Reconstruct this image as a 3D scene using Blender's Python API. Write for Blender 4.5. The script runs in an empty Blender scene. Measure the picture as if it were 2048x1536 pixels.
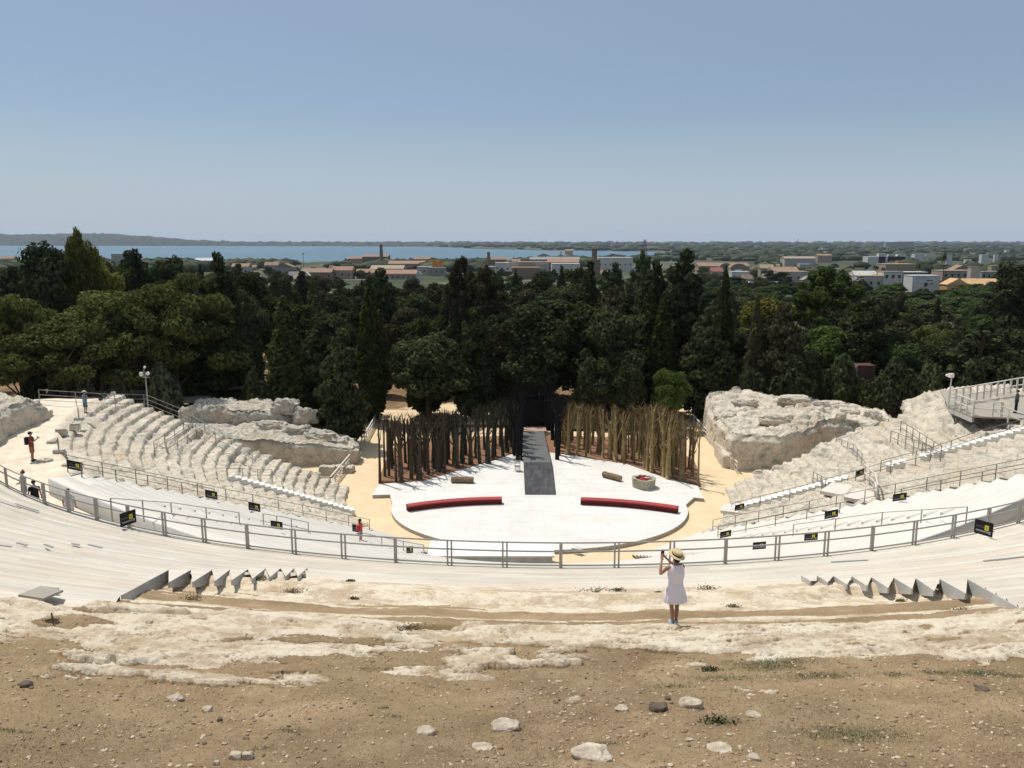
import bpy, math, random
import numpy as np
from math import sin, cos, tan, radians, degrees, pi, hypot, atan2, exp
from mathutils import Vector, Matrix

random.seed(7)
rng = np.random.RandomState(7)
scn = bpy.context.scene

# ------------------------------------------------------------------ camera
PITCH = radians(10.2)
FPX = 1607.0
cam_d = bpy.data.cameras.new("camera")
cam_d.sensor_width = 36.0
cam_d.lens = 36.0 * FPX / 2048.0
cam_d.clip_start = 0.1
cam_d.clip_end = 60000.0
cam = bpy.data.objects.new("camera", cam_d)
scn.collection.objects.link(cam)
cam.location = (0, 0, 0)
cam.rotation_euler = (radians(90) - PITCH, 0, 0)
scn.camera = cam

# ------------------------------------------------------------------ world and sun
SUN_EL = radians(64)
SUN_AZ = radians(-48)            # measured from +Y towards +X: the sun stands ahead and to the left
world = bpy.data.worlds.new("World")
scn.world = world
world.use_nodes = True
wn = world.node_tree
bg = wn.nodes["Background"]
sky = wn.nodes.new("ShaderNodeTexSky")
sky.sky_type = 'NISHITA'
sky.sun_disc = False
sky.sun_elevation = SUN_EL
sky.sun_rotation = SUN_AZ
sky.altitude = 0
sky.air_density = 1.0
sky.dust_density = 0.4
sky.ozone_density = 4.0
# summer haze whitens the lowest part of the sky
tc = wn.nodes.new("ShaderNodeTexCoord"); sx = wn.nodes.new("ShaderNodeSeparateXYZ"); wn.links.new(tc.outputs["Generated"], sx.inputs[0])
hr = wn.nodes.new("ShaderNodeValToRGB"); wn.links.new(sx.outputs["Z"], hr.inputs[0])
for e, (p_, c_) in zip((hr.color_ramp.elements[0], hr.color_ramp.elements[1], hr.color_ramp.elements.new(0.12), hr.color_ramp.elements.new(0.28)), ((0.0, 0.92), (0.30, 0.0), (0.06, 0.72), (0.14, 0.30))):
    e.position = max(0, p_); e.color = (c_, c_, c_, 1)
hmx = wn.nodes.new("ShaderNodeMix"); hmx.data_type = 'RGBA'
wn.links.new(hr.outputs[0], hmx.inputs[0]); wn.links.new(sky.outputs[0], hmx.inputs[6])
hmx.inputs[7].default_value = (5.55, 6.55, 7.75, 1)
wn.links.new(hmx.outputs[2], bg.inputs[0])
bg.inputs[1].default_value = 0.081
sun_d = bpy.data.lights.new("sun", 'SUN')
sun_d.energy = 4.3
sun_d.angle = radians(0.5)
sun_d.color = (1.0, 0.95, 0.87)
sun = bpy.data.objects.new("sun", sun_d)
scn.collection.objects.link(sun)
sdir = Vector((sin(SUN_AZ) * cos(SUN_EL), cos(SUN_AZ) * cos(SUN_EL), sin(SUN_EL)))
sun.rotation_euler = sdir.to_track_quat('Z', 'Y').to_euler()
scn.view_settings.view_transform = 'Standard'
scn.view_settings.look = 'None'
scn.view_settings.exposure = 0.0
scn.view_settings.gamma = 1.0
scn.cycles.max_bounces = 5
scn.cycles.diffuse_bounces = 3
scn.cycles.glossy_bounces = 2
scn.cycles.transmission_bounces = 3
scn.cycles.volume_bounces = 0
scn.cycles.use_denoising = True

# ------------------------------------------------------------------ measuring helpers
def ray(u, v):
    x = (u - 1024) / FPX; y = (v - 768) / FPX
    return x, cos(PITCH) - y * sin(PITCH), -(sin(PITCH) + y * cos(PITCH))
def PZ(u, v, z):
    x, y, d = ray(u, v); t = z / d
    return Vector((x * t, y * t, z))
def PD(u, v, D):
    x, y, d = ray(u, v); t = D / y
    return Vector((x * t, D, d * t))
CX, CY = 2.2, 69.0               # centre of the theatre's circles
def pol(x, y):
    return hypot(x - CX, y - CY), degrees(atan2(x - CX, CY - y))
def XY(r, th):
    a = radians(th)
    return CX + r * sin(a), CY - r * cos(a)
S1R, S1Z, S1S = 16.7, -22.0, 0.4375      # lower cavea slope
S2R, S2Z, S2S = 41.2, -11.9, 0.325       # upper cavea slope
def side_w(th):
    t = min(1.0, max(0.0, (abs(th) - 14.0) / 24.0)); return t * t * (3 - 2 * t)
def lower_z(r, th=60.0):
    w = side_w(th); return S1Z - 0.32 * (1 - w) + (0.405 + (S1S - 0.405) * w) * (r - S1R)
def walk_z(th): return -12.92 - 0.85 * (1 - side_w(th))
def upper_z(r): return S2Z + S2S * (r - S2R)
def hit(u, v, lower=True):
    x, y, d = ray(u, v); t = 60.0 / 4
    t = 32.0 if lower else 5.0
    while t < 120:
        r_, th_ = pol(x * t, y * t)
        if d * t < (lower_z(r_, th_) if lower else upper_z(r_)): break
        t += 0.03
    return Vector((x * t, y * t, d * t))
def ground_z(D):
    if D < 140: return -22.0
    if D < 1500: return -22.0 - 25.0 * (D - 140) / 1360
    return -47.0 - min(1.5, (D - 1500) / 400)

# ------------------------------------------------------------------ noise
def _h(ix, iy, iz, seed):
    n = (ix.astype(np.int64) * 374761393 + iy.astype(np.int64) * 668265263 + iz.astype(np.int64) * 2147483647 + seed * 974634777) & 0xffffffff
    n = ((n ^ (n >> 13)) * 1274126177) & 0xffffffff
    n = (n ^ (n >> 16)) & 0xffffffff
    return n / 4294967295.0
def vnoise(x, y, z=None, seed=0):
    x = np.asarray(x, float); y = np.asarray(y, float)
    if z is None: z = np.zeros_like(x)
    z = np.asarray(z, float)
    xi = np.floor(x); yi = np.floor(y); zi = np.floor(z)
    fx = x - xi; fy = y - yi; fz = z - zi
    fx = fx * fx * (3 - 2 * fx); fy = fy * fy * (3 - 2 * fy); fz = fz * fz * (3 - 2 * fz)
    r = 0
    for a in (0, 1):
        for b in (0, 1):
            for c in (0, 1):
                w = (fx if a else 1 - fx) * (fy if b else 1 - fy) * (fz if c else 1 - fz)
                r = r + w * _h(xi + a, yi + b, zi + c, seed)
    return r * 2 - 1
def fbm(x, y, z=None, seed=0, oct=4, gain=0.5):
    r = 0; a = 1.0; s = 0; f = 1.0
    for i in range(oct):
        r = r + a * vnoise(np.asarray(x) * f, np.asarray(y) * f, None if z is None else np.asarray(z) * f, seed + i * 17)
        s += a; a *= gain; f *= 2.03
    return r / s
def sstep(a, b, x):
    t = np.clip((np.asarray(x, float) - a) / (b - a), 0, 1)
    return t * t * (3 - 2 * t)

# ------------------------------------------------------------------ object helpers
def link(o):
    scn.collection.objects.link(o); return o
def tag(o, label=None, cat=None, group=None, kind=None):
    if label: o["label"] = label
    if cat: o["category"] = cat
    if group: o["group"] = group
    if kind: o["kind"] = kind
    return o
def empty(name, loc, label=None, cat=None, group=None):
    o = bpy.data.objects.new(name, None); link(o)
    o.location = loc
    o.empty_display_size = 0.2
    return tag(o, label, cat, group)
def wloc(o):
    v = Vector((0, 0, 0))
    while o is not None:
        v += o.location; o = o.parent
    return v
def mesh_obj(name, V, F, mat, parent=None, smooth=False, uv=None, attrs=None, origin=None):
    """V (n,3), F list of polygons or (m,k) array; world coordinates"""
    V = np.asarray(V, float).reshape(-1, 3)
    off = wloc(parent) if parent is not None else Vector((0, 0, 0))
    o_loc = Vector((0, 0, 0))
    if origin is not None:
        o_loc = Vector(origin) - off; off = Vector(origin)
    V = V - np.array(off)
    me = bpy.data.meshes.new(name)
    if isinstance(F, np.ndarray):
        m, k = F.shape
        me.vertices.add(len(V)); me.vertices.foreach_set("co", V.astype(np.float32).ravel())
        me.loops.add(m * k); me.loops.foreach_set("vertex_index", F.astype(np.int32).ravel())
        me.polygons.add(m); me.polygons.foreach_set("loop_start", np.arange(0, m * k, k, dtype=np.int32))
        me.update(calc_edges=True)
    else:
        me.from_pydata([tuple(v) for v in V], [], F)
        me.update()
    if smooth:
        me.polygons.foreach_set("use_smooth", np.ones(len(me.polygons), dtype=bool))
    if uv is not None:
        l = me.uv_layers.new(name="UVMap")
        idx = np.empty(len(me.loops), dtype=np.int32); me.loops.foreach_get("vertex_index", idx)
        l.data.foreach_set("uv", np.asarray(uv, np.float32)[idx].ravel())
    if attrs:
        for k_, a in attrs.items():
            at = me.attributes.new(k_, 'FLOAT', 'POINT')
            at.data.foreach_set("value", np.asarray(a, np.float32).ravel())
    if mat is not None:
        for mm in (mat if isinstance(mat, (list, tuple)) else [mat]): me.materials.append(mm)
    o = bpy.data.objects.new(name, me); link(o)
    o.location = o_loc
    if parent is not None: o.parent = parent
    return o
def grid_faces(n, m):
    i = np.arange((n - 1) * (m - 1)); a = (i // (m - 1)) * m + i % (m - 1)
    return np.stack([a, a + 1, a + m + 1, a + m], 1)
def copy_tree(o, parent=None):
    c = o.copy(); link(c)
    if parent is not None: c.parent = parent
    for ch in list(o.children): copy_tree(ch, c)
    return c

class MB:
    def __init__(s): s.V = []; s.F = []; s.n = 0
    def add(s, V, F):
        for v in V: s.V.append(tuple(v))
        for f in F: s.F.append(tuple(i + s.n for i in f))
        s.n += len(V); return s
    def box(s, c, size, rz=0.0, tilt=None):
        hx, hy, hz = size[0] / 2, size[1] / 2, size[2] / 2
        P = [Vector((x, y, z)) for z in (-hz, hz) for y in (-hy, hy) for x in (-hx, hx)]
        if tilt is not None: P = [tilt @ p for p in P]
        R = Matrix.Rotation(rz, 3, 'Z')
        c = Vector(c)
        return s.add([R @ p + c for p in P], [(0, 2, 3, 1), (4, 5, 7, 6), (0, 1, 5, 4), (2, 6, 7, 3), (0, 4, 6, 2), (1, 3, 7, 5)])
    def bar(s, a, b, w, h=None, up=Vector((0, 0, 1))):
        a = Vector(a); b = Vector(b); d = (b - a)
        if d.length < 1e-6: return s
        d = d.normalized(); h = h or w
        x = d.cross(up)
        if x.length < 1e-3: x = d.cross(Vector((0, 1, 0)))
        x.normalize(); y = x.cross(d)
        P = []
        for q in (a, b):
            for (i, j) in ((-1, -1), (1, -1), (1, 1), (-1, 1)): P.append(q + x * i * w / 2 + y * j * h / 2)
        return s.add(P, [(0, 1, 2, 3), (7, 6, 5, 4), (0, 4, 5, 1), (1, 5, 6, 2), (2, 6, 7, 3), (3, 7, 4, 0)])
    def tube(s, pts, rad, n=6, caps=True):
        pts = [Vector(p) for p in pts]
        if not isinstance(rad, (list, tuple)): rad = [rad] * len(pts)
        V = []; F = []
        for i, p in enumerate(pts):
            d = (pts[min(i + 1, len(pts) - 1)] - pts[max(i - 1, 0)])
            if d.length < 1e-9: d = Vector((0, 0, 1))
            d.normalize()
            x = d.cross(Vector((0.03, 1, 0.02)))
            if x.length < 1e-2: x = d.cross(Vector((1, 0, 0)))
            x.normalize(); y = x.cross(d)
            for k in range(n):
                a = 2 * pi * k / n
                V.append(p + (x * cos(a) + y * sin(a)) * rad[i])
        for i in range(len(pts) - 1):
            for k in range(n):
                a = i * n + k; b = i * n + (k + 1) % n
                F.append((a, b, b + n, a + n))
        if caps:
            F.append(tuple(range(n))); F.append(tuple(reversed(range((len(pts) - 1) * n, len(pts) * n))))
        return s.add(V, F)
    def loft(s, rings, caps=True):
        """rings: list of (center, rx, ry) ellipses in xy"""
        n = 20; V = []; F = []
        for (c, rx, ry) in rings:
            for k in range(n):
                a = 2 * pi * k / n
                V.append((c[0] + rx * cos(a), c[1] + ry * sin(a), c[2]))
        for i in range(len(rings) - 1):
            for k in range(n):
                a = i * n + k; b = i * n + (k + 1) % n
                F.append((a, b, b + n, a + n))
        if caps:
            F.append(tuple(reversed(range(n)))); F.append(tuple(range((len(rings) - 1) * n, len(rings) * n)))
        return s.add(V, F)
    def ball(s, c, r, n=10, m=7):
        if not isinstance(r, (list, tuple)): r = (r, r, r)
        V = []; F = []
        for i in range(m + 1):
            t = pi * i / m
            for k in range(n):
                a = 2 * pi * k / n
                V.append((c[0] + r[0] * sin(t) * cos(a), c[1] + r[1] * sin(t) * sin(a), c[2] + r[2] * cos(t)))
        for i in range(m):
            for k in range(n):
                a = i * n + k; b = i * n + (k + 1) % n
                F.append((a, a + n, b + n, b))
        return s.add(V, F)
    def prism(s, pts, z0, z1):
        n = len(pts)
        V = [(p[0], p[1], z0) for p in pts] + [(p[0], p[1], z1) for p in pts]
        F = [tuple(reversed(range(n))), tuple(range(n, 2 * n))] + [(i, (i + 1) % n, (i + 1) % n + n, i + n) for i in range(n)]
        return s.add(V, F)
    def build(s, name, mat, parent=None, smooth=False, origin=None):
        return mesh_obj(name, np.array(s.V), s.F, mat, parent, smooth, origin=origin)

# ------------------------------------------------------------------ materials
def new_mat(name):
    m = bpy.data.materials.new(name); m.use_nodes = True
    nt = m.node_tree; b = nt.nodes["Principled BSDF"]
    b.inputs["Roughness"].default_value = 0.85
    b.inputs["Specular IOR Level"].default_value = 0.2
    return m, nt, b
def nd(nt, t, **kw):
    n = nt.nodes.new(t)
    for k, v in kw.items():
        if isinstance(k, str) and hasattr(n, k): setattr(n, k, v)
    return n
def noise_n(nt, co, scale, detail=5, rough=0.6, dist=0.0):
    n = nt.nodes.new("ShaderNodeTexNoise")
    n.inputs["Scale"].default_value = scale; n.inputs["Detail"].default_value = detail
    n.inputs["Roughness"].default_value = rough; n.inputs["Distortion"].default_value = dist
    nt.links.new(co, n.inputs["Vector"]); return n.outputs["Fac"]
def ramp(nt, fac, stops):
    r = nt.nodes.new("ShaderNodeValToRGB")
    el = r.color_ramp.elements
    while len(el) < len(stops): el.new(0.5)
    for e, (p, c) in zip(el, stops):
        e.position = p; e.color = (c[0], c[1], c[2], 1) if not isinstance(c, (int, float)) else (c, c, c, 1)
    nt.links.new(fac, r.inputs[0]); return r.outputs[0]
def mix(nt, fac, a, b, mode='MIX'):
    m = nt.nodes.new("ShaderNodeMix"); m.data_type = 'RGBA'; m.blend_type = mode
    for s, x in ((0, fac), (6, a), (7, b)):
        if isinstance(x, (int, float)): m.inputs[s].default_value = x
        elif isinstance(x, (tuple, list)): m.inputs[s].default_value = (x[0], x[1], x[2], 1)
        else: nt.links.new(x, m.inputs[s])
    return m.outputs[2]
def coords(nt, kind="Object"):
    return nt.nodes.new("ShaderNodeTexCoord").outputs[kind]
def bump(nt, b, h, strength, dist=0.05):
    n = nt.nodes.new("ShaderNodeBump"); n.inputs["Strength"].default_value = strength; n.inputs["Distance"].default_value = dist
    nt.links.new(h, n.inputs["Height"]); nt.links.new(n.outputs[0], b.inputs["Normal"])
def sc(c, k): return tuple(min(1, x * k) for x in c)
def pm(name, c, var=0.15, scale=3.0, rough=0.85, bmp=0.0, bscale=20.0, metal=0.0, spec=0.2, c2=None):
    m, nt, b = new_mat(name); co = coords(nt)
    f = noise_n(nt, co, scale, 6, 0.65)
    lo = c2 if c2 else sc(c, 1 - var)
    col = ramp(nt, f, [(0.3, lo), (0.7, sc(c, 1 + var * 0.5))])
    nt.links.new(col, b.inputs["Base Color"])
    b.inputs["Roughness"].default_value = rough; b.inputs["Metallic"].default_value = metal
    b.inputs["Specular IOR Level"].default_value = spec
    if bmp: bump(nt, b, noise_n(nt, co, bscale, 4), bmp)
    return m
def rand_hue(nt, col, lo=0.8, hi=1.2):
    oi = nt.nodes.new("ShaderNodeObjectInfo")
    mr = nt.nodes.new("ShaderNodeMapRange"); mr.inputs[3].default_value = lo; mr.inputs[4].default_value = hi
    nt.links.new(oi.outputs["Random"], mr.inputs[0])
    h = nt.nodes.new("ShaderNodeHueSaturation"); nt.links.new(mr.outputs[0], h.inputs["Value"]); nt.links.new(col, h.inputs["Color"])
    return h.outputs[0]

def limestone(name, base=(0.70, 0.625, 0.505), grey=(0.50, 0.46, 0.39), dark=0.55, top_dirt=None):
    m, nt, b = new_mat(name); co = coords(nt)
    f = noise_n(nt, co, 0.6, 9, 0.72)
    col = ramp(nt, f, [(0.36, sc(grey, 0.85)), (0.48, base), (0.66, sc(base, 1.18))])
    f2 = noise_n(nt, co, 2.2, 9, 0.75, 0.8)
    col = mix(nt, ramp(nt, f2, [(0.50, 0.0), (0.60, 0.6)]), col, sc(grey, 0.8))
    pit = noise_n(nt, co, 4.5, 7, 0.8, 0.6)
    col = mix(nt, ramp(nt, pit, [(0.33, dark), (0.41, 0.0)]), col, (0.13, 0.11, 0.085))
    och = noise_n(nt, co, 0.3, 5, 0.6)
    col = mix(nt, ramp(nt, och, [(0.52, 0.0), (0.66, 0.45)]), col, (0.50, 0.37, 0.24))
    nt.links.new(col, b.inputs["Base Color"]); b.inputs["Roughness"].default_value = 0.95
    h = mix(nt, 0.5, noise_n(nt, co, 2.0, 9, 0.75, 0.5), pit)
    bump(nt, b, h, 1.0, 0.30)
    return m
M = {}
M['limestone'] = limestone("limestone")
M['limestone_grey'] = limestone("grey limestone", (0.60, 0.545, 0.45), (0.38, 0.355, 0.305), 0.7)
M['metal'] = pm("galvanised metal", (0.33, 0.32, 0.30), 0.1, 2, 0.5, metal=0.3, spec=0.4)
M['metal_dark'] = pm("weathered steel", (0.20, 0.185, 0.165), 0.15, 2, 0.6)
M['wood_white'] = pm("whitewashed wood", (0.64, 0.59, 0.52), 0.12, 4, 0.8)
M['wood_rail'] = pm("pale timber rail", (0.62, 0.57, 0.50), 0.18, 5, 0.8)
M['panel_grey'] = pm("grey board", (0.47, 0.455, 0.42), 0.12, 1.5, 0.8)
M['step_white'] = pm("white painted step", (0.76, 0.73, 0.67), 0.08, 2, 0.8)
M['black'] = pm("matt black", (0.012, 0.011, 0.013), 0.2, 4, 0.6)
M['yellow'] = pm("yellow print", (0.62, 0.52, 0.06), 0.1, 5, 0.6)
M['print_grey'] = pm("grey print", (0.30, 0.30, 0.30), 0.1, 5, 0.6)
M['print_dim'] = pm("faint print", (0.10, 0.10, 0.09), 0.1, 5, 0.6)
M['trunk'] = pm("bark", (0.085, 0.06, 0.042), 0.3, 6, 0.95, 0.6, 20)
M['trunk_pale'] = pm("pale bark", (0.20, 0.16, 0.12), 0.3, 6, 0.95, 0.6, 20)
M['stone'] = pm('loose stone', (0.55, 0.475, 0.365), 0.3, 6.0, 0.95, 0.5, 22, c2=(0.25, 0.205, 0.155))
M['concrete'] = pm("concrete", (0.42, 0.40, 0.36), 0.15, 2, 0.9)

def deck_mat(name, a, b_, mortar, w, h, line=0.006, var=0.05):
    m, nt, b = new_mat(name); uv = coords(nt, "UV")
    br = nt.nodes.new("ShaderNodeTexBrick")
    br.inputs["Color1"].default_value = (*a, 1); br.inputs["Color2"].default_value = (*b_, 1); br.inputs["Mortar"].default_value = (*mortar, 1)
    br.inputs["Scale"].default_value = 1.0; br.inputs["Mortar Size"].default_value = line; br.inputs["Mortar Smooth"].default_value = 0.2
    br.inputs["Brick Width"].default_value = w; br.inputs["Row Height"].default_value = h; br.offset = 0.37
    nt.links.new(uv, br.inputs["Vector"])
    co = coords(nt)
    f = noise_n(nt, co, 0.35, 6, 0.65)
    col = mix(nt, 1.0, br.outputs["Color"], ramp(nt, f, [(0.3, 1 - var * 2.2), (0.65, 1.0)]), 'MULTIPLY')
    mp = nt.nodes.new("ShaderNodeMapping"); mp.inputs["Scale"].default_value = (0.25, 5.0, 1); nt.links.new(uv, mp.inputs[0])
    f3 = noise_n(nt, mp.outputs[0], 1.0, 6, 0.7)
    col = mix(nt, 1.0, col, ramp(nt, f3, [(0.3, 1 - var * 2), (0.6, 1.0)]), 'MULTIPLY')
    fw = ramp(nt, noise_n(nt, mp.outputs[0], 0.35, 5, 0.7), [(0.48, 0.0), (0.62, var * 5.5)])
    col = mix(nt, fw, col, (a[0] * 0.86, a[1] * 0.74, a[2] * 0.64))
    nt.links.new(col, b.inputs["Base Color"]); b.inputs["Roughness"].default_value = 0.8
    return m
M['deck_up'] = deck_mat("weathered deck boards", (0.70, 0.65, 0.56), (0.63, 0.56, 0.465), (0.36, 0.33, 0.28), 3.7, 0.2, 0.004, 0.08)
M['deck_low'] = deck_mat("white deck boards", (0.73, 0.69, 0.62), (0.69, 0.65, 0.575), (0.50, 0.47, 0.42), 3.7, 0.2075, 0.004, 0.05)
M['floor_white'] = deck_mat("white stage boards", (0.745, 0.725, 0.685), (0.715, 0.695, 0.655), (0.52, 0.50, 0.46), 2.5, 1.25, 0.014, 0.075)
# ================================================================== GROUND, SEA, HILLS
def sand_mat():
    m, nt, b = new_mat("ground earth and sand")
    geo = nt.nodes.new("ShaderNodeNewGeometry"); pos = geo.outputs["Position"]
    def dist(cx, cy, sx, sy):
        mp = nt.nodes.new("ShaderNodeMapping"); mp.inputs["Location"].default_value = (-cx / sx, -cy / sy, 0); mp.inputs["Scale"].default_value = (1 / sx, 1 / sy, 0)
        nt.links.new(pos, mp.inputs[0])
        ln = nt.nodes.new("ShaderNodeVectorMath"); ln.operation = 'LENGTH'; nt.links.new(mp.outputs[0], ln.inputs[0]); return ln.outputs["Value"]
    sand = ramp(nt, noise_n(nt, pos, 0.5, 7, 0.65), [(0.3, (0.60, 0.46, 0.285)), (0.7, (0.70, 0.55, 0.36))])
    earth = ramp(nt, noise_n(nt, pos, 0.35, 7, 0.7), [(0.35, (0.10, 0.075, 0.045)), (0.6, (0.26, 0.16, 0.085)), (0.8, (0.36, 0.24, 0.14))])
    nz = noise_n(nt, pos, 0.12, 5, 0.6)
    ad = nt.nodes.new("ShaderNodeMath"); ad.operation = 'MULTIPLY_ADD'; ad.inputs[1].default_value = 0.5; nt.links.new(nz, ad.inputs[0]); nt.links.new(dist(CX, 78, 62, 42), ad.inputs[2])
    col = mix(nt, ramp(nt, ad.outputs[0], [(0.96, 0.0), (1.0, 1.0)]), sand, earth)
    # fields towards the town
    fld = ramp(nt, noise_n(nt, pos, 0.012, 6, 0.6), [(0.40, (0.035, 0.050, 0.022)), (0.54, (0.06, 0.07, 0.035)), (0.66, (0.20, 0.165, 0.10))])
    col = mix(nt, ramp(nt, dist(0, 0, 600, 600), [(0.28, 0.0), (0.5, 1.0)]), col, fld)
    nt.links.new(col, b.inputs["Base Color"]); b.inputs["Roughness"].default_value = 0.95
    bump(nt, b, noise_n(nt, pos, 4.0, 6, 0.7), 0.25, 0.05)
    return m
def build_ground():
    ang = np.radians(np.linspace(-60, 60, 181))
    rad = np.concatenate([np.linspace(3, 150, 90), np.geomspace(155, 14500, 110)])
    R, A = np.meshgrid(rad, ang, indexing='ij')
    X = R * np.sin(A); Y = R * np.cos(A)
    Z = np.array([ground_z(d) for d in Y.ravel()]).reshape(Y.shape)
    Z = Z + np.where(Y > 112, 0.5, 0) * fbm(X / 9, Y / 9, seed=3) * np.clip((Y - 112) / 20, 0, 1)
    far = sstep(2500, 6000, Y)
    Z = Z - 0.02
    o = mesh_obj("ground", np.stack([X, Y, Z], 2), grid_faces(len(rad), len(ang)), sand_mat(), smooth=True)
    tag(o, "pale sandy ground and brown earth running out to the plain", kind="structure")
build_ground()

def build_sea():
    m, nt, b = new_mat("sea water")
    geo = nt.nodes.new("ShaderNodeNewGeometry")
    mp = nt.nodes.new("ShaderNodeMapping"); mp.inputs["Scale"].default_value = (1, 0.25, 1); nt.links.new(geo.outputs["Position"], mp.inputs[0])
    f = noise_n(nt, mp.outputs[0], 0.002, 5, 0.6)
    nt.links.new(ramp(nt, f, [(0.35, (0.06, 0.125, 0.17)), (0.65, (0.085, 0.16, 0.205))]), b.inputs["Base Color"])
    b.inputs["Roughness"].default_value = 0.35; b.inputs["Specular IOR Level"].default_value = 0.25
    bump(nt, b, noise_n(nt, mp.outputs[0], 0.15, 4, 0.7), 0.5, 1.0)
    z = -47.6
    near = [(-420, 516), (0, 519), (250, 521), (400, 526), (520, 521), (640, 527), (740, 522), (860, 519), (1000, 519), (1120, 514), (1230, 514), (1345, 508)]
    far = [(1345, 504.5), (1280, 503), (1180, 501), (1130, 502), (1010, 499), (940, 497.5), (925, 495.5), (860, 494), (720, 493), (620, 491.5), (480, 490.8), (200, 490.3), (-420, 490.3)]
    def dens(L):
        out = []
        for (a, b_) in zip(L[:-1], L[1:]):
            for k in range(6): out.append((a[0] + (b_[0] - a[0]) * k / 6, a[1] + (b_[1] - a[1]) * k / 6))
        out.append(L[-1]); return out
    N = dens(near); Fr = dens(far)[::-1]
    N = [(N[int(i * (len(N) - 1) / 59)]) for i in range(60)]
    Fr = [(Fr[int(i * (len(Fr) - 1) / 59)]) for i in range(60)]
    pts = []
    for a, b_ in zip(N, Fr):
        p = PZ(a[0], a[1], z); q = PZ(b_[0], b_[1], z)
        for k in range(9):
            t = k / 8; pts.append(p * (1 - t) + q * t)
    o = mesh_obj("water", np.array([tuple(p) for p in pts]), grid_faces(60, 9), m, smooth=True)
    tag(o, "calm blue water of the wide bay", kind="structure")
build_sea()

def build_hills():
    m, nt, b = new_mat("far wooded hills")
    geo = nt.nodes.new("ShaderNodeNewGeometry"); pos = geo.outputs["Position"]
    col = ramp(nt, noise_n(nt, pos, 0.006, 8, 0.7), [(0.35, (0.025, 0.035, 0.035)), (0.55, (0.045, 0.055, 0.05)), (0.72, (0.10, 0.10, 0.085))])
    nt.links.new(col, b.inputs["Base Color"]); b.inputs["Roughness"].default_value = 1.0
    prof = [(-500, 465), (0, 468), (60, 469), (120, 468), (200, 466), (260, 468), (330, 474), (400, 480), (480, 483.5), (560, 485), (700, 485), (760, 484), (840, 485), (1000, 486), (1200, 487), (1400, 486), (1600, 486), (1800, 484), (1900, 486), (2048, 487), (2600, 484)]
    us = np.arange(-500, 2601, 3.0)
    vt = np.interp(us, [p[0] for p in prof], [p[1] for p in prof])
    V = []
    rows = 14
    for i, u in enumerate(us):
        D0 = np.interp(u, [-500, 900, 1000, 1400, 2600], [6600, 5600, 7000, 8500, 8500]); D1 = D0 + 1800
        top = PD(u, vt[i], D1); base = PD(u, 490, D0)
        for k in range(rows):
            t = k / (rows - 1)
            D = D0 + (D1 - D0) * t
            x = (u - 1024) / FPX * D * 1.0157
            z = -49.5 + (top.z + 49.5) * (t ** 0.9)
            n = float(fbm(np.array([x / 60.0]), np.array([D / 60.0]), seed=9, oct=4)[0])
            n2 = float(vnoise(np.array([i * 0.9]), np.array([k * 1.3]), seed=19)[0]); z += (abs(n) * 18 + n2 * 9) * min(1, t * 3) * (0.6 if k < rows - 1 else 0.85) - 6 * (k == rows - 1)
            V.append((x, D, z))
        V.append((x, D1 + 1200, -49))
    o = mesh_obj("hills", np.array(V), grid_faces(len(us), rows + 1), m, smooth=False)
    tag(o, "low hazy wooded hills along the far side of the bay", kind="structure")
build_hills()

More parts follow.
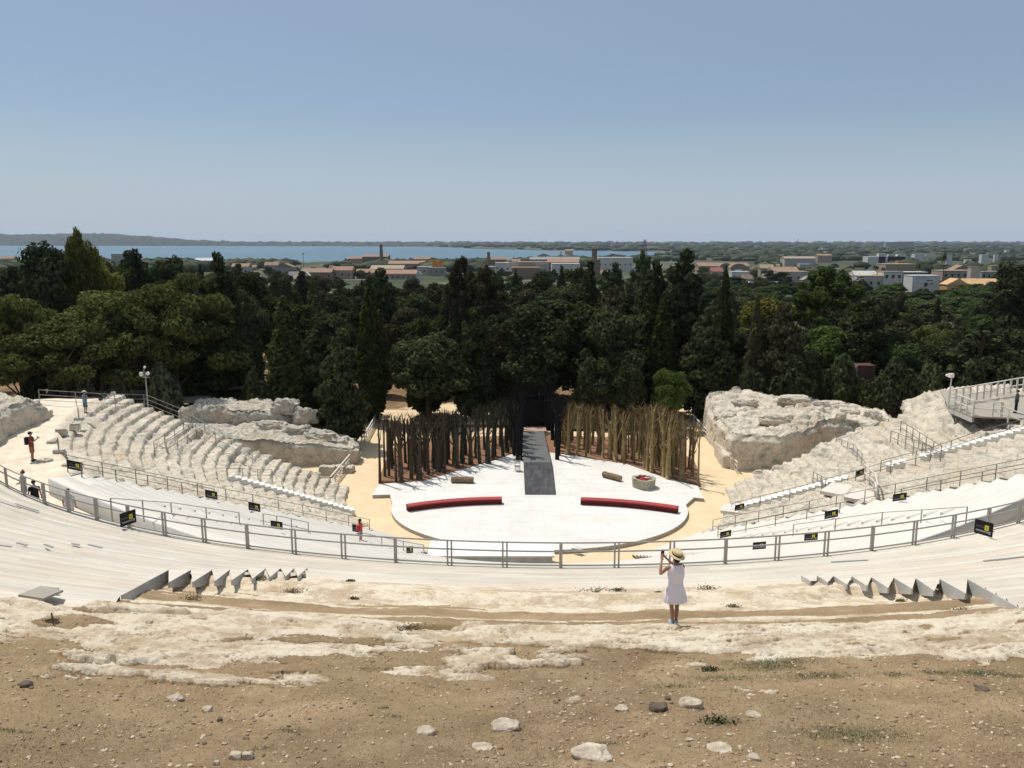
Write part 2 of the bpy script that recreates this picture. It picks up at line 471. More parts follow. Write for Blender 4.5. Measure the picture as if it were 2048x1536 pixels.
# ================================================================== FOREGROUND HILLSIDE
def hill_h(X, Y):
    """terrain height and masks of the upper rock slope"""
    R = np.hypot(X - CX, Y - CY)
    z = S2Z + S2S * (R - S2R)
    TH = np.degrees(np.arctan2(X - CX, CY - Y))
    left = sstep(-2.0, -7.0, TH)
    wob = fbm(X * 0.35, Y * 0.35, seed=21, oct=4); rr = R + wob * 0.28
    wob2 = fbm(X * 0.16 + 5, Y * 0.3, seed=22, oct=3)
    tx = radians(1.0) * TH * R                       # along the curve; rock layers run this way
    det = fbm(tx * 0.75, R * 1.9, seed=31, oct=7, gain=0.66)
    edge = 56.5 + 1.7 * left + wob2 * (0.9 + 1.8 * left)
    m0 = (edge - R) * 0.30 + det * 2.3 + 0.22
    soil = fbm(tx * 0.20 + 9, R * 0.75, seed=41, oct=6, gain=0.62) * 1.9 + 0.16 * left - 0.16
    band = sstep(49.0, 49.1, R) * (1 - sstep(50.0, 50.6, rr)) * 0.85 + sstep(50.8, 50.9, R) * (1 - sstep(51.7, 52.3, rr)) * 1.25
    m0 = np.minimum(m0, 1.15) - np.clip(R - 57.6, 0, 9) * 0.9
    m1 = m0 - band * (1.1 + det * 1.2) * 1.25 - np.clip(soil, 0, 1) * 2.0 * sstep(48.5, 50.5, R)
    o2 = fbm(X * 0.45 + 31, Y * 0.6 + 7, seed=51, oct=6, gain=0.62) * 1.7 + 0.25 * det - 1.5 - 1.2 * sstep(57.5, 59.5, R)
    m1 = np.maximum(m1, o2)
    ctl = 0
    for (u0, v0, au, av, dl) in CTRL:
        p = hit(u0, v0, False); q = hit(u0, v0 - av, False); rx_ = au / FPX * p.length; ry_ = abs(q.y - p.y) + 1e-3
        ctl = ctl + dl * np.exp(-((((X - p.x) / rx_) ** 2 + ((Y - p.y) / ry_) ** 2)) ** 1.5)
    m1 = np.minimum(m1, 1.0) + ctl * 0.9 + (det * 0.9 if True else 0) * np.clip(np.abs(ctl), 0, 1)
    m1 = np.minimum(m1, 1.0)
    rock = sstep(-0.06, 0.06, m1)
    st = 0.0; crack_shade = np.zeros_like(X)
    for (r0, h) in ((49.05, 0.10), (50.85, 0.13), (52.9, 0.12), (53.9, 0.08), (47.9, 0.05)):
        w = fbm(tx * 0.5, R * 0.5, seed=int(r0 * 10), oct=5, gain=.6) * (0.10 if r0 < 52 else 0.45)
        q_ = R + w - r0; st = st + h * sstep(-0.03, 0.03, q_) - h * 0.5
        crack_shade = np.maximum(crack_shade, np.exp(-(q_ / 0.035) ** 2) * (sstep(-0.25, 0.15, fbm(tx * 1.5, R * 0.3, seed=int(r0 * 10) + 1, oct=3)) if r0 < 52 else 0.7))
    ridged = 1 - np.abs(fbm(tx * 1.2, R * 2.6, seed=61, oct=7, gain=0.62)) * 2
    rough = fbm(X * 5.0, Y * 6.0, seed=71, oct=5, gain=0.7)
    calm = sstep(52.5, 54.5, R)
    lay = fbm(tx * 0.45, R * 1.3, seed=66, oct=4, gain=0.5) * 3.0; layer = (np.floor(lay) + sstep(0.0, 0.12, lay - np.floor(lay))) / 3.0
    z = z - 0.16 + 0.33 * (1 - sstep(48.3, 49.3, R)) + st * sstep(58, 55, R)
    z = z + rock * (sstep(0.0, 0.5, m1) * 0.02 + (ridged - 0.6) * (0.02 + 0.05 * calm) + layer * (0.03 + 0.075 * calm) + rough * (0.009 + 0.014 * calm))
    crk = np.abs(fbm(tx * 0.5 + 3, R * 1.5, seed=68, oct=6, gain=0.62))
    crack_shade = np.maximum(crack_shade, (1 - sstep(0.006, 0.028, crk)) * rock * (0.35 + 0.65 * calm) * 0.85)
    edge_shade = np.exp(-((m1 + 0.03) / 0.12) ** 2) * calm * 0.55 * sstep(-0.3, 0.3, fbm(tx * 1.2, R * 1.2, seed=69, oct=3))  # contact shadow painted as a dark band along the rock edges
    crack_shade = np.maximum(crack_shade, edge_shade)
    z = z - crack_shade * 0.035
    z = z + (1 - rock) * (fbm(X * 0.5, Y * 0.5, seed=81, oct=4) * 0.08 + fbm(X * 5, Y * 5, seed=82, oct=5, gain=.7) * 0.030)
    for (u0, v0, ax, ay, dep) in ((330, 1232, 1.5, 0.26, 0.30), (850, 1262, 0.9, 0.24, 0.18)):
        p = hit(u0, v0, False)
        q = ((X - p.x) / ax) ** 2 + ((Y - p.y) / ay) ** 2
        z = z - dep * np.exp(-q ** 3)
    z = z + 1.0 * sstep(5.5, 1.0, Y)
    # green grass patches
    g = np.zeros_like(X)
    for (u0, v0, ax, ay, s) in GRASS:
        p = hit(u0, v0, False)
        g = np.maximum(g, s * np.exp(-(((X - p.x) / ax) ** 2 + ((Y - p.y) / ay) ** 2)))
    global LASTCRACK_SHADE; LASTCRACK_SHADE = crack_shade
    return z, rock, g, R
CTRL = [(170, 1235, 60, 20, -1.6), (40, 1300, 120, 28, -1.3), (20, 1372, 170, 30, -1.6), (620, 1213, 200, 5, -1.2), (1000, 1221, 420, 5, -.9), (1000, 1243, 420, 8, -1.6), (1500, 1240, 420, 7, -1.5), (640, 1290, 130, 12, -.6), (850, 1262, 75, 11, -1.8), (1060, 1288, 60, 8, -.9),
        (1390, 1274, 70, 7, -.9), (1330, 1205, 60, 4, -.5), (1840, 1275, 80, 7, -.6), (1500, 1290, 60, 7, -.6), (760, 1330, 200, 18, -1.0), (1020, 1345, 90, 22, -1.0), (300, 1375, 150, 10, -.6),
        (1300, 1187, 800, 12, 1.0), (330, 1282, 230, 28, 1.1), (200, 1335, 130, 26, .9), (470, 1342, 190, 14, .7), (560, 1250, 210, 12, 1.1), (950, 1272, 75, 10, 1.2), (1210, 1290, 230, 13, 1.3), (1700, 1288, 360, 20, 1.4), (1130, 1362, 42, 22, 1.4), (90, 1232, 80, 12, .9), (1000, 1330, 60, 8, .5), (100, 1480, 160, 40, -1.0), (400, 1500, 200, 30, -1.0)]
GRASS = [(1540, 1325, 0.6, 0.16, 1.0), (1640, 1338, 0.55, 0.15, 1.0), (1790, 1337, 0.22, 0.10, 1.0), (1875, 1334, 0.25, 0.12, 1.0), (1958, 1332, 0.42, 0.16, 1.2),
         (2030, 1336, 0.2, 0.1, .8), (1440, 1340, 0.5, 0.12, .6), (1350, 1352, 0.3, 0.1, .6), (1440, 1422, 0.12, 0.06, 1.0), (1680, 1440, 0.6, 0.18, .8), (1740, 1450, 0.5, 0.16, .6),
         (1208, 1458, 0.16, 0.07, 1.0), (785, 1413, 0.12, 0.05, .9), (580, 1440, 0.16, 0.06, .9), (520, 1472, 0.14, 0.06, .8), (20, 1440, 0.2, 0.06, .8), (765, 1398, 0.1, 0.04, .8), (1550, 1318, 0.8, 0.12, .8)]
def hill_mat():
    m, nt, b = new_mat("rocky hillside")
    geo = nt.nodes.new("ShaderNodeNewGeometry"); pos = geo.outputs["Position"]
    def at(n):
        a = nt.nodes.new("ShaderNodeAttribute"); a.attribute_name = n; return a.outputs["Fac"]
    r1 = ramp(nt, noise_n(nt, pos, 0.9, 8, 0.7, 0.3), [(0.34, (0.58, 0.44, 0.29)), (0.47, (0.78, 0.67, 0.50)), (0.66, (0.86, 0.77, 0.61))])
    lich = ramp(nt, noise_n(nt, pos, 1.7, 8, 0.75, 0.6), [(0.56, 0.0), (0.66, 0.5)])
    r1 = mix(nt, lich, r1, (0.52, 0.46, 0.36))
    pit = ramp(nt, noise_n(nt, pos, 5.0, 8, 0.85, 0.6), [(0.34, 0.75), (0.43, 0.0)])
    gz = ramp(nt, noise_n(nt, pos, 0.7, 9, 0.8, 0.3), [(0.49, 0.0), (0.56, 0.7)]); r1 = mix(nt, gz, r1, (0.50, 0.365, 0.235))
    r1 = mix(nt, pit, r1, (0.22, 0.16, 0.11))
    e = ramp(nt, noise_n(nt, pos, 1.1, 8, 0.7), [(0.3, (0.26, 0.165, 0.092)), (0.5, (0.365, 0.245, 0.142)), (0.7, (0.50, 0.365, 0.225))])
    straw = ramp(nt, noise_n(nt, pos, 26.0, 7, 0.85), [(0.48, 0.0), (0.62, 0.6)])
    e = mix(nt, straw, e, (0.48, 0.37, 0.22))
    drk = ramp(nt, noise_n(nt, pos, 16.0, 7, 0.85), [(0.36, 0.7), (0.46, 0.0)])
    e = mix(nt, drk, e, (0.12, 0.08, 0.05))
    # a drier yellow-brown tone lower down, as in old grass
    yel = ramp(nt, noise_n(nt, pos, 0.5, 5, 0.6), [(0.42, 0.0), (0.6, 0.6)])
    e = mix(nt, yel, e, (0.335, 0.245, 0.135))
    big = ramp(nt, noise_n(nt, pos, 0.35, 6, 0.65, 0.4), [(0.38, 0.86), (0.58, 1.12)])
    e = mix(nt, 1.0, e, big, 'MULTIPLY')
    vo = nt.nodes.new("ShaderNodeTexVoronoi"); vo.inputs["Scale"].default_value = 9.0; nt.links.new(pos, vo.inputs["Vector"])
    peb = ramp(nt, vo.outputs["Distance"], [(0.16, 0.75), (0.24, 0.0)])
    gate = ramp(nt, noise_n(nt, pos, 3.0, 3, 0.6), [(0.5, 0.0), (0.56, 1.0)])
    e = mix(nt, mix(nt, 1.0, peb, gate, 'MULTIPLY'), e, (0.52, 0.41, 0.28))
    col = mix(nt, ramp(nt, at("rock"), [(0.35, 0.0), (0.6, 1.0)]), e, r1)
    crm = nt.nodes.new('ShaderNodeMath'); crm.operation = 'MULTIPLY'; crm.inputs[1].default_value = 0.85; nt.links.new(at('crack_shade'), crm.inputs[0])
    col = mix(nt, crm.outputs[0], col, (0.17, 0.115, 0.07))  # dark brown for cracks and for the shade painted at rock edges
    gr = ramp(nt, noise_n(nt, pos, 12.0, 5, 0.75), [(0.3, (0.10, 0.12, 0.045)), (0.7, (0.25, 0.24, 0.10))])
    ga = nt.nodes.new("ShaderNodeMath"); ga.operation = 'MULTIPLY'; ga.inputs[1].default_value = 0.5; nt.links.new(at("green"), ga.inputs[0])
    col = mix(nt, ga.outputs[0], col, gr)
    nt.links.new(col, b.inputs["Base Color"]); b.inputs["Roughness"].default_value = 0.97
    h = mix(nt, 0.45, noise_n(nt, pos, 6.0, 9, 0.8, 0.4), noise_n(nt, pos, 30.0, 6, 0.8))
    bump(nt, b, h, 1.0, 0.085)
    return m
def TL(r):       # where the left and right wings of the upper deck end (degrees)
    return np.interp(r, [46.8, 47.0, 48.8, 53.6, 55.5], [-10.4, -10.4, -14.3, -11.75, -11.0])
def TR(r):
    return np.interp(r, [46.2, 49.4, 54.1, 56.0], [8.4, 12.0, 9.1, 8.0])
def build_hillside():
    ys = []; y = -6.0
    while y < 24.6:
        ys.append(y); y += 0.25 if y < 5.5 else 0.016 + (y - 5.5) * 0.0022
    ys = np.array(ys); s = np.linspace(-1, 1, 1000)
    half = np.where(ys < 6, 9.0, 9 + (ys - 6) * 0.6)
    cxs = 1.0
    Y = np.repeat(ys[:, None], len(s), 1); X = cxs + half[:, None] * s[None, :]
    z, rock, g, R = hill_h(X, Y); crk_shade = LASTCRACK_SHADE.copy()
    # tuck the slope beneath the timber decks
    z = z - 0.9 * (1 - sstep(45.9, 46.5, R))
    TH = np.degrees(np.arctan2(X - CX, CY - Y))
    under = sstep(0.3, 0.7, TL(R) - TH) + sstep(0.3, 0.7, TH - TR(R))
    under = under * sstep(46.4, 47.0, R) * (1 - sstep(54.2, 54.8, R))
    z = z - 0.7 * under
    o = mesh_obj("hillside", np.stack([X, Y, z], 2), grid_faces(len(ys), len(s)), hill_mat(), smooth=True, attrs={"rock": rock, "green": g, "crack_shade": crk_shade})
    tag(o, "sloping hillside of bare white limestone and brown stony earth", kind="structure")
    return o
build_hillside()
# ================================================================== DECKS AND WALKWAY
def arc_strip(rz, th0, th1, dth=0.5):
    """rz: list of (r, z or z(th), vcoord); th0/th1 numbers or functions of r"""
    f0 = th0 if callable(th0) else (lambda r: th0); f1 = th1 if callable(th1) else (lambda r: th1)
    n = max(2, int(abs(f1(rz[0][0]) - f0(rz[0][0])) / dth) + 1)
    V = []; U = []
    for (r, z, v) in rz:
        for t in np.linspace(f0(r), f1(r), n):
            x, y = XY(r, t); V.append((x, y, z(t) if callable(z) else z)); U.append((radians(t) * r, v))
    return np.array(V), grid_faces(len(rz), n)[:, ::-1], np.array(U)

up = empty("wooden_deck", (CX, CY - 45, upper_z(45)), "upper deck of weathered whitewashed boards laid in curved steps behind the long grey fence", "deck")
r = S2R; k = 0
PITCH2 = 0.8
while r < 54.9:
    z = upper_z(r) + 0.10; r2 = r + PITCH2; z0 = z - PITCH2 * S2S
    prof = [(r, z0 if k else -13.9, r - 0.26), (r, z, r), (r2 + 0.02, z + 0.0, r2)]
    if r2 < 46.9: segs = [(-62, 58)]
    else: segs = [(-62, TL), (TR, 58)]
    if r2 > 54.4: segs = [(TR, 58)]
    for (a, b_) in segs:
        V, F, U = arc_strip(prof, a, b_)
        mesh_obj("deck_row", V, F, M['deck_up'], up, uv=U + np.array([k * 1.37, k * 0.11]))
    r = r2; k += 1
def upboard(u0, v0, u1, v1, th=0.04):
    """upright tapering board: its top edge runs from the near low point to the far high point of the deck"""
    a = hit(u0, v0, False); b_ = hit(u1, v1, False)
    a.z += 0.12; b_.z += 0.12
    d = (b_ - a); n = Vector((d.y, -d.x, 0)).normalized() * th / 2
    df = (v0 - v1) / FPX * b_.length * 0.85
    P = [a - n, a + n, b_ - n, b_ + n]; D_ = [0.16, 0.16, df + 0.16, df + 0.16]
    V = [tuple(p) for p in P] + [tuple(p - Vector((0, 0, q))) for p, q in zip(P, D_)]
    F = [(0, 1, 3, 2), (4, 6, 7, 5), (0, 4, 5, 1), (2, 3, 7, 6), (0, 2, 6, 4), (1, 5, 7, 3)]
    return V, F
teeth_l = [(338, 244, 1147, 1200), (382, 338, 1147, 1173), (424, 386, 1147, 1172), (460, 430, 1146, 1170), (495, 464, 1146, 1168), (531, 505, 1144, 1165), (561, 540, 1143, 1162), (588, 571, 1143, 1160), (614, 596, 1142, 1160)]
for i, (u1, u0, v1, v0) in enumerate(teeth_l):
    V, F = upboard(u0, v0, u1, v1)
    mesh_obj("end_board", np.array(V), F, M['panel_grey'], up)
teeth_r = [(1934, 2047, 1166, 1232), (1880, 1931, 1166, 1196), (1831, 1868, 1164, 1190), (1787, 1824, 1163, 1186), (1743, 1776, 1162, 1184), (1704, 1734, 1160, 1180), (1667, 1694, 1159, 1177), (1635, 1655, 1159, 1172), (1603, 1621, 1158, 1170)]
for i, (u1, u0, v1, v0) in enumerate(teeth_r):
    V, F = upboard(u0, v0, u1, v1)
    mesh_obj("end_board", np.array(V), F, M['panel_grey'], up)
# small wedge infills of decking that form the saw-teeth on the straight edge
for L, sgn in ((teeth_l, 1), (teeth_r, -1)):
    for i in range(1, len(L)):
        u1, u0, v1, v0 = L[i]; pu = L[i - 1][0]
        a = hit(u1, v1, False); b_ = hit(u0, v0, False); c = hit(pu, v1, False)
        for p in (a, b_, c): p.z += 0.12
        mesh_obj("deck_wedge", np.array([tuple(a), tuple(b_), tuple(c)]), [(0, 1, 2)], M['deck_up'], up, uv=np.array([(a.x, a.y), (b_.x, b_.y), (c.x, c.y)]))
# thin laid slats on the upper deck (loose metal strips)
for (u0, v0, u1, v1) in [(35, 1095, 55, 1100), (90, 1098, 107, 1104), (145, 1096, 160, 1099), (178, 1098, 205, 1105), (32, 1014, 78, 1029), (0, 1010, 42, 1024), (0, 1100, 24, 1103), (80, 1187, 118, 1191), (1662, 1133, 1735, 1129), (1966, 1132, 2030, 1125), (1990, 1130, 2048, 1123)]:
    a = hit(u0, v0, False); b_ = hit(u1, v1, False)
    a.z += 0.16; b_.z += 0.16
    tag(MB().bar(a, b_, 0.06, 0.03).build("metal_strip", M['metal'], None), "thin grey metal strip lying along the upper boards", "metal strip", "grey strips on the upper boards")
# loose board at the left edge of the deck
a = [hit(38, 1205, False), hit(88, 1213, False), hit(128, 1195, False), hit(80, 1188, False)]
for p in a: p.z += 0.18
V = [tuple(p) for p in a] + [tuple(p - Vector((0, 0, 0.05))) for p in a]
o = mesh_obj("loose_board", np.array(V), [(0, 1, 2, 3), (7, 6, 5, 4), (0, 4, 5, 1), (1, 5, 6, 2), (2, 6, 7, 3), (3, 7, 4, 0)], M['deck_up'])
tag(o, "loose pale deck board jutting over the rock at the far left edge", "board")
# retaining face below the fence
V, F, U = arc_strip([(S2R - 0.02, -13.0, 0), (S2R - 0.02, upper_z(S2R) + 0.02, 1.0)], -62, 58)

# walkway between the two tiers
wm = pm("walkway gravel", (0.70, 0.60, 0.47), 0.25, 1.1, 0.95, 0.6, 7)
V = []
TT = np.linspace(-84, 66, 301)
for f in np.linspace(0, 1, 14):
    for t in TT:
        ri = 36.25 if t < -46 else 37.42
        ro = 41.6; r_ = ri + (ro - ri) * f; x, y = XY(r_, t)
        z = walk_z(t) + (0.06 * float(vnoise(np.array([x * .8]), np.array([y * .8]), seed=5)[0]) if t < -46 else 0) - (0.6 if f == 0 else 0)
        if f == 0: x, y = XY(ri + 0.05, t)
        V.append((x, y, z))
V = np.array(V); F = grid_faces(14, 301)[:, ::-1]
o = mesh_obj("path", V, F, wm); tag(o, "level pale gravel walkway curving between the upper and lower tiers", kind="structure")

# lower white deck
low = empty("wooden_deck", (CX, CY - 27, lower_z(27)), "lower white timber deck filling the middle of the tiered bowl below the fence", "deck")
PL = 0.83; k = 0
NROW = 27
for k in range(NROW):
    r0 = S1R + k * PL; r1 = r0 + PL
    zt = (lambda t, r1=r1: lower_z(r1, t) + 0.10); zd = (lambda t, r0=r0: lower_z(r0, t) + 0.10)
    prof = [(r0, zd, r0 - 0.36), (r0, zt, r0), (r1 + 0.02, zt, r1)]
    j0 = -45.6 + 1.2 * sin(k * 1.7) * 0.5; j1 = 44.6 + 1.0 * sin(k * 2.1 + 1) * 0.5
    if k > 24: j0 = -41.5 + (26 - k) * 2; j1 = 42
    segs = [(j0, j1)] if r0 > 22.4 else [(j0, -21.5 - (22.4 - r0) * 0.8), (17.5 + (22.4 - r0) * 0.8, j1)]
    for (a, b_) in segs:
        V, F, U = arc_strip(prof, a, b_)
        mesh_obj("deck_row", V, F, M['deck_low'], low, uv=U + np.array([k * 1.37, 0]))
# inner parapet that closes the top of the lower deck
RT = S1R + NROW * PL
pz = lambda t: lower_z(RT, t) + 0.12
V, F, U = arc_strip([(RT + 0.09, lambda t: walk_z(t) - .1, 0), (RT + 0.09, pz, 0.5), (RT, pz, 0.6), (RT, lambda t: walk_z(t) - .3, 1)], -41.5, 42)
mesh_obj("parapet", V, F[:, ::-1], M['panel_grey'], low)  # grey puts the shade of this face into the parapet's colour
# side closing boards of the lower deck
for th in (-45.9, 45.2):
    V = []; F = []
    for k in range(25):
        r0 = S1R + k * PL; r1 = r0 + PL; z = lower_z(r1) + 0.08
        x0, y0 = XY(r0, th * 0.995); x1, y1 = XY(r1, th * 0.995); n = len(V)
        V += [(x0, y0, z), (x1, y1, z), (x1, y1, z - 0.9), (x0, y0, z - 0.9)]; F.append((n, n + 1, n + 2, n + 3))
    mesh_obj("side_board", np.array(V), F, M['deck_low'], low)
# stepped aisles on the lower deck: small half-step blocks
for (thA, r0, r1, side) in ((-33.5, 27.5, 36.5, 1), (30.5, 24.5, 36.8, -1), (-14.0, 31, 34, 1), (19.5, 23.5, 26.5, -1), (-20.0, 22.6, 26.0, 1)):
    k = int((r0 - S1R) / PL)
    while S1R + k * PL < r1:
        ra = S1R + k * PL + PL * 0.5; rb = S1R + (k + 1) * PL
        z = lower_z(rb, thA) + 0.10
        w = 0.55 / ra
        b1 = MB()
        P = []
        for (rr, tt) in ((ra, -w), (ra, w), (rb, w), (rb, -w)):
            x, y = XY(rr, thA + degrees(tt)); P.append((x, y))
        b1.prism(P, z - 0.02, z + 0.18)
        b1.build("aisle_step", M['deck_low'], low)
        k += 1

# booth roof at the bottom of the lower deck
booth = empty("control_booth", (1.0, 51.5, -21.8), "white roofed box with a long grey front standing below the stage edge", "booth")
bl, brt = PZ(858, 1112, -20.55), PZ(1106, 1119, -20.55)
b1 = MB().box(((bl.x + brt.x) / 2, bl.y + 1.5, -20.60), (brt.x - bl.x + 0.3, 3.0, 0.10)); b1.build("roof", pm("white tarpaulin", (0.73, 0.71, 0.67), 0.12, 1.2, 0.7), booth)
b1 = MB().box(((bl.x + brt.x) / 2, bl.y + 1.5, -21.42), (brt.x - bl.x, 2.8, 1.53)); b1.build("wall", pm("booth tarpaulin", (0.50, 0.48, 0.44), 0.25, 1.5, 0.7), booth)
b1 = MB().box(((bl.x + brt.x) / 2 + 0.3, bl.y - 0.25, -21.55), (brt.x - bl.x + 1.2, 0.5, 0.12)); b1.build("sill", M['metal'], booth)

# ================================================================== ROCK-CUT SEATING
def seat_terraces(name, label, th0, th1, r0, r1, seed, erosion, base_noise, mat, dth=0.16, dr=0.07):
    root = empty(name, (*XY((r0 + r1) / 2, (th0 + th1) / 2), lower_z((r0 + r1) / 2)), label, "stone seating")
    ths = np.arange(th0, th1 + 1e-6, dth)
    nrow = int(round((r1 - r0) / PL))
    per = int(round(PL / dr))
    rs = np.array([r0 + k * PL + PL * j / per for k in range(nrow) for j in range(per)] + [r0 + nrow * PL])
    R, T = np.meshgrid(rs, ths, indexing='ij')
    S = np.radians(T) * 27
    X = CX + R * np.sin(np.radians(T)); Y = CY - R * np.cos(np.radians(T))
    warp = fbm(X * 0.55, Y * 0.55, seed=seed, oct=4) * 0.20 + fbm(X * 2.2, Y * 2.2, seed=seed + 1, oct=3) * 0.12
    q = (R + warp - r0) / PL
    kf = np.floor(q); fr = q - kf
    stepf = kf + sstep(0.0, 0.10, fr)              # riser occupies the first part of each pitch
    lin = q + 0.5
    er = np.clip(sstep(0.12, 0.42, fbm(X * 0.22 + 3, Y * 0.22, seed=seed + 5, oct=4) + erosion(R, T)), 0, 0.85)
    zz = stepf * (1 - er) + (lin + 0.25 * fbm(X * 0.9, Y * 0.9, seed=seed + 6, oct=5)) * er
    Z = lower_z(r0) + zz * PL * S1S
    # joints between blocks and weathering
    jo = np.abs(((S + 0.35 * kf * 2.7 + 0.4 * vnoise(kf * 3.1, kf * 1.7, seed=seed)) / 2.6) % 1 - 0.5)
    Z = Z - 0.10 * (1 - sstep(0.0, 0.03, 0.5 - jo)) * (1 - er)
    Z = Z + fbm(X * 1.3, Y * 1.3, seed=seed + 8, oct=5, gain=0.6) * base_noise + (1 - np.abs(fbm(X * 2.6, Y * 2.6, seed=seed + 9, oct=4))) * base_noise * 0.7
    Z = Z + np.where(fbm(X * 3.4, Y * 3.4, seed=seed + 12, oct=3) > 0.33, -0.09, 0.0)
    # whole-block offsets: some blocks stand proud, some have been quarried away
    blk = np.floor((S + 0.35 * kf * 2.7) / 2.6)
    off = (_h(blk, kf, kf * 0, seed + 3) - 0.5)
    Z = Z + np.where(off < -0.40, -0.22, off * 0.06) * (1 - er)
    for k in range(nrow):
        i0 = k * per; i1 = (k + 1) * per + 1
        P = np.stack([X[i0:i1], Y[i0:i1], Z[i0:i1]], 2)
        P = P[:, :, :]
        V = P.reshape(-1, 3); n1 = i1 - i0; n2 = len(ths)
        F = grid_faces(n1, n2)[:, ::-1]
        # skirts at the two ends and along the first row
        VV = [V]; FF = [F]; base = len(V)
        for (idx) in (np.arange(n1) * n2, np.arange(n1) * n2 + n2 - 1):
            low_ = V[idx].copy(); low_[:, 2] = np.minimum(low_[:, 2] - 1.0, -22.3 if True else 0)
            VV.append(low_)
            j = np.arange(n1 - 1); FF.append(np.stack([idx[j], idx[j + 1], base + j + 1, base + j], 1)); base += n1
        if k == 0:
            idx = np.arange(n2); low_ = V[idx].copy(); low_[:, 2] = -22.3; VV.append(low_)
            j = np.arange(n2 - 1); FF.append(np.stack([idx[j], idx[j + 1], base + j + 1, base + j], 1)); base += n2
        if k == nrow - 1:
            idx = np.arange(n2) + (n1 - 1) * n2; low_ = V[idx].copy(); low_[:, 2] -= 2.0; VV.append(low_)
            j = np.arange(n2 - 1); FF.append(np.stack([idx[j], idx[j + 1], base + j + 1, base + j], 1)); base += n2
        mesh_obj("seat_row", np.concatenate(VV), np.concatenate(FF), mat, root, smooth=False)
    return root
seat_terraces("stone_seating", "curved rows of worn pale limestone seats climbing beside the white deck on the left", -89.0, -45.8, S1R, S1R + 24 * PL, 100,
              lambda R, T: -0.30 + 0.34 * sstep(33, 36.5, R) + 0.12 * sstep(-60, -50, T) * sstep(30, 35, R), 0.075, M['limestone'])
seat_terraces("stone_seating", "heavily eroded pale limestone seat rows climbing to the right of the white deck", 45.4, 90.0, S1R, S1R + 25 * PL, 200,
              lambda R, T: -0.36 + 0.36 * sstep(30, 34, R) + 0.15 * sstep(70, 85, T), 0.07, M['limestone'])

# ------------------------------------------------------------------ free rock masses
def rock_mass(name, label, cat, foot, z0, z1, seed, amp=0.35, mat=None, nseg=160, nh=26, top_fn=None, res=70, inset=0.5, group=None):
    """vertical sided rock: footprint polygon (closed), noisy walls, noisy top"""
    n = len(foot); P = []
    L = [0]
    for i in range(n):
        a = foot[i]; b_ = foot[(i + 1) % n]; L.append(L[-1] + hypot(b_[0] - a[0], b_[1] - a[1]))
    tot = L[-1]
    for k in range(nseg):
        s = tot * k / nseg
        i = max(j for j in range(n) if L[j] <= s)
        t = (s - L[i]) / (L[i + 1] - L[i]); a = foot[i]; b_ = foot[(i + 1) % n]
        P.append((a[0] + (b_[0] - a[0]) * t, a[1] + (b_[1] - a[1]) * t))
    P = np.array(P)
    for _ in range(3): P = (np.roll(P, 1, 0) + 2 * P + np.roll(P, -1, 0)) / 4
    c = P.mean(0)
    tf = top_fn if top_fn else (lambda x, y: np.full_like(x, z1))
    rings = []
    for h in range(nh + 1):
        t = h / nh
        Q = P.copy(); zt = tf(P[:, 0], P[:, 1])
        z = z0 + (zt - z0) * t
        rings.append((Q, z))
    # top: shrink rings towards centroid
    nt_ = 34 if nseg < 400 else 70
    for h in range(1, nt_ + 1):
        t = h / nt_
        Q = P * (1 - t * 0.985) + c * (t * 0.985)
        rings.append((Q, tf(Q[:, 0], Q[:, 1])))
    V = []
    for i, (Q, z) in enumerate(rings):
        wall = 1.0 if i <= nh else max(0.0, 1 - (i - nh) / 3)
        x = Q[:, 0]; y = Q[:, 1]; z = np.asarray(z, float)
        d = Q - c; nn = d / (np.linalg.norm(d, axis=1)[:, None] + 1e-6)
        nz = fbm(x * 0.9, y * 0.9, z * 0.5, seed=seed, oct=6, gain=0.66)
        rd = 1 - np.abs(fbm(x * 0.5, y * 0.5, z * 0.35, seed=seed + 3, oct=5, gain=0.55))
        pitn = fbm(x * 2.2, y * 2.2, z * 2.6, seed=seed + 4, oct=3)
        disp = (nz * 1.0 + (rd - 0.7) * 0.8 + np.where(pitn > 0.35, -0.35, 0)) * amp * wall
        rnd = -inset * max(0, (i / nh - 0.86)) / 0.14 * wall if i <= nh else -inset * wall
        Q2 = Q + nn * (disp + rnd)[:, None] if not isinstance(rnd, float) or True else Q
        topn = fbm(x * 0.55, y * 0.55, seed=seed + 7, oct=6, gain=0.62); steps = np.round(topn * 4) / 4
        rg = 1 - np.abs(fbm(x * 1.3, y * 1.3, seed=seed + 9, oct=5, gain=0.62)) * 2
        tz = (topn * 0.7 + steps * 1.0 + (rg - 0.6) * 0.35) * amp * 1.2 * (min(1, max(0, (i / nh - 0.7) / 0.3)) if i <= nh else 1)
        V.append(np.stack([Q2[:, 0], Q2[:, 1], z + tz], 1))
    V = np.concatenate(V); m_ = len(rings)
    i = np.arange(m_ - 1)[:, None] * nseg; k = np.arange(nseg)[None, :]
    a = (i + k); b_ = i + (k + 1) % nseg
    F = np.stack([a, b_, b_ + nseg, a + nseg], 2).reshape(-1, 4)
    o = mesh_obj(name, V, F, mat or M['limestone'], None, smooth=False)
    return tag(o, label, cat, group)
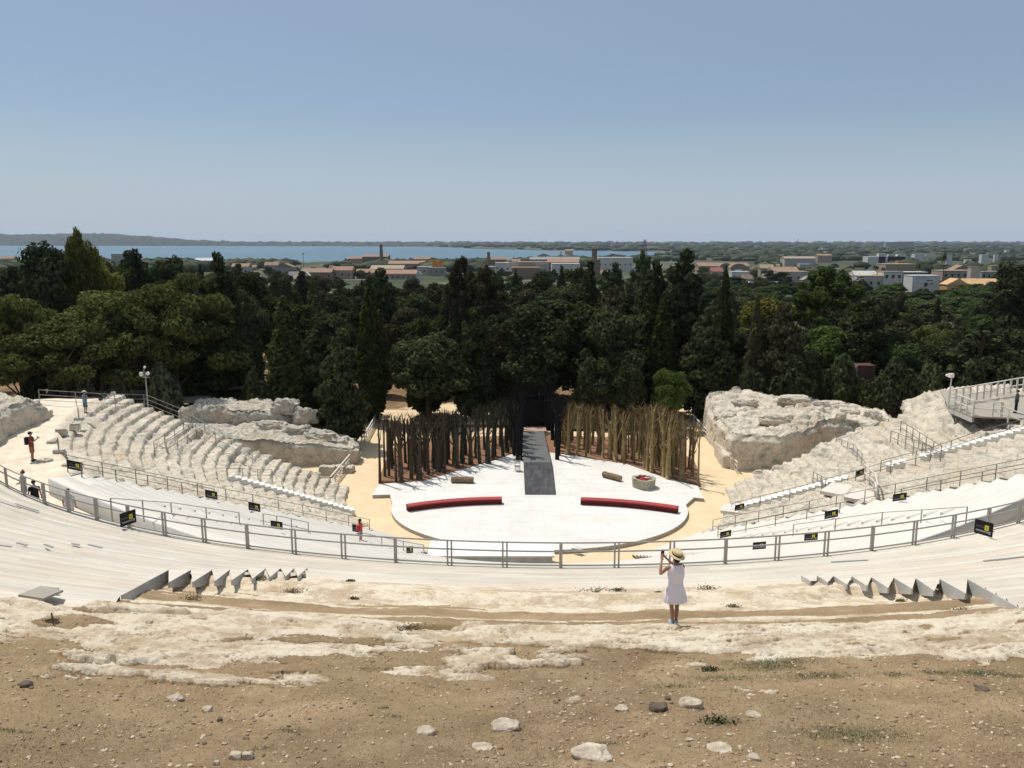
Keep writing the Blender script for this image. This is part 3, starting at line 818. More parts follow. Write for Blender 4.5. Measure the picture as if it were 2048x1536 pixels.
# the great block on the right of the stage
def bigtop(x, y):
    q = fbm(x * 0.16 + 7, y * 0.24 + 3, seed=303, oct=4, gain=0.5) * 4.0
    t = (np.floor(q) + sstep(0.0, 0.10, q - np.floor(q))) * 0.34
    m = sstep(0.0, 2.0, y - 76.0)
    return -18.75 + 0.03 * (y - 75.5) + 0.018 * (x - 22) + t * m
rock_mass("rock_outcrop", "huge weathered limestone block with a pitted grey face right of the stage", "rock",
          [(21.3, 75.4), (25.5, 74.7), (27.6, 76.2), (31.5, 78.6), (36.0, 76.5), (39.5, 78.0), (40.5, 87), (36, 92), (27, 92.5), (22.5, 92), (21.6, 86)], -22.4, -17, 301, 0.32, top_fn=bigtop, nseg=460, nh=44)
# loose upper boulders on it
for i, (u, v, w, h, lb) in enumerate([(1555, 843, 62, 26, "broad rounded slab lying in the middle of the huge block's top"), (1452, 822, 46, 20, "long grey boulder on the near left shoulder of the huge block"),
                                  (1640, 822, 30, 15, "small dark-hollowed boulder near the middle of the block's ridge"), (1700, 828, 36, 15, "row-end boulder on the right part of the huge block's top"),
                                  (1585, 806, 60, 14, "flat slab at the back edge of the huge block"), (1490, 800, 50, 16, "lumpy boulder at the back left of the huge block"),
                                  (1745, 838, 34, 24, "pitted boulder at the right end of the huge block"), (1680, 850, 22, 12, "squat boulder right of the broad slab on the block"), (1660, 800, 56, 12, "thin slab on the far right ridge of the block")]):
    D = 78.5 + (850 - v) * 0.19
    c = PD(u, v, D); c.z = float(bigtop(np.array([c.x]), np.array([D]))[0]) + 0.15; ww = w / FPX * D; hh = h / FPX * D
    nV = MB().ball((0, 0, 0), (1, 1, 1), 36, 20); V = np.array(nV.V)
    V = np.sign(V) * np.abs(V) ** 0.55
    V *= (1 + 0.55 * fbm(V[:, 0] * 1.4 + i * 5, V[:, 1] * 1.4, V[:, 2] * 1.4, seed=320 + i, oct=6, gain=0.62))[:, None]
    V = V * np.array([ww * 0.5, ww * 0.30, max(hh * 0.62, 0.45)]); a_ = 0.35 * sin(i * 1.9); V = V @ np.array([[cos(a_), sin(a_), 0], [-sin(a_), cos(a_), 0], [0, 0, 1]])
    tag(mesh_obj("boulder", V + np.array([c.x, c.y, c.z + 0.1]), nV.F, M['limestone'], origin=(c.x, c.y, c.z)), lb, "boulder")
# low spur left of the right-hand stairs and the parodos ledge
rock_mass("rock_outcrop", "squared limestone spur at the foot of the huge block beside the right-hand rail", "rock", [(20.6, 75.9), (22.4, 75.7), (22.6, 79.5), (21.0, 81)], -22.3, -20.7, 330, 0.12, nseg=120, nh=14, inset=0.15)
rock_mass("rock_outcrop", "eroded limestone stub at the end of the right seat rows facing the sand", "rock", [(27.2, 70.3), (29.0, 69.2), (33, 69.0), (35.5, 71.5), (33, 74.3), (29, 73.8), (27.3, 72.4)], -22.3, -18.6, 331, 0.4, nseg=200, nh=20,
          top_fn=lambda x, y: -19.9 + 0.42 * (x - 27))
rock_mass("boulder", "rounded boulder on the sand below the huge block's shaded face", "boulder", [(25.6 + 1.1 * cos(a), 73.2 + 0.8 * sin(a)) for a in np.linspace(0, 2 * pi, 11)[:-1]], -22.3, -21.3, 332, 0.2, nseg=80, nh=8)
rock_mass("boulder", "low flat stone at the foot of the pitted block face on the sand", "boulder", [(24.0 + 1.0 * cos(a), 74.0 + 0.35 * sin(a)) for a in np.linspace(0, 2 * pi, 11)[:-1]], -22.3, -21.75, 333, 0.12, nseg=80, nh=8)
# upper right rocks above the terraces
rock_mass("rock_outcrop", "cracked limestone shelf above the right seat rows below the terrace platform", "rock", [(35.5, 64), (39, 60), (45, 60), (46, 70), (42, 76), (37.5, 75.5), (35.2, 70)], -16, -12.9, 340, 0.5, nseg=240, nh=20,
          top_fn=lambda x, y: -14.9 + 0.22 * (x - 35) + 0.05 * (66 - y))
rock_mass("rock_outcrop", "bright eroded rock slope under the platform at the far right", "rock", [(33.2, 57.5), (36, 52), (44, 52), (46, 62), (39, 65), (34.5, 63)], -16, -12.8, 341, 0.4, nseg=240, nh=20,
          top_fn=lambda x, y: -14.0 + 0.16 * (x - 34))
# rocks left: back wall (two tiers) behind the left seating
rock_mass("rock_outcrop", "long grey limestone wall ending the left seating beside the parodos", "rock", [(-33.5, 74.5), (-24.5, 75.8), (-19.5, 76.8), (-15.3, 77.3), (-15.6, 79.8), (-19, 82.2), (-25, 84), (-34, 84)], -22.4, -19.3, 350, 0.30, M['limestone_grey'], nseg=420, nh=26,
          top_fn=lambda x, y: np.clip(-19.2 - 0.13 * (x + 24) + 0.02 * (y - 78), -21.3, -18.9))
rock_mass("rock_outcrop", "upper grey rock ridge standing on the long wall behind the left seating", "rock", [(-35, 82.5), (-29, 82.2), (-24.5, 83.5), (-22.2, 85.5), (-24, 88), (-34, 88)], -20.5, -17.7, 351, 0.38, M['limestone_grey'], nseg=320, nh=22,
          top_fn=lambda x, y: np.clip(-17.6 - 0.08 * (x + 30), -18.6, -17.4))
for i, (x, y, s, lb) in enumerate([(-18.6, 71.6, 0.9, "squared block lying nearest the left seat ends"), (-17.4, 73.2, 0.8, "dark square block under the long wall"), (-19.9, 73.0, 1.0, "tilted slab between the left seat ends and the long wall"), (-16.3, 74.6, 1.1, "block against the foot of the long wall by the white rail"), (-20.5, 70.2, 0.9, "broken seat block at the end of the left rows")]):
    rock_mass("boulder", lb, "boulder", [(x - s, y - s * .5), (x + s, y - s * .5), (x + s, y + s * .5), (x - s, y + s * .5)], -22.3, -21.3 + 0.3 * sin(i * 2), 360 + i, 0.14, M['limestone_grey'], nseg=80, nh=8, inset=0.12)
for i, (x, y, z, sx, sy, sz, lb) in enumerate([(-19.5, 79.2, -19.9, 1.5, .9, .8, "jumbled boulder on the right part of the long grey wall"), (-17.6, 78.9, -20.5, 1.1, .7, .7, "smaller jumbled boulder nearer the wall's right end"), (-21.8, 79.6, -19.4, 1.3, .8, .7, "squared boulder in the middle of the long grey wall"), (-16.2, 78.6, -21.0, .9, .7, .6, "lowest boulder at the wall's tip beside the white rail"), (-24.5, 80.5, -19.0, 1.4, .8, .6, "flat boulder on the wall under the upper ridge"), (-24.3, 84.2, -17.6, 1.3, .8, .8, "rough boulder at the right end of the upper ridge"), (-22.0, 84.0, -18.6, 1.2, .9, .9, "broken lump fallen off the upper ridge's right end")]):
    nV = MB().ball((0, 0, 0), (1, 1, 1), 30, 16); V = np.array(nV.V); V = np.sign(V) * np.abs(V) ** 0.6
    V *= (1 + 0.8 * fbm(V[:, 0] * 1.5 + i * 5, V[:, 1] * 1.5, V[:, 2] * 1.5, seed=420 + i, oct=5, gain=0.62))[:, None]
    tag(mesh_obj("boulder", V * np.array([sx, sy, sz]) + np.array([x, y, z]), nV.F, M['limestone_grey'], origin=(x, y, z)), lb, "boulder")
# upper tier rock at the far left
rock_mass("rock_outcrop", "pitted limestone wall and eroded steps above the walkway at the far left", "rock", [XY(37.9, -71.5), XY(39.3, -66), XY(40.2, -60), XY(40.9, -52), XY(50, -52), XY(53, -60), XY(52, -70), XY(46, -77), XY(40.5, -77), XY(38.0, -74.5)], -13.2, -10.5, 370, 0.38, nseg=420, nh=24,
          top_fn=lambda x, y: -11.3 + 0.16 * (np.hypot(x - CX, y - CY) - 39) - 0.9 * sstep(55, 59, y))
# cracked edge stones along the walkway
for i, (u, v, w, lb) in enumerate([(90, 921, 34, "pale flat stone by the feet of the man in the red shirt"), (120, 905, 26, "small rough stone behind the red-shirted man's flat stone"), (105, 885, 30, "worn edge block along the walkway left of the seats"), (122, 862, 34, "worn edge block further up the walkway"), (150, 850, 30, "long thin edge stone of the walkway"), (132, 930, 22, "grey rounded stone under the first black sign")]):
    c = PZ(u, v, -12.9); s = w / FPX * 50 / 2 * 0.8
    rock_mass("boulder", lb, "boulder", [(c.x + s * cos(a), c.y + s * 0.9 * sin(a)) for a in np.linspace(0, 2 * pi, 11)[:-1]], -13.2, -12.78, 380 + i, 0.10, nseg=70, nh=7, inset=0.12)

# ------------------------------------------------------------------ staircases of white steps
def staircase(label, th, r0, r1, n, width, lift=0.42, skip=()):
    root = empty("staircase", (*XY(r0, th), lower_z(r0)), label, "staircase")
    for k in range(n):
        if k in skip: continue
        ra = r0 + (r1 - r0) * k / n; rb = r0 + (r1 - r0) * (k + 1) / n
        a = width / 2
        P = []
        for (rr, s) in ((ra, -1), (ra, 1), (rb, 1), (rb, -1)):
            x, y = XY(rr, th); t = radians(th)
            P.append((x + cos(t) * a * s, y + sin(t) * a * s))
        MB().prism(P, lower_z(ra) - 0.35, lower_z(rb) + lift).build("step", M['step_white'], root)
    return root
staircase("staircase of white painted steps running down beside the left stone seats to the sand", -66.5, S1R - 0.3, 25.8, 22, 0.72)
staircase("staircase of white steps and landings descending the right stone seats to the sand", 66.5, S1R - 0.3, 25.4, 20, 1.0)
staircase("upper flight of white steps climbing the eroded seats on the right", 66.5, 28.0, 36.6, 20, 1.0, skip=(3, 4))
# landings
for (lb, u, v, du, dv, th) in (("white landing slab at the foot of the right-hand staircase", 1465, 1022, 1.9, 1.6, 66), ("white landing slab half way up the right-hand seats under the black sign", 1690, 985, 3.0, 2.6, 50), ("small white slab on the sand before the right staircase", 1545, 985, 2.2, 1.0, 20), ("white stepped slab beside the right deck edge", 1740, 1000, 2.4, 2.6, 48)):
    c = hit(u, v) if "sand" not in lb else PZ(u, v, -21.98)
    if "foot" in lb: c = PZ(u, v, -21.6)
    o = MB().box((0, 0, 0), (du, dv, 0.25), radians(th)).build("landing", M['wood_white']); o.location = (c.x, c.y, c.z + 0.12 if "sand" not in lb else c.z - 0.05)
    tag(o, lb, "landing")

# ================================================================== FENCES AND RAILS
def fence(name, label, pts, h=1.0, rails=(1.0, 0.5), spacing=2.0, pw=0.05, rw=0.04, mat=None, cat="railing", double=False, lean=0, group=None):
    """pts: world foot points"""
    mat = mat or M['metal']
    root = empty(name, pts[0], label, cat, group)
    pts = [Vector(p) for p in pts]
    for f in rails:
        b = MB()
        for a, c in zip(pts[:-1], pts[1:]):
            b.bar(a + Vector((0, 0, h * f)), c + Vector((0, 0, h * f)), rw)
        b.build("rail", mat, root)
    L = [0]
    for a, c in zip(pts[:-1], pts[1:]): L.append(L[-1] + (c - a).length)
    n = max(1, int(round(L[-1] / spacing)))
    for k in range(n + 1):
        s = L[-1] * k / n
        i = max(j for j in range(len(pts) - 1) if L[j] <= s + 1e-9)
        t = (s - L[i]) / max(1e-6, L[i + 1] - L[i]); p = pts[i].lerp(pts[i + 1], t)
        d = (pts[i + 1] - pts[i]); d.z = 0
        if d.length > 0: d.normalize()
        b = MB()
        if double and (k % 3):
            for s_ in (-0.075, 0.075): b.bar(p + d * s_ - Vector((0, 0, 0.1)), p + d * s_ + Vector((0, 0, h + 0.01)), pw * 0.85)
        else:
            b.bar(p - Vector((0, 0, 0.1)), p + Vector((0, 0, h + 0.01)), pw * (1.6 if double else 1))
        b.build("post", mat, root)
    return root
arc = [Vector((*XY(S2R + 0.12, t), upper_z(S2R) + 0.08)) for t in np.linspace(-60, 56, 117)]
fence("fence", "long curving grey metal fence with three rails in front of the upper boards", arc, 0.98, (1.0, 0.66, 0.12), 2.05, 0.07, 0.045, cat="fence", double=True)

def sign(label, c, right, hgt=0.52, w=0.95, up_=Vector((0, 0, 1))):
    w *= 0.78; hgt *= 0.85
    """black banner with a yellow square and pale lines; right = direction of its long edge"""
    right = Vector(right).normalized(); n = right.cross(up_).normalized()
    if n.y > 0: n = -n
    root = empty("sign", c, label, "sign", "black banners on the railings")
    c = Vector(c)
    def quad(name, x0, x1, y0, y1, off, th, mat):
        P = []
        for o_ in (off, off + th):
            for (x, y) in ((x0, y0), (x1, y0), (x1, y1), (x0, y1)): P.append(tuple(c + right * x * w + up_ * y * hgt + n * o_))
        return mesh_obj(name, np.array(P), [(0, 3, 2, 1), (4, 5, 6, 7), (0, 1, 5, 4), (1, 2, 6, 5), (2, 3, 7, 6), (3, 0, 4, 7)], mat, root)
    quad("panel", -0.5, 0.5, -0.5, 0.5, 0, 0.02, M['black'])
    pr = quad("print", 0.06, 0.28, -0.12, 0.24, 0.022, 0.004, M['yellow'])
    quad("letter", 0.13, 0.20, -0.03, 0.14, 0.027, 0.003, pm("olive print", (0.30, 0.26, 0.03), 0.1) if 'olive' not in M else M['olive'])
    x = -0.40
    while x < 0.0:                      # faint upper line of small letters
        ww = random.choice((0.02, 0.03, 0.035)); quad("lettering", x, x + ww, 0.0, 0.13, 0.022, 0.003, M['print_dim']); x += ww + 0.018
    x = -0.40
    while x < 0.26:                     # heavier lower line
        ww = random.choice((0.03, 0.045, 0.05)); quad("lettering", x, x + ww, -0.30, -0.17, 0.022, 0.003, M['print_grey']); x += ww + 0.012
    quad("lettering", 0.30, 0.40, -0.34, -0.14, 0.022, 0.003, M['print_grey'])
    return root
M['olive'] = pm("olive print", (0.30, 0.26, 0.03), 0.1)

# railings on the lower tier
def cav(r, th, dz=0.0): return Vector((*XY(r, th), lower_z(r) + 0.15 + dz))
RL = [cav(rr, -46.6 - 0.3 * (rr - 18) / 19) for rr in np.linspace(37.2, 17.6, 10)]
fence("railing", "thin rail with black banners along the left edge of the white deck", RL, 1.0, (1.0, 0.45), 2.0, 0.04, 0.03, M['metal_dark'])
RR = [cav(rr, 46.2) for rr in np.linspace(37.2, 17.6, 10)]
fence("railing", "thin rail with black banners along the right edge of the white deck", RR, 1.0, (1.0, 0.45), 2.0, 0.04, 0.03, M['metal_dark'])
def sgn(label, u, v, dz, right, lower=True, zoff=0.75, w=0.95, h=0.52):
    """find the surface point whose raised point projects at u,v"""
    vv = v
    for _ in range(4):
        p = hit(u, vv, lower); q = p + Vector((0, 0, zoff))
        f = q.y * cos(PITCH) - q.z * sin(PITCH); d = -(q.z * cos(PITCH) + q.y * sin(PITCH))
        vq = 768 + FPX * d / f; vv += v - vq
    p = hit(u, vv, lower); c = p + Vector((0, 0, zoff))
    return sign(label, c, right, h, w)
rad_l = Vector((sin(radians(46.6)), cos(radians(46.6)), -S1S)) ; rad_r = Vector((sin(radians(46)), -cos(radians(46)), S1S))
sgn("black banner with yellow square at the top of the left deck rail", 152, 931, 0, rad_l, w=1.05, h=0.62)
sgn("black banner with yellow square half way down the left deck rail", 424, 989, 0, rad_l, w=1.05, h=0.6)
sgn("black banner with yellow square left of the stone seats' lowest rows", 510, 1014, 0, rad_l, w=1.05, h=0.6)
sgn("black banner at the bottom of the left deck rail beside the woman in coral", 715, 1057, 0, rad_l, w=1.05, h=0.6)
sgn("black banner on a short rail on the white deck left of the booth", 555, 1050, 0, (1, -0.15, -0.1), w=0.85, h=0.5)
sgn("black banner fixed on the long grey fence at the left", 258, 1036, 0, (0.55, 1.0, 0.0), False, 0.55, 0.92, 0.66)
sgn("black banner fixed on the long grey fence at the far right", 1965, 1056, 0, (0.55, -0.85, 0.0), False, 0.5, 0.88, 0.66)
sgn("black banner low at the left foot of the right-hand staircase", 1478, 1014, 0, (1, 0.1, 0.22), w=1.0, h=0.55)
sgn("black banner on the rail above the white landing in the right seats", 1718, 946, 0, (1, 0.2, 0.3), w=0.95, h=0.55)
sgn("black banner at the right deck rail beside the timber-framed stair", 1797, 994, 0, (1, -0.05, 0.16), w=1.0, h=0.52)
sgn("black banner at the top end of the lower right rail", 1661, 1028, 0, (1, -0.1, 0.25), w=1.0, h=0.55)
sgn("black banner at the bottom end of the lower right rail", 1450, 1068, 0, (1, 0.1, 0.18), w=0.95, h=0.5)
sgn("small black banner just behind the fence right of the woman in white", 1517, 1091, 0, (1, 0, 0.08), w=0.85, h=0.45)
sgn("small black banner behind the fence on the white deck's right aisle", 1620, 1073, 0, (1, 0, 0.08), w=0.85, h=0.45)
sgn("dark banner on the low rail left of the booth", 820, 1099, 0, (1, 0, 0.05), w=0.5, h=0.5)
sgn("small banner on the wall at the far left rock", 18, 824, 0, (0.5, 0.85, 0.0), False, 0.3, 0.9, 0.8)

def rail_px(label, px, h=1.0, rails=(1.0, 0.5), spacing=2.0, mat=None, z=None, lower=True, pw=0.045, rw=0.035, name="railing", cat="railing"):
    P = []
    for q in px:
        if len(q) == 3: P.append(PZ(q[0], q[1], q[2]))
        else: P.append(hit(q[0], q[1], lower) + Vector((0, 0, 0.1)))
    return fence(name, label, P, h, rails, spacing, pw, rw, mat, cat)
rail_px("grey three-rail fence at the top of the left seating beside the man in blue", [(80, 808, -12.9), (140, 812, -12.9), (200, 815, -13.3), (295, 818), (362, 845)], 1.15, (1.0, 0.66, 0.3), 3.2)
rail_px("long three-rail fence running down the far end of the left seating", [(362, 847), (505, 925, -18.0)], 1.15, (1.0, 0.66, 0.3), 5.5)
rail_px("short rail across the left staircase head", [(455, 965), (545, 965)], 1.0, (1.0, 0.5), 2.0, M['metal_dark'])
rail_px("handrail over the left seats' upper stair, left side", [(310, 915), (385, 860)], 1.1, (1.0, 0.5), 2.5, M['metal_dark'])
rail_px("handrail over the left seats' upper stair, right side", [(335, 915), (410, 865)], 1.1, (1.0, 0.5), 2.5, M['metal_dark'])
rail_px("slim rail crossing the left stone seats above the white deck", [(165, 965), (300, 985), (430, 1010)], 0.95, (1.0,), 2.2, M['metal_dark'])
rail_px("low rail on the white deck behind the fence at the left", [(225, 1042), (350, 1046), (480, 1062)], 0.9, (1.0,), 2.4)
rail_px("low rail under the short banner on the white deck", [(528, 1062), (572, 1068), (618, 1078)], 0.9, (1.0, 0.5), 1.2)
rail_px("rail going down the white deck beside the booth", [(720, 1096), (800, 1112), (848, 1120)], 0.9, (1.0,), 1.3)
rail_px("thin rail following the right-hand staircase down to the sand", [(1463, 1030, -21.9), (1600, 1000), (1690, 975), (1780, 950)], 1.0, (1.0, 0.5), 2.4, M['metal_dark'])
rail_px("thin rail following the upper right flight of steps", [(1760, 950), (1860, 925), (1960, 890), (2048, 868)], 1.0, (1.0, 0.5), 2.4, M['metal_dark'])
rail_px("lower thin rail between the right stone seats and the deck", [(1435, 1085), (1560, 1062), (1678, 1040)], 1.0, (1.0, 0.45), 2.2, M['metal_dark'])
rail_px("rail on the white deck's right aisle behind the fence", [(1585, 1085), (1760, 1065), (1930, 1060)], 0.95, (1.0,), 3.0)
rail_px("rail along the top of the right white deck beside the rocks", [(1800, 1010), (1920, 985), (2048, 962)], 0.9, (1.0,), 2.4, M['metal_dark'])
rail_px("three-rail fence climbing above the recess right of the huge block", [(1671, 896, -18.3), (1775, 862, -16.8)], 1.1, (1.0, 0.66, 0.33), 3.2)
rail_px("short rail at the recess corner right of the huge block", [(1671, 897, -18.3), (1706, 915), (1722, 935)], 1.0, (1.0, 0.5), 1.6)
rail_px("crossing rail in the middle of the right stone seats", [(1780, 890), (1860, 925)], 1.1, (1.0, 0.5), 1.6, M['metal_dark'])
rail_px("crossing rail higher in the right stone seats", [(1800, 870), (1880, 925)], 1.1, (1.0, 0.5), 1.6, M['metal_dark'])
rail_px("short stair rail beside the eroded stub on the right", [(1625, 970), (1650, 985)], 1.0, (1.0, 0.5), 1.2, M['metal_dark'])
# white timber rails beside the sand (parodoi)
def timber_rail(label, pts, h=1.05, spacing=1.7, cross=True):
    root = empty("fence", pts[0], label, "fence")
    pts = [Vector(p) for p in pts]
    for f, w in ((1.0, 0.13), (0.6, 0.06), (0.15, 0.06)):
        b = MB()
        for a, c in zip(pts[:-1], pts[1:]): b.bar(a + Vector((0, 0, h * f)), c + Vector((0, 0, h * f)), w, 0.05)
        b.build("rail", M['wood_rail'], root)
    for a, c in zip(pts[:-1], pts[1:]):
        n = max(1, int(round((c - a).length / spacing)))
        for k in range(n + 1):
            p = a.lerp(c, k / n); MB().bar(p, p + Vector((0, 0, h)), 0.09).build("post", M['wood_rail'], root)
            if cross and k < n:
                q = a.lerp(c, (k + 1) / n)
                MB().bar(p + Vector((0, 0, h * 0.15)), q + Vector((0, 0, h * 0.6)), 0.045).build("brace", M['wood_rail'], root)
    return root
timber_rail("whitewashed timber fence along the sand path left of the stage, ending by the seats", [PZ(576, 975, -22), PZ(661, 977, -22), PZ(720, 905, -22), PZ(756, 838, -22)])
timber_rail("whitewashed timber fence along the sand path between the bare trees and the huge block", [PZ(1474, 946, -22), PZ(1373, 833, -22)], 1.05, 2.2, False)
# low beams behind the bare trees
for (lb, x0, x1, y) in (("dark low barrier behind the bare trees on the left", -12.0, 0.6, 90.5), ("dark low barrier behind the bare trees on the right", 5.2, 15.0, 88.5)):
    o = MB().box(((x0 + x1) / 2, y, -21.2), (x1 - x0, 0.12, 0.35)).box((x0 + 0.2, y, -21.6), (0.15, 0.1, 0.9)).box((x1 - 0.2, y, -21.6), (0.15, 0.1, 0.9)).box(((x0 + x1) / 2, y, -21.6), (0.15, 0.1, 0.9)).build("barrier", M['trunk'])
    tag(o, lb, "barrier")
# timber framed stair rail on the right deck edge
root = empty("stair_rail", hit(1740, 985), "tall white timber rail with brown cladding beside the right landing", "railing")
p0, p1, p2 = hit(1728, 965), hit(1748, 985), hit(1752, 1010)
for k, (a, b_) in enumerate([(p0, p1), (p1, p2)]):
    for f in (0.55, 1.1): MB().bar(a + Vector((0, 0, f + 0.2)), b_ + Vector((0, 0, f + 0.2)), 0.09).build("rail", M['wood_rail'], root)
for a in (p0, p0.lerp(p1, .5), p1, p2): MB().bar(a, a + Vector((0, 0, 1.35)), 0.09).build("post", M['wood_rail'], root)
MB().bar(p1 + Vector((0, 0, -0.3)), p2 + Vector((0, 0, 0.2)), 0.06, 0.9).build("cladding", pm("brown cladding", (0.22, 0.13, 0.085), 0.2, 4), root)
# platform with white railing at the top right
def platform():
    root = empty("platform", (40, 60, -13), "raised pale platform with a white timber railing at the far right above the seats", "platform")
    A = PZ(1897, 812, -12.75); B = PZ(1945, 832, -12.75); Cc = PZ(2060, 838, -12.75); E = PZ(2060, 796, -12.75)
    fl = [(A.x, A.y), (B.x, B.y), (Cc.x + 1, Cc.y), (E.x + 4, E.y), (A.x + 3, A.y + 7.0)]
    MB().prism(fl, -12.87, -12.75).build("floor", M['deck_up'], root)
    MB().prism([(A.x + .02, A.y + .02), (B.x + .02, B.y + .05), (B.x + .4, B.y + .4), (A.x + .4, A.y + .4)], -13.25, -12.872).build("skirt", M['panel_grey'], root)
    def run(P, Q, n, hh=1.15, w=0.1):
        for f in (1.0, 0.5): MB().bar(P + Vector((0, 0, hh * f)), Q + Vector((0, 0, hh * f)), w, 0.06).build("rail", M['wood_rail'], root)
        for k in range(n + 1):
            p = P.lerp(Q, k / n); MB().bar(p, p + Vector((0, 0, hh)), w).build("post", M['wood_rail'], root)
    run(A, B, 4, 1.15, 0.09)
    run(B, B.lerp(Cc, 0.5), 1, 1.15, 0.14)
    far = Vector((E.x + 4, E.y, -12.75)); A2 = A + Vector((0.1, 0.3, 0))
    run(A2, A2 + Vector((9.5, 5.0, 0.25)), 12, 1.2, 0.12)
    run(B.lerp(Cc, 0.35), Cc + Vector((0, -3, -0.8)), 4, 1.0, 0.07)
    return root
platform()
# ================================================================== STAGE
SZ = -21.72
def stage_floor():
    root = empty("stage_floor", (CX, 66, -22), "white boarded stage floor with a rounded front edge in the middle of the orchestra", "stage")
    pts = []
    tl = PZ(745, 990, SZ); tr = PZ(1408, 997, SZ)
    front = [(790, 1024), (812, 1046), (840, 1066), (880, 1084), (940, 1098), (1010, 1108), (1080, 1112), (1150, 1108), (1210, 1100), (1265, 1086), (1305, 1070), (1335, 1052), (1360, 1026)]
    P = [PZ(u, v, SZ) for u, v in front]
    # smooth ellipse between the two shoulders
    c = (2.25, 64.0); a = 12.2; b_ = 9.9
    el = [(c[0] + a * cos(t), c[1] - b_ * sin(t)) for t in np.linspace(pi, 0, 60)]
    poly = [(tl.x, tl.y), (PZ(780, 989, SZ).x, PZ(780, 989, SZ).y)] + [(x, y) for x, y in el] + [(PZ(1388, 995, SZ).x, PZ(1388, 995, SZ).y), (tr.x, tr.y)]
    back = [PZ(1396, 972, SZ), PZ(1330, 955, SZ), PZ(1245, 925, SZ), PZ(1120, 906, SZ), PZ(1045, 900, SZ), PZ(985, 922, SZ), PZ(900, 945, SZ), PZ(840, 962, SZ), PZ(758, 968, SZ)]
    poly += [(p.x, p.y) for p in back]
    n = len(poly)
    top = [(x, y, SZ) for x, y in poly]
    mesh_obj("boards", np.array(top), [tuple(range(n))], M['floor_white'], root, uv=np.array(poly))
    V = top + [(x, y, -22.1) for x, y in poly]
    mesh_obj("edge", np.array(V), [(i, i + n, (i + 1) % n + n, (i + 1) % n) for i in range(n)], pm("stage edge", (0.40, 0.35, 0.28), 0.2, 2), root)
stage_floor()
# red brown earth bed of the grove
bed = [PZ(757, 968, -22), PZ(770, 930, -22), PZ(792, 893, -22), PZ(850, 882, -22), PZ(960, 878, -22), PZ(1050, 876, -22), PZ(1180, 878, -22), PZ(1330, 885, -22), PZ(1390, 930, -22), PZ(1400, 974, -22), PZ(1330, 962, -22), PZ(1260, 935, -22), PZ(1120, 912, -22), PZ(1045, 905, -22), PZ(900, 952, -22), PZ(845, 968, -22)]
bx = [(p.x, p.y) for p in bed]
o = MB().prism(bx, -22.3, -21.70).build("earth_bed", pm("red brown earth", (0.25, 0.135, 0.08), 0.3, 1.2, 0.95, 0.6, 8)); tag(o, "strip of red-brown earth under the bare stage trees", kind="structure")
# ramp
def ramp_build():
    root = empty("stage_ramp", (2.5, 70, -22), "dark grey ramp leading from the white floor up to the black gateway", "ramp")
    x0, x1 = 1.12, 3.82
    z0, z1, z2 = SZ + 0.012, -21.25, -21.15
    y0, y1, y2 = 66.6, 75.3, 87.8
    m1, nt, b = new_mat("charcoal ramp cloth"); co = coords(nt)
    mp = nt.nodes.new("ShaderNodeMapping"); mp.inputs["Scale"].default_value = (2.2, 0.5, 1); nt.links.new(co, mp.inputs[0])
    nt.links.new(ramp(nt, noise_n(nt, mp.outputs[0], 1.3, 6, 0.75, 0.8), [(0.35, (0.028, 0.028, 0.030)), (0.6, (0.075, 0.075, 0.078)), (0.75, (0.14, 0.14, 0.14))]), b.inputs["Base Color"]); b.inputs["Roughness"].default_value = 0.7
    m2 = pm("slate grey ramp", (0.135, 0.135, 0.135), 0.25, 1.5, 0.7)
    mesh_obj("slope", np.array([(x0, y0, z0), (x1, y0, z0), (x1 - 0.05, y1, z1), (x0, y1, z1)]), [(0, 1, 2, 3)], m1, root)
    mesh_obj("walkway", np.array([(x0, y1, z1), (x1 - 0.05, y1, z1), (x1 - 0.25, y2, z2), (x0 + 0.05, y2, z2)]), [(0, 1, 2, 3)], m2, root)
    sm = pm("dark ramp side", (0.02, 0.018, 0.018), 0.3, 2)
    for x, xb in ((x0, x0 + 0.05), (x1, x1 - 0.25)):
        mesh_obj("side", np.array([(x, y0, z0), (x, y1, z1), (xb, y2, z2), (xb, y2, -22), (x, y1, -22), (x, y0 - 0.02, -21.7)]), [(0, 1, 2, 3, 4, 5)], sm, root)
    MB().box((2.5, 88.9, -21.24), (2.75, 2.1, 0.14)).build("top_board", pm("pinkish boards", (0.42, 0.27, 0.21), 0.15, 3), root)
ramp_build()

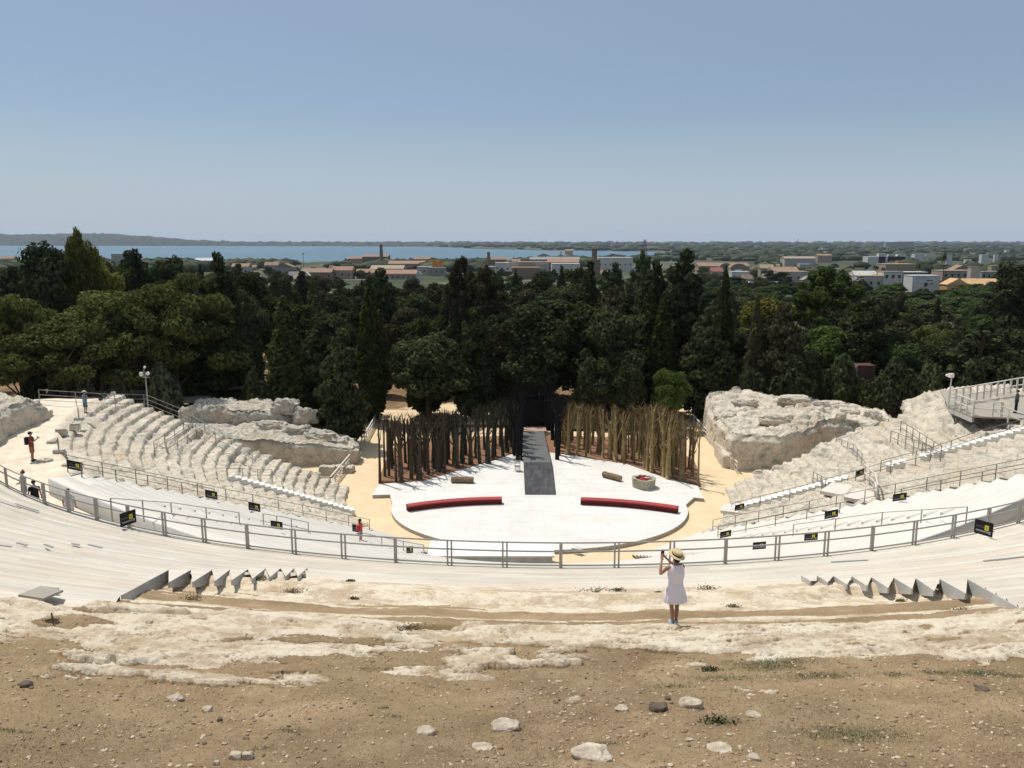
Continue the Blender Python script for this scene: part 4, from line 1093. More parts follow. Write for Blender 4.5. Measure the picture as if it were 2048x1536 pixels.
# bare branched poles (stage trees)
def bare_tree_mesh(name, seed, h, r0, mat, nb, thick=False):
    rd = random.Random(seed); b = MB()
    def limb(p, d, L, r, lev):
        n = 5 if lev == 0 else 3
        pts = [p]; rr = [r]; q = p.copy(); dd = d.copy()
        for i in range(n):
            dd = (dd + Vector((rd.gauss(0, .05), rd.gauss(0, .05), 0.06 * (lev > 0))) * (0.5 if lev == 0 else 1.2)).normalized()
            q = q + dd * L / n; pts.append(q.copy()); rr.append(max(0.012, r * (1 - (0.62 if lev == 0 else 0.6) * (i + 1) / n)))
        b.tube(pts, rr, 8 if lev == 0 else 5)
        if lev < 2:
            cnt = nb if lev == 0 else rd.choice((1, 2, 2))
            for j in range(cnt):
                t = rd.uniform(0.38, 0.98) if lev == 0 else rd.uniform(0.35, 0.9)
                i = min(n - 1, int(t * n)); f = t * n - i
                s = pts[i].lerp(pts[i + 1], f); az = rd.uniform(0, 2 * pi); lng = lev == 0 and j % 2 == 0; el = rd.uniform(1.12, 1.42) if lng else rd.uniform(.55, 1.1)
                nd_ = Vector((cos(az) * cos(el), sin(az) * cos(el), sin(el)))
                rb = rr[i] * rd.uniform(0.38, 0.62)
                limb(s, nd_, (max(.3, (h - s.z) * rd.uniform(0.8, 1.0)) if lng else rd.uniform(.4, .95)) * (1 if lev == 0 else 0.7) + 0.1, rb, lev + 1)
            if lev == 0:
                for j in range(rd.choice((0, 1, 2))):
                    s = pts[1].lerp(pts[2], rd.random()); az = rd.uniform(0, 2 * pi)
                    b.tube([s, s + Vector((cos(az) * .25, sin(az) * .25, .2))], [rr[1] * .4, .03], 5)
    hh = h * (0.75 if thick else 0.93)
    limb(Vector((0, 0, 0)), Vector((rd.gauss(0, .02), rd.gauss(0, .02), 1)).normalized(), hh, r0, 0)
    return b
STCOL = {'dark': pm("dark brown painted wood", (0.072, 0.052, 0.034), 0.35, 3, 0.85, 0.4, 15, c2=(0.042, 0.034, 0.022)),
         'green': pm("dark green black painted wood", (0.050, 0.052, 0.032), 0.35, 3, 0.85, 0.4, 15, c2=(0.02, 0.018, 0.014)),
         'black': pm("black painted wood", (0.009, 0.009, 0.010), 0.3, 3, 0.85),
         'olive': pm("olive tan painted wood", (0.33, 0.245, 0.105), 0.3, 3, 0.85, 0.4, 15, c2=(0.17, 0.125, 0.06)),
         'tan': pm("brown tan painted wood", (0.21, 0.15, 0.075), 0.3, 3, 0.85, 0.4, 15, c2=(0.09, 0.062, 0.036))}
PROTO = {}
def stage_tree(col, v, x, y, z, h, label, group):
    key = (col, v)
    if key not in PROTO:
        thick = v % 3 == 0
        b = bare_tree_mesh("bare_tree", 40 + v, 5.6, (0.30, 0.16, 0.20, 0.26, 0.13, 0.19)[v % 6], None, (8, 7, 8, 8, 6, 8)[v % 6], thick)
        o = b.build("bare_tree", STCOL[col], None, smooth=True); PROTO[key] = o
    else:
        o = PROTO[key].copy(); link(o)
    k = h / 5.6; o.location = (x, y, z); o.scale = (k, k, k); o.rotation_euler = (0, 0, random.uniform(0, 6.28))
    return tag(o, label, "stage tree", group)
def lerp_line(L, t):
    n = len(L) - 1; i = min(n - 1, int(t * n)); f = t * n - i
    return L[i][0] + (L[i + 1][0] - L[i][0]) * f, L[i][1] + (L[i + 1][1] - L[i][1]) * f
rs = random.Random(11)
frontL = [(760, 966), (800, 966), (850, 958), (890, 945), (925, 938), (975, 928), (1010, 915), (1040, 900)]
for row, cnt in ((0, 17), (1, 20), (2, 20), (3, 14)):
    for i in range(cnt):
        t = (i + 0.5) / cnt + rs.uniform(-.02, .02); t = min(0.995, max(0, t))
        u, v = lerp_line(frontL, t); v -= row * 12 + rs.uniform(0, 9) * (1 - .4 * t); u += rs.uniform(-6, 6) + row * 4
        if row: u = max(u, 770)
        if i == 0 and row == 0: u, v = 760, 966
        p = PZ(u, v, -21.7)
        col = 'dark' if t < 0.45 or rs.random() < 0.3 else 'green'
        if t > 0.92: col = 'black' if rs.random() < 0.6 else 'green'
        vtop = np.interp(u, [760, 850, 950, 1010, 1045], [832, 828, 812, 800, 796]) + row * -1 + rs.uniform(-2, 9)
        h = PD(u, vtop, p.y).z + 21.7
        lb = {'dark': "dark brown bare stage tree in the left half of the grove", 'green': "greenish black bare stage tree towards the middle of the left grove", 'black': "black bare stage tree just left of the gateway"}[col]
        if i == 0 and row == 0: lb = "slender bare stage tree standing alone at the outermost left corner of the grove"
        stage_tree(col, rs.randrange(6), p.x, p.y, -21.72, h, lb, None if (i == 0 and row == 0) else {'dark': "dark brown trees of the left grove", 'green': "greenish trees of the left grove", 'black': "black trees left of the gateway"}[col])
frontR = [(1112, 905), (1135, 910), (1170, 914), (1210, 918), (1250, 928), (1290, 940), (1320, 950), (1340, 965), (1395, 969)]
for row, cnt in ((0, 19), (1, 23), (2, 23), (3, 20)):
    for i in range(cnt):
        t = min(0.995, max(0, (i + 0.5) / cnt + rs.uniform(-.02, .02)))
        u, v = lerp_line(frontR, t); v -= row * 10 + rs.uniform(0, 9); u += rs.uniform(-6, 6)
        if row: u = min(u, 1385)
        if i == cnt - 1 and row == 0: u, v = 1396, 969
        p = PZ(u, v, -21.7)
        if t < 0.07: col = 'black'
        elif row == 0: col = 'olive' if rs.random() < 0.75 else 'tan'
        else: col = 'tan' if rs.random() < 0.7 else 'olive'
        vtop = np.interp(u, [1110, 1160, 1250, 1300, 1340, 1396], [800, 806, 812, 806, 818, 850]) + rs.uniform(-2, 10)
        h = PD(u, vtop, p.y).z + 21.7
        lb = {'olive': "olive tan bare stage tree near the front of the right grove", 'tan': "brown bare stage tree set deeper in the right grove", 'black': "black bare stage tree just right of the gateway"}[col]
        last = (i == cnt - 1 and row == 0)
        if last: lb = "olive bare stage tree at the outermost right corner of the grove"
        stage_tree(col, rs.randrange(6), p.x, p.y, -21.72, h, lb, None if last else {'olive': "olive trees of the right grove", 'tan': "brown trees of the right grove", 'black': "black trees right of the gateway"}[col])
# tall black trees around the gateway
for i in range(34):
    if i < 7: x, y = 0.75 - rs.uniform(0, .6), 78 + i * 1.7
    elif i > 26: x, y = 4.45 + rs.uniform(0, .5), 78 + (i - 27) * 1.7
    else: x, y = 0.1 + (i - 7) * 0.235, 91.2 + rs.uniform(-.6, 1.2)
    z = -21.72
    vt = 783 + rs.uniform(-4, 10) if (i < 7 or i > 26) else 769 + rs.uniform(-2, 9)
    h = PD(1060, vt, y).z - z
    stage_tree('black', (0, 3, 0, 2, 3, 5)[i % 6], x, y, z, h, "tall black bare tree of the cluster framing the gateway", "tall black trees at the gateway")
gw = empty("gateway", (2.3, 90.6, -21.7), "solid black gateway panels behind the far end of the dark ramp", "gateway")
for (x, w) in ((0.35, 1.0), (1.75, 0.75), (2.9, 0.7), (4.1, 0.75)):
    MB().box((x, 90.6, -20.0), (w, 0.3, 3.6)).build("panel", STCOL['black'], gw)
MB().box((2.25, 90.62, -19.55), (4.5, 0.22, 2.5)).build("lintel", STCOL['black'], gw)
for x in (0.4, 4.45): MB().box((x, 86.0, -19.7), (0.35, 0.4, 4.0)).build("post", STCOL['black'], gw)

# curved red benches
def bench(label, u0, v0, u1, v1, um, vm):
    z = SZ
    a = PZ(u0, v0, z); b_ = PZ(u1, v1, z); m = PZ(um, vm, z)
    root = empty("red_bench", (m.x, m.y, z), label, "bench")
    n = 24
    def q(t): return (a * (1 - t) ** 2 + (m * 2 - (a + b_) * 0.5) * 2 * t * (1 - t) + b_ * t * t)
    P = [q(i / n) for i in range(n + 1)]
    def strip(w0, w1, z0, z1, name, mat):
        V = []
        for i, p in enumerate(P):
            d = P[min(n, i + 1)] - P[max(0, i - 1)]; d.z = 0; d.normalize(); nn = Vector((-d.y, d.x, 0))
            for (w, zz) in ((w0, z0), (w1, z0), (w1, z1), (w0, z1)): V.append(tuple(p + nn * w + Vector((0, 0, zz))))
        F = []
        for i in range(n):
            for k in range(4):
                j = (k + 1) % 4; F.append((i * 4 + k, i * 4 + j, i * 4 + 4 + j, i * 4 + 4 + k))
        F += [(3, 2, 1, 0), (n * 4, n * 4 + 1, n * 4 + 2, n * 4 + 3)]
        mesh_obj(name, np.array(V), F, mat, root)
    strip(0.02, 0.52, 0.0, 0.40, "base", pm("red bench side with shade", (0.10, 0.018, 0.018), 0.2, 2))  # darker red puts the shade of the bench front into its colour
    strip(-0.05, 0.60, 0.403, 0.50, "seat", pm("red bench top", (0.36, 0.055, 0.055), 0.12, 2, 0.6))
bench("long curved red bench on the left half of the white floor", 817, 1024, 1004, 1009, 908, 1013)
bench("long curved red bench on the right half of the white floor", 1161, 1010, 1353, 1028, 1260, 1016)

# logs
def log(label, u0, v0, u1, v1, r, seed):
    a = PZ(u0, v0, SZ) + Vector((0, 0, r)); b_ = PZ(u1, v1, SZ) + Vector((0, 0, r))
    root = empty("log", (a + b_) / 2, label, "log")
    d = (b_ - a); L = d.length; d.normalize(); x = d.cross(Vector((0, 0, 1))).normalized(); y = x.cross(d)
    n = 20; m = 22; V = []; F = []
    for i in range(m + 1):
        for k in range(n):
            t = 2 * pi * k / n; q = a + d * L * i / m
            rr = r * (0.92 + 0.10 * float(vnoise(np.array([i * .35 + seed]), np.array([k * .7]), seed=seed)[0]) + 0.05 * sin(k * 2.1))
            V.append(tuple(q + (x * cos(t) + y * sin(t)) * rr))
    for i in range(m):
        for k in range(n):
            p = i * n + k; q_ = i * n + (k + 1) % n; F.append((p, q_, q_ + n, p + n))
    mesh_obj("trunk", np.array(V), F, pm("log bark", (0.23, 0.16, 0.10), 0.45, 3, 0.95, 0.8, 12), root, smooth=True)
    cut = pm("log end grain", (0.36, 0.27, 0.17), 0.2, 8)
    for i, e in ((0, -1), (m, 1)):
        c = a + d * L * i / m
        VV = [tuple(Vector(V[i * n + k]) + d * e * 0.004) for k in range(n)]
        mesh_obj("cut_end", np.array(VV), [tuple(range(n))], cut, root)
log("rough log lying crosswise on the left of the white floor", 903, 965, 947, 966, 0.30, 3)
log("rough log lying askew on the right of the white floor near the stone trough", 1207, 954, 1241, 963, 0.29, 5)
# stone trough with red cloth
tr = empty("stone_trough", PZ(1288, 980, SZ), "rough stone trough with red cloth heaped inside, standing right on the stage", "trough")
c = PZ(1288, 975, SZ)
hexo = [(-1.05, 0.85), (-0.1, 1.25), (0.75, 0.95), (1.1, 0.25), (0.95, -0.45), (0.1, -0.95), (-0.5, -0.75), (-1.0, 0.0)]
n = len(hexo)
def ringp(s, z, j=0.0, sd=1):
    rd = random.Random(sd); return [(c.x + x * s + rd.gauss(0, j), c.y + y * s + rd.gauss(0, j), z) for x, y in hexo]
V = ringp(0.93, SZ - 0.0, 0.03, 1) + ringp(1.0, SZ + 0.85, 0.03, 2) + ringp(0.72, SZ + 0.83, 0.02, 3) + ringp(0.66, SZ + 0.35, 0.02, 4)
F = [(i + k * n, (i + 1) % n + k * n, (i + 1) % n + (k + 1) * n, i + (k + 1) * n) for k in range(3) for i in range(n)] + [tuple(range(3 * n, 4 * n))]
mesh_obj("basin", np.array(V), F, limestone("trough stone", (0.50, 0.47, 0.35), (0.34, 0.32, 0.24), 0.5), tr)
# heaped cloth and pelt inside
def heap(cx, cy, cz, rx, ry, rz, mat, name, par, seed):
    b = MB().ball((cx, cy, cz), (rx, ry, rz), 16, 10); V = np.array(b.V)
    V += (fbm(V[:, 0] * 3, V[:, 1] * 3, V[:, 2] * 3, seed=seed, oct=3) * 0.12)[:, None] * np.array([.6, .6, 1])
    mesh_obj(name, V, b.F, mat, par, smooth=True)
heap(c.x - 0.1, c.y - 0.05, SZ + 0.72, 0.42, 0.35, 0.22, pm("crimson cloth", (0.34, 0.03, 0.04), 0.25, 5), "red_cloth", tr, 1)
heap(c.x + 0.22, c.y + 0.12, SZ + 0.76, 0.30, 0.25, 0.18, pm("pink cloth", (0.55, 0.30, 0.26), 0.2, 5), "pink_cloth", tr, 2)
heap(c.x - 0.1, c.y + 0.48, SZ + 0.84, 0.45, 0.22, 0.16, pm("brown pelt", (0.09, 0.055, 0.04), 0.3, 5), "pelt", tr, 3)
# chair
ch = empty("chair", PZ(1036, 943, SZ), "high-backed dark iron chair standing left of the ramp", "chair")
c = PZ(1035, 942, SZ); cm = M['metal_dark']
for dx in (-.24, .24):
    for dy in (-.24, .24):
        MB().bar(c + Vector((dx, dy, 0)), c + Vector((dx, dy, 1.0 if dx < 0 else 1.45)), 0.045).build("leg", cm, ch)
MB().box(c + Vector((0, 0, .46)), (.54, .54, .05)).build("seat", cm, ch)
for z in (0.18, 0.8, 0.98): MB().bar(c + Vector((-.24, -.24, z)), c + Vector((.24, -.24, z)), 0.035).bar(c + Vector((-.24, .24, z)), c + Vector((.24, .24, z)), 0.035).build("crossbar", cm, ch)
b = MB()
for k in range(3): b.bar(c + Vector((.24, -.18 + .18 * k, .5)), c + Vector((.24, -.18 + .18 * k, 1.35)), .035)
b.build("backrest", cm, ch)
# folded grey object at the stage front
p = PZ(1156, 1101, SZ)
o = MB().prism([(p.x - .45, p.y + .1), (p.x + .1, p.y - .25), (p.x + .4, p.y), (p.x + .1, p.y + .25)], SZ, SZ + 0.16).build("folded_tarp", M['panel_grey']); tag(o, "small folded grey tarpaulin at the front rim of the stage", "tarpaulin")
# low white table behind the right grove
t = empty("table", PZ(1350, 822, -22), "low pale table on the sand behind the right grove", "table")
p = PZ(1352, 824, -22)
MB().box((p.x, p.y, -21.25), (3.4, 1.2, 0.08)).build("table_top", M['step_white'], t)
for dx in (-1.5, 1.5):
    for dy in (-.45, .45): MB().box((p.x + dx, p.y + dy, -21.65), (.1, .1, .7)).build("leg", M['trunk'], t)
# utility posts with spherical lamps / cameras
def lamp_post(label, foot, h):
    r_ = empty("lamp_post", foot, label, "lamp post"); foot = Vector(foot)
    MB().tube([foot, foot + Vector((0, 0, h))], [0.06, 0.045], 8).build("pole", M['metal'], r_)
    MB().ball(foot + Vector((0.2, 0, h - 0.05)), 0.15, 12, 8).build("lamp_globe", M['step_white'], r_, smooth=True)
    MB().bar(foot + Vector((-.3, 0, h - .35)), foot + Vector((.3, 0, h - .35)), .05).bar(foot + Vector((-.15, 0, h - .35)), foot + Vector((-.05, 0, h + .45)), .05).build("bracket", M['metal'], r_)
    MB().ball(foot + Vector((0.0, 0, h + .45)), 0.10, 10, 6).build("lamp_head", M['step_white'], r_, smooth=True)
    MB().box(foot + Vector((-.3, -.05, h - .1)), (.2, .2, .3)).build("camera_box", M['step_white'], r_)
lamp_post("tall grey pole with white globe lamps beside the man in blue", PZ(296, 815, -12.95), 2.75)
r_ = empty("camera_pole", PZ(1897, 800, -12.75), "pale pole carrying a white surveillance box at the platform's left corner", "camera pole")
f = PZ(1896, 815, -12.75)
MB().tube([f, f + Vector((0.05, 0, 2.45))], [.06, .05], 8).build("pole", M['wood_rail'], r_)
MB().box(f + Vector((-.0, 0, 2.5)), (.32, .3, .3)).build("camera_box", M['step_white'], r_)
MB().ball(f + Vector((-.32, 0, 2.52)), .11, 8, 6).build("lens_dome", M['step_white'], r_, smooth=True)
for i, (u, v, lb) in enumerate([(158, 840, "short iron stake in a small stone foot near the man in blue"), (118, 905, "short iron stake in a stone foot behind the first black banner")]):
    c = PZ(u, v, -12.85); rr_ = empty("stake", c, lb, "stake")
    MB().bar(c, c + Vector((0, 0, 0.95)), .05).build("rod", M['metal_dark'], rr_); MB().box(c + Vector((0, 0, .08)), (.6, .35, .2)).build("foot", M['concrete'], rr_)
# perforated panel by the big rock
pp = empty("mesh_screen", PZ(1527, 938, -22), "small grey mesh screen leaning at the foot of the pitted block", "screen")
c = PZ(1527, 940, -22)
for k in range(8): MB().bar(c + Vector((-.45 + k * .13, -.2, 0)), c + Vector((-.45 + k * .13, -.1, 2.0)), .025).build("bar", M['metal'], pp)
for k in range(9): MB().bar(c + Vector((-.45, -.2 + .0125 * k, k * .25)), c + Vector((.46, -.2 + .0125 * k, k * .25)), .025).build("crossbar", M['metal'], pp)
# ================================================================== TREES
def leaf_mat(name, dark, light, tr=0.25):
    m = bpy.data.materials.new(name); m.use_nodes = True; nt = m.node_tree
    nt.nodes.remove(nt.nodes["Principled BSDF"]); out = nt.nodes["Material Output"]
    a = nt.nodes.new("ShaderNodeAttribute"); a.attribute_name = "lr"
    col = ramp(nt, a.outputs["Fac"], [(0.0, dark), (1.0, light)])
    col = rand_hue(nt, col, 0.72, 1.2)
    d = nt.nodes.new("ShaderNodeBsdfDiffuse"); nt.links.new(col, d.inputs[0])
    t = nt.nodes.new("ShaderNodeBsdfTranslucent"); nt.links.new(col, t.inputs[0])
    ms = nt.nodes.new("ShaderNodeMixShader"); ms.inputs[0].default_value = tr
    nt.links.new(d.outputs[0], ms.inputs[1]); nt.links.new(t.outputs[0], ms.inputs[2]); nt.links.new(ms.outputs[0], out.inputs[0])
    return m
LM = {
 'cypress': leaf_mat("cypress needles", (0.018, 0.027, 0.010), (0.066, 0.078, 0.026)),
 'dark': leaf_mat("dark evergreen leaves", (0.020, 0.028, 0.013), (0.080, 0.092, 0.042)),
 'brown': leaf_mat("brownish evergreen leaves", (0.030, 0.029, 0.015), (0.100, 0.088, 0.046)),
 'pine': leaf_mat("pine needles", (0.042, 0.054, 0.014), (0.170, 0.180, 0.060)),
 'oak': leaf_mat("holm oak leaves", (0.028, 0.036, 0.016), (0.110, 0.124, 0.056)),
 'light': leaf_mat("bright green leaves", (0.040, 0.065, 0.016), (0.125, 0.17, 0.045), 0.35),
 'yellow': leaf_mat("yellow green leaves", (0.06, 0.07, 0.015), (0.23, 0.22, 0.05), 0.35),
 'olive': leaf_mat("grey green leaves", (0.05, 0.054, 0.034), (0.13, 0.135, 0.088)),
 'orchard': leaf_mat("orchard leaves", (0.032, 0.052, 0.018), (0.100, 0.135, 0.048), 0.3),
}
def leaves(blobs, N, size, seed, fill=0.55, up=0.2, elong=1.0, zflat=1.0):
    r = np.random.RandomState(seed)
    B = np.array(blobs)                                   # cx cy cz rx ry rz
    w = (B[:, 3] * B[:, 4] + B[:, 4] * B[:, 5] + B[:, 3] * B[:, 5]); w = w / w.sum()
    idx = r.choice(len(B), N, p=w)
    d = r.normal(size=(N, 3)); d /= np.linalg.norm(d, axis=1)[:, None]
    rad = fill + (1 - fill) * r.rand(N) ** 0.6
    lump = 1 + 0.22 * vnoise(d[:, 0] * 2.6 + idx * 3.1, d[:, 1] * 2.6, d[:, 2] * 2.6, seed=seed)
    c = B[idx, :3] + d * B[idx, 3:] * (rad * lump)[:, None]
    n = d + r.normal(size=(N, 3)) * 0.55 + np.array([0, 0, up]); n /= np.linalg.norm(n, axis=1)[:, None]
    t = np.cross(n, r.normal(size=(N, 3))); t /= np.linalg.norm(t, axis=1)[:, None]
    if elong > 1:
        t = np.cross(n, np.array([0, 0, 1.0])) + r.normal(size=(N, 3)) * 0.3; t /= np.linalg.norm(t, axis=1)[:, None]
    b = np.cross(n, t)
    s = size * (0.55 + 0.9 * r.rand(N))[:, None] * 0.5
    bend = n * s * 0.35
    P = np.stack([c - t * s - b * s * elong * .6, c + t * s * .9 - b * s * elong * .3 + bend, c + t * s * 0.5 + b * s * elong, c - t * s * .8 + b * s * elong * .6 - bend], 1)
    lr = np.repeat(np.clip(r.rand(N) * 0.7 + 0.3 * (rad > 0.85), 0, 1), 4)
    return P.reshape(-1, 3), np.arange(N * 4).reshape(-1, 4), lr
def limbs(b, seed, h, r0, top, spread, n=6, split=0.35):
    rd = random.Random(seed); pts = [Vector((0, 0, 0))]; rr = [r0]
    x = y = 0
    for i in range(1, 6):
        x += rd.gauss(0, .03) * h * .5; y += rd.gauss(0, .03) * h * .5
        pts.append(Vector((x, y, h * top * i / 5))); rr.append(r0 * (1 - .13 * i))
    b.tube(pts, rr, 7)
    for k in range(n):
        i = rd.choice((3, 4, 5)) if split > 0.3 else rd.choice((1, 2, 3, 4, 5)); s = pts[i - 1].lerp(pts[i], rd.random()); a = rd.uniform(0, 2 * pi)
        e = s + Vector((cos(a) * spread * rd.uniform(.4, .8), sin(a) * spread * rd.uniform(.4, .8), h * (1 - top) * rd.uniform(.3, .9) + .5))
        b.tube([s, s.lerp(e, .5) + Vector((0, 0, -.25)), e], [rr[i] * .5, rr[i] * .33, rr[i] * .12], 5)
def tree_proto(kind, var):
    rd = random.Random(hash_(kind) + var * 31); seed = (hash_(kind) + var * 31) % 10000
    bl = []; b = MB()
    if kind in ('cypress',):
        H = 15.0; W = 1.9
        for i in range(26):
            t = i / 25; z = 0.8 + t * (H - 1.2)
            r_ = W * (min(1, t * 5 + .45)) * (1 - max(0, (t - .3) / .7) ** 1.5 * .86) * rd.uniform(.85, 1.12)
            for q in range(3):
                a = rd.uniform(0, 2 * pi); bl.append((cos(a) * r_ * .38, sin(a) * r_ * .38, z + rd.uniform(-.3, .3), r_ * .72, r_ * .72, 1.1))
        limbs(b, seed, H, 0.28, .85, .6, 3)
        return H, leaves(bl, 11000, 0.30, seed, .65, .5, 1.7), b
    if kind == 'conifer':                     # broad ragged dark cypress / cedar
        H = 16.0
        for i in range(30):
            t = (i + .5) / 30; z = 1.5 + t * (H - 1.8); R_ = 3.6 * (1 - t ** 1.6) * (0.55 + .45 * min(1, t * 4)) + .35
            for q in range(3 if t < .85 else 1):
                a = rd.uniform(0, 2 * pi); k = rd.uniform(.45, .95)
                s = rd.uniform(.7, 1.25) * (1.25 - t * .6); bl.append((cos(a) * R_ * k, sin(a) * R_ * k, z, s * 1.15, s * 1.15, s * .8))
        for i in range(5): bl.append((0, 0, 2 + i * 2.6, 1.6 * (1 - i / 6), 1.6 * (1 - i / 6), 2))
        limbs(b, seed, H, .4, .9, 1.5, 8, .2)
        return H, leaves(bl, 11000, 0.42, seed, .5, .3, 1.3), b
    if kind == 'pine':                        # stone / Aleppo pine with layered cushions
        H = 13.0
        for i in range(52):
            a = rd.uniform(0, 2 * pi); k = rd.random() ** .55; x = cos(a) * 6.0 * k; y = sin(a) * 6.0 * k
            z = 11.6 - 3.6 * k * k - rd.choice((0, .2, 1.7, 3.1)) + rd.uniform(-.4, .4); s = rd.uniform(.65, 1.3)
            bl.append((x, y, z, s * 1.25, s * 1.25, s * .6))
        limbs(b, seed, H, .38, .62, 5.2, 12)
        return H, leaves(bl, 22000, 0.23, seed, .6, .5), b
    if kind == 'oak':
        H = 10.0
        for i in range(34):
            th = rd.uniform(0, 2 * pi); ph = rd.uniform(-.6, 1.45); k = rd.uniform(.6, 1)
            bl.append((cos(th) * cos(ph) * 3.7 * k, sin(th) * cos(ph) * 3.7 * k, 5.6 + sin(ph) * 3.7 * k, rd.uniform(.8, 1.4), rd.uniform(.8, 1.4), rd.uniform(.7, 1.1)))
        bl.append((0, 0, 5.4, 2.9, 2.9, 2.9))
        limbs(b, seed, H, .3, .4, 2.8, 8)
        return H, leaves(bl, 15000, 0.27, seed, .5, .2), b
    if kind == 'broad':                       # tall irregular broadleaf
        H = 14.0
        for i in range(40):
            t = rd.random(); z = 3.2 + t * 9.6; R_ = 3.9 * math.sqrt(max(0.05, 1 - ((t - .42) / .62) ** 2)); a = rd.uniform(0, 2 * pi); k = rd.uniform(.3, 1)
            s = rd.uniform(.9, 1.7); bl.append((cos(a) * R_ * k, sin(a) * R_ * k, z, s, s, s * .85))
        for i in range(3): bl.append((0, 0, 5 + i * 2.4, 2.2, 2.2, 2))
        limbs(b, seed, H, .35, .55, 3, 9)
        return H, leaves(bl, 13000, 0.36, seed, .45, .2), b
    if kind == 'plane':                       # open light-green crown with visible limbs
        H = 14.0
        for i in range(46):
            th = rd.uniform(0, 2 * pi); ph = rd.uniform(-.3, 1.5); k = rd.uniform(.55, 1)
            s = rd.uniform(.55, 1.2); bl.append((cos(th) * cos(ph) * 5.6 * k, sin(th) * cos(ph) * 5.6 * k, 7 + sin(ph) * 6.2 * k, s, s, s * .8))
        limbs(b, seed, H, .35, .5, 5, 14)
        return H, leaves(bl, 12000, 0.32, seed, .3, .2), b
    if kind == 'bush':
        H = 4.0
        for i in range(16):
            a = rd.uniform(0, 2 * pi); k = rd.random() ** .5; s = rd.uniform(.6, 1.1)
            bl.append((cos(a) * 1.9 * k, sin(a) * 1.9 * k, .9 + 2.0 * (1 - k * k * .7) * rd.uniform(.6, 1.1), s, s, s * .8))
        limbs(b, seed, H, .12, .4, 1, 5)
        return H, leaves(bl, 4500, 0.26, seed, .4, .3), b
    if kind == 'palm':
        H = 9.0; b.tube([(0, 0, 0), (.1, 0, 4), (0, .1, 8)], [.28, .22, .2], 7)
        V = []; F = []; n0 = 0
        for k in range(26):
            a = rd.uniform(0, 2 * pi); dro = rd.uniform(-.2, 1.0); pr_ = None
            for j in range(6):
                t = j / 5; x = cos(a) * 2.6 * t; y = sin(a) * 2.6 * t; z = 8 + .9 * t * (1 - dro) * 1.5 - 2.2 * t * t * (.4 + dro)
                w = .35 * sin(pi * min(1, t + .15)) + .05
                V += [(x - sin(a) * w, y + cos(a) * w, z), (x + sin(a) * w, y - cos(a) * w, z)]
            for j in range(5): F.append((n0 + 2 * j, n0 + 2 * j + 1, n0 + 2 * j + 3, n0 + 2 * j + 2))
            n0 += 12
        return H, (np.array(V), np.array(F), np.random.RandomState(3).rand(len(V))), b
def hash_(s): return sum(ord(ch) * (i + 7) for i, ch in enumerate(s)) * 13 % 9973
TP = {}
KN = {'cypress': ("cypress_tree", "cypress"), 'conifer': ("conifer_tree", "conifer"), 'pine': ("pine_tree", "pine tree"), 'oak': ("oak_tree", "oak"), 'broad': ("broadleaf_tree", "tree"), 'plane': ("deciduous_tree", "tree"), 'bush': ("bush", "bush"), 'palm': ("palm_tree", "palm")}
def tree(kind, var, leafm, u, D, vtop, wpx=None, label="", group=None, zb=None, wscale=None):
    key = (kind, var, leafm)
    mk = (kind, var)
    if mk not in TP:
        H, (V, F, lr), tb = tree_proto(kind, var)
        Wd = np.percentile(np.hypot(V[:, 0], V[:, 1]), 96) * 2
        cr = mesh_obj("crown", V, F, LM[leafm], None, attrs={"lr": lr}); tr_ = tb.build("trunk", M['trunk'], None, smooth=True)
        cme = cr.data; tme = tr_.data
        bpy.data.objects.remove(cr); bpy.data.objects.remove(tr_)
        TP[mk] = (H, Wd, cme, tme, {leafm: cme})
    H, Wd, cme, tme, var_me = TP[mk]
    if leafm not in var_me:
        c2 = cme.copy(); c2.materials.clear(); c2.materials.append(LM[leafm]); var_me[leafm] = c2
    zb = ground_z(D) if zb is None else zb
    top = PD(u, vtop, D); h = top.z - zb
    if h < 1: h = 1
    sz = h / H
    if wpx is not None: sx = (wpx / FPX * D) / Wd
    else: sx = sz * (wscale or 1)
    root = empty(KN[kind][0], (top.x, D, zb), label, KN[kind][1], group)
    root.rotation_euler = (0, 0, random.uniform(0, 6.28)); root.scale = (sx, sx, sz)
    for nm, me in (("trunk", tme), ("crown", var_me[leafm])):
        o = bpy.data.objects.new(nm, me); link(o); o.parent = root
    return root

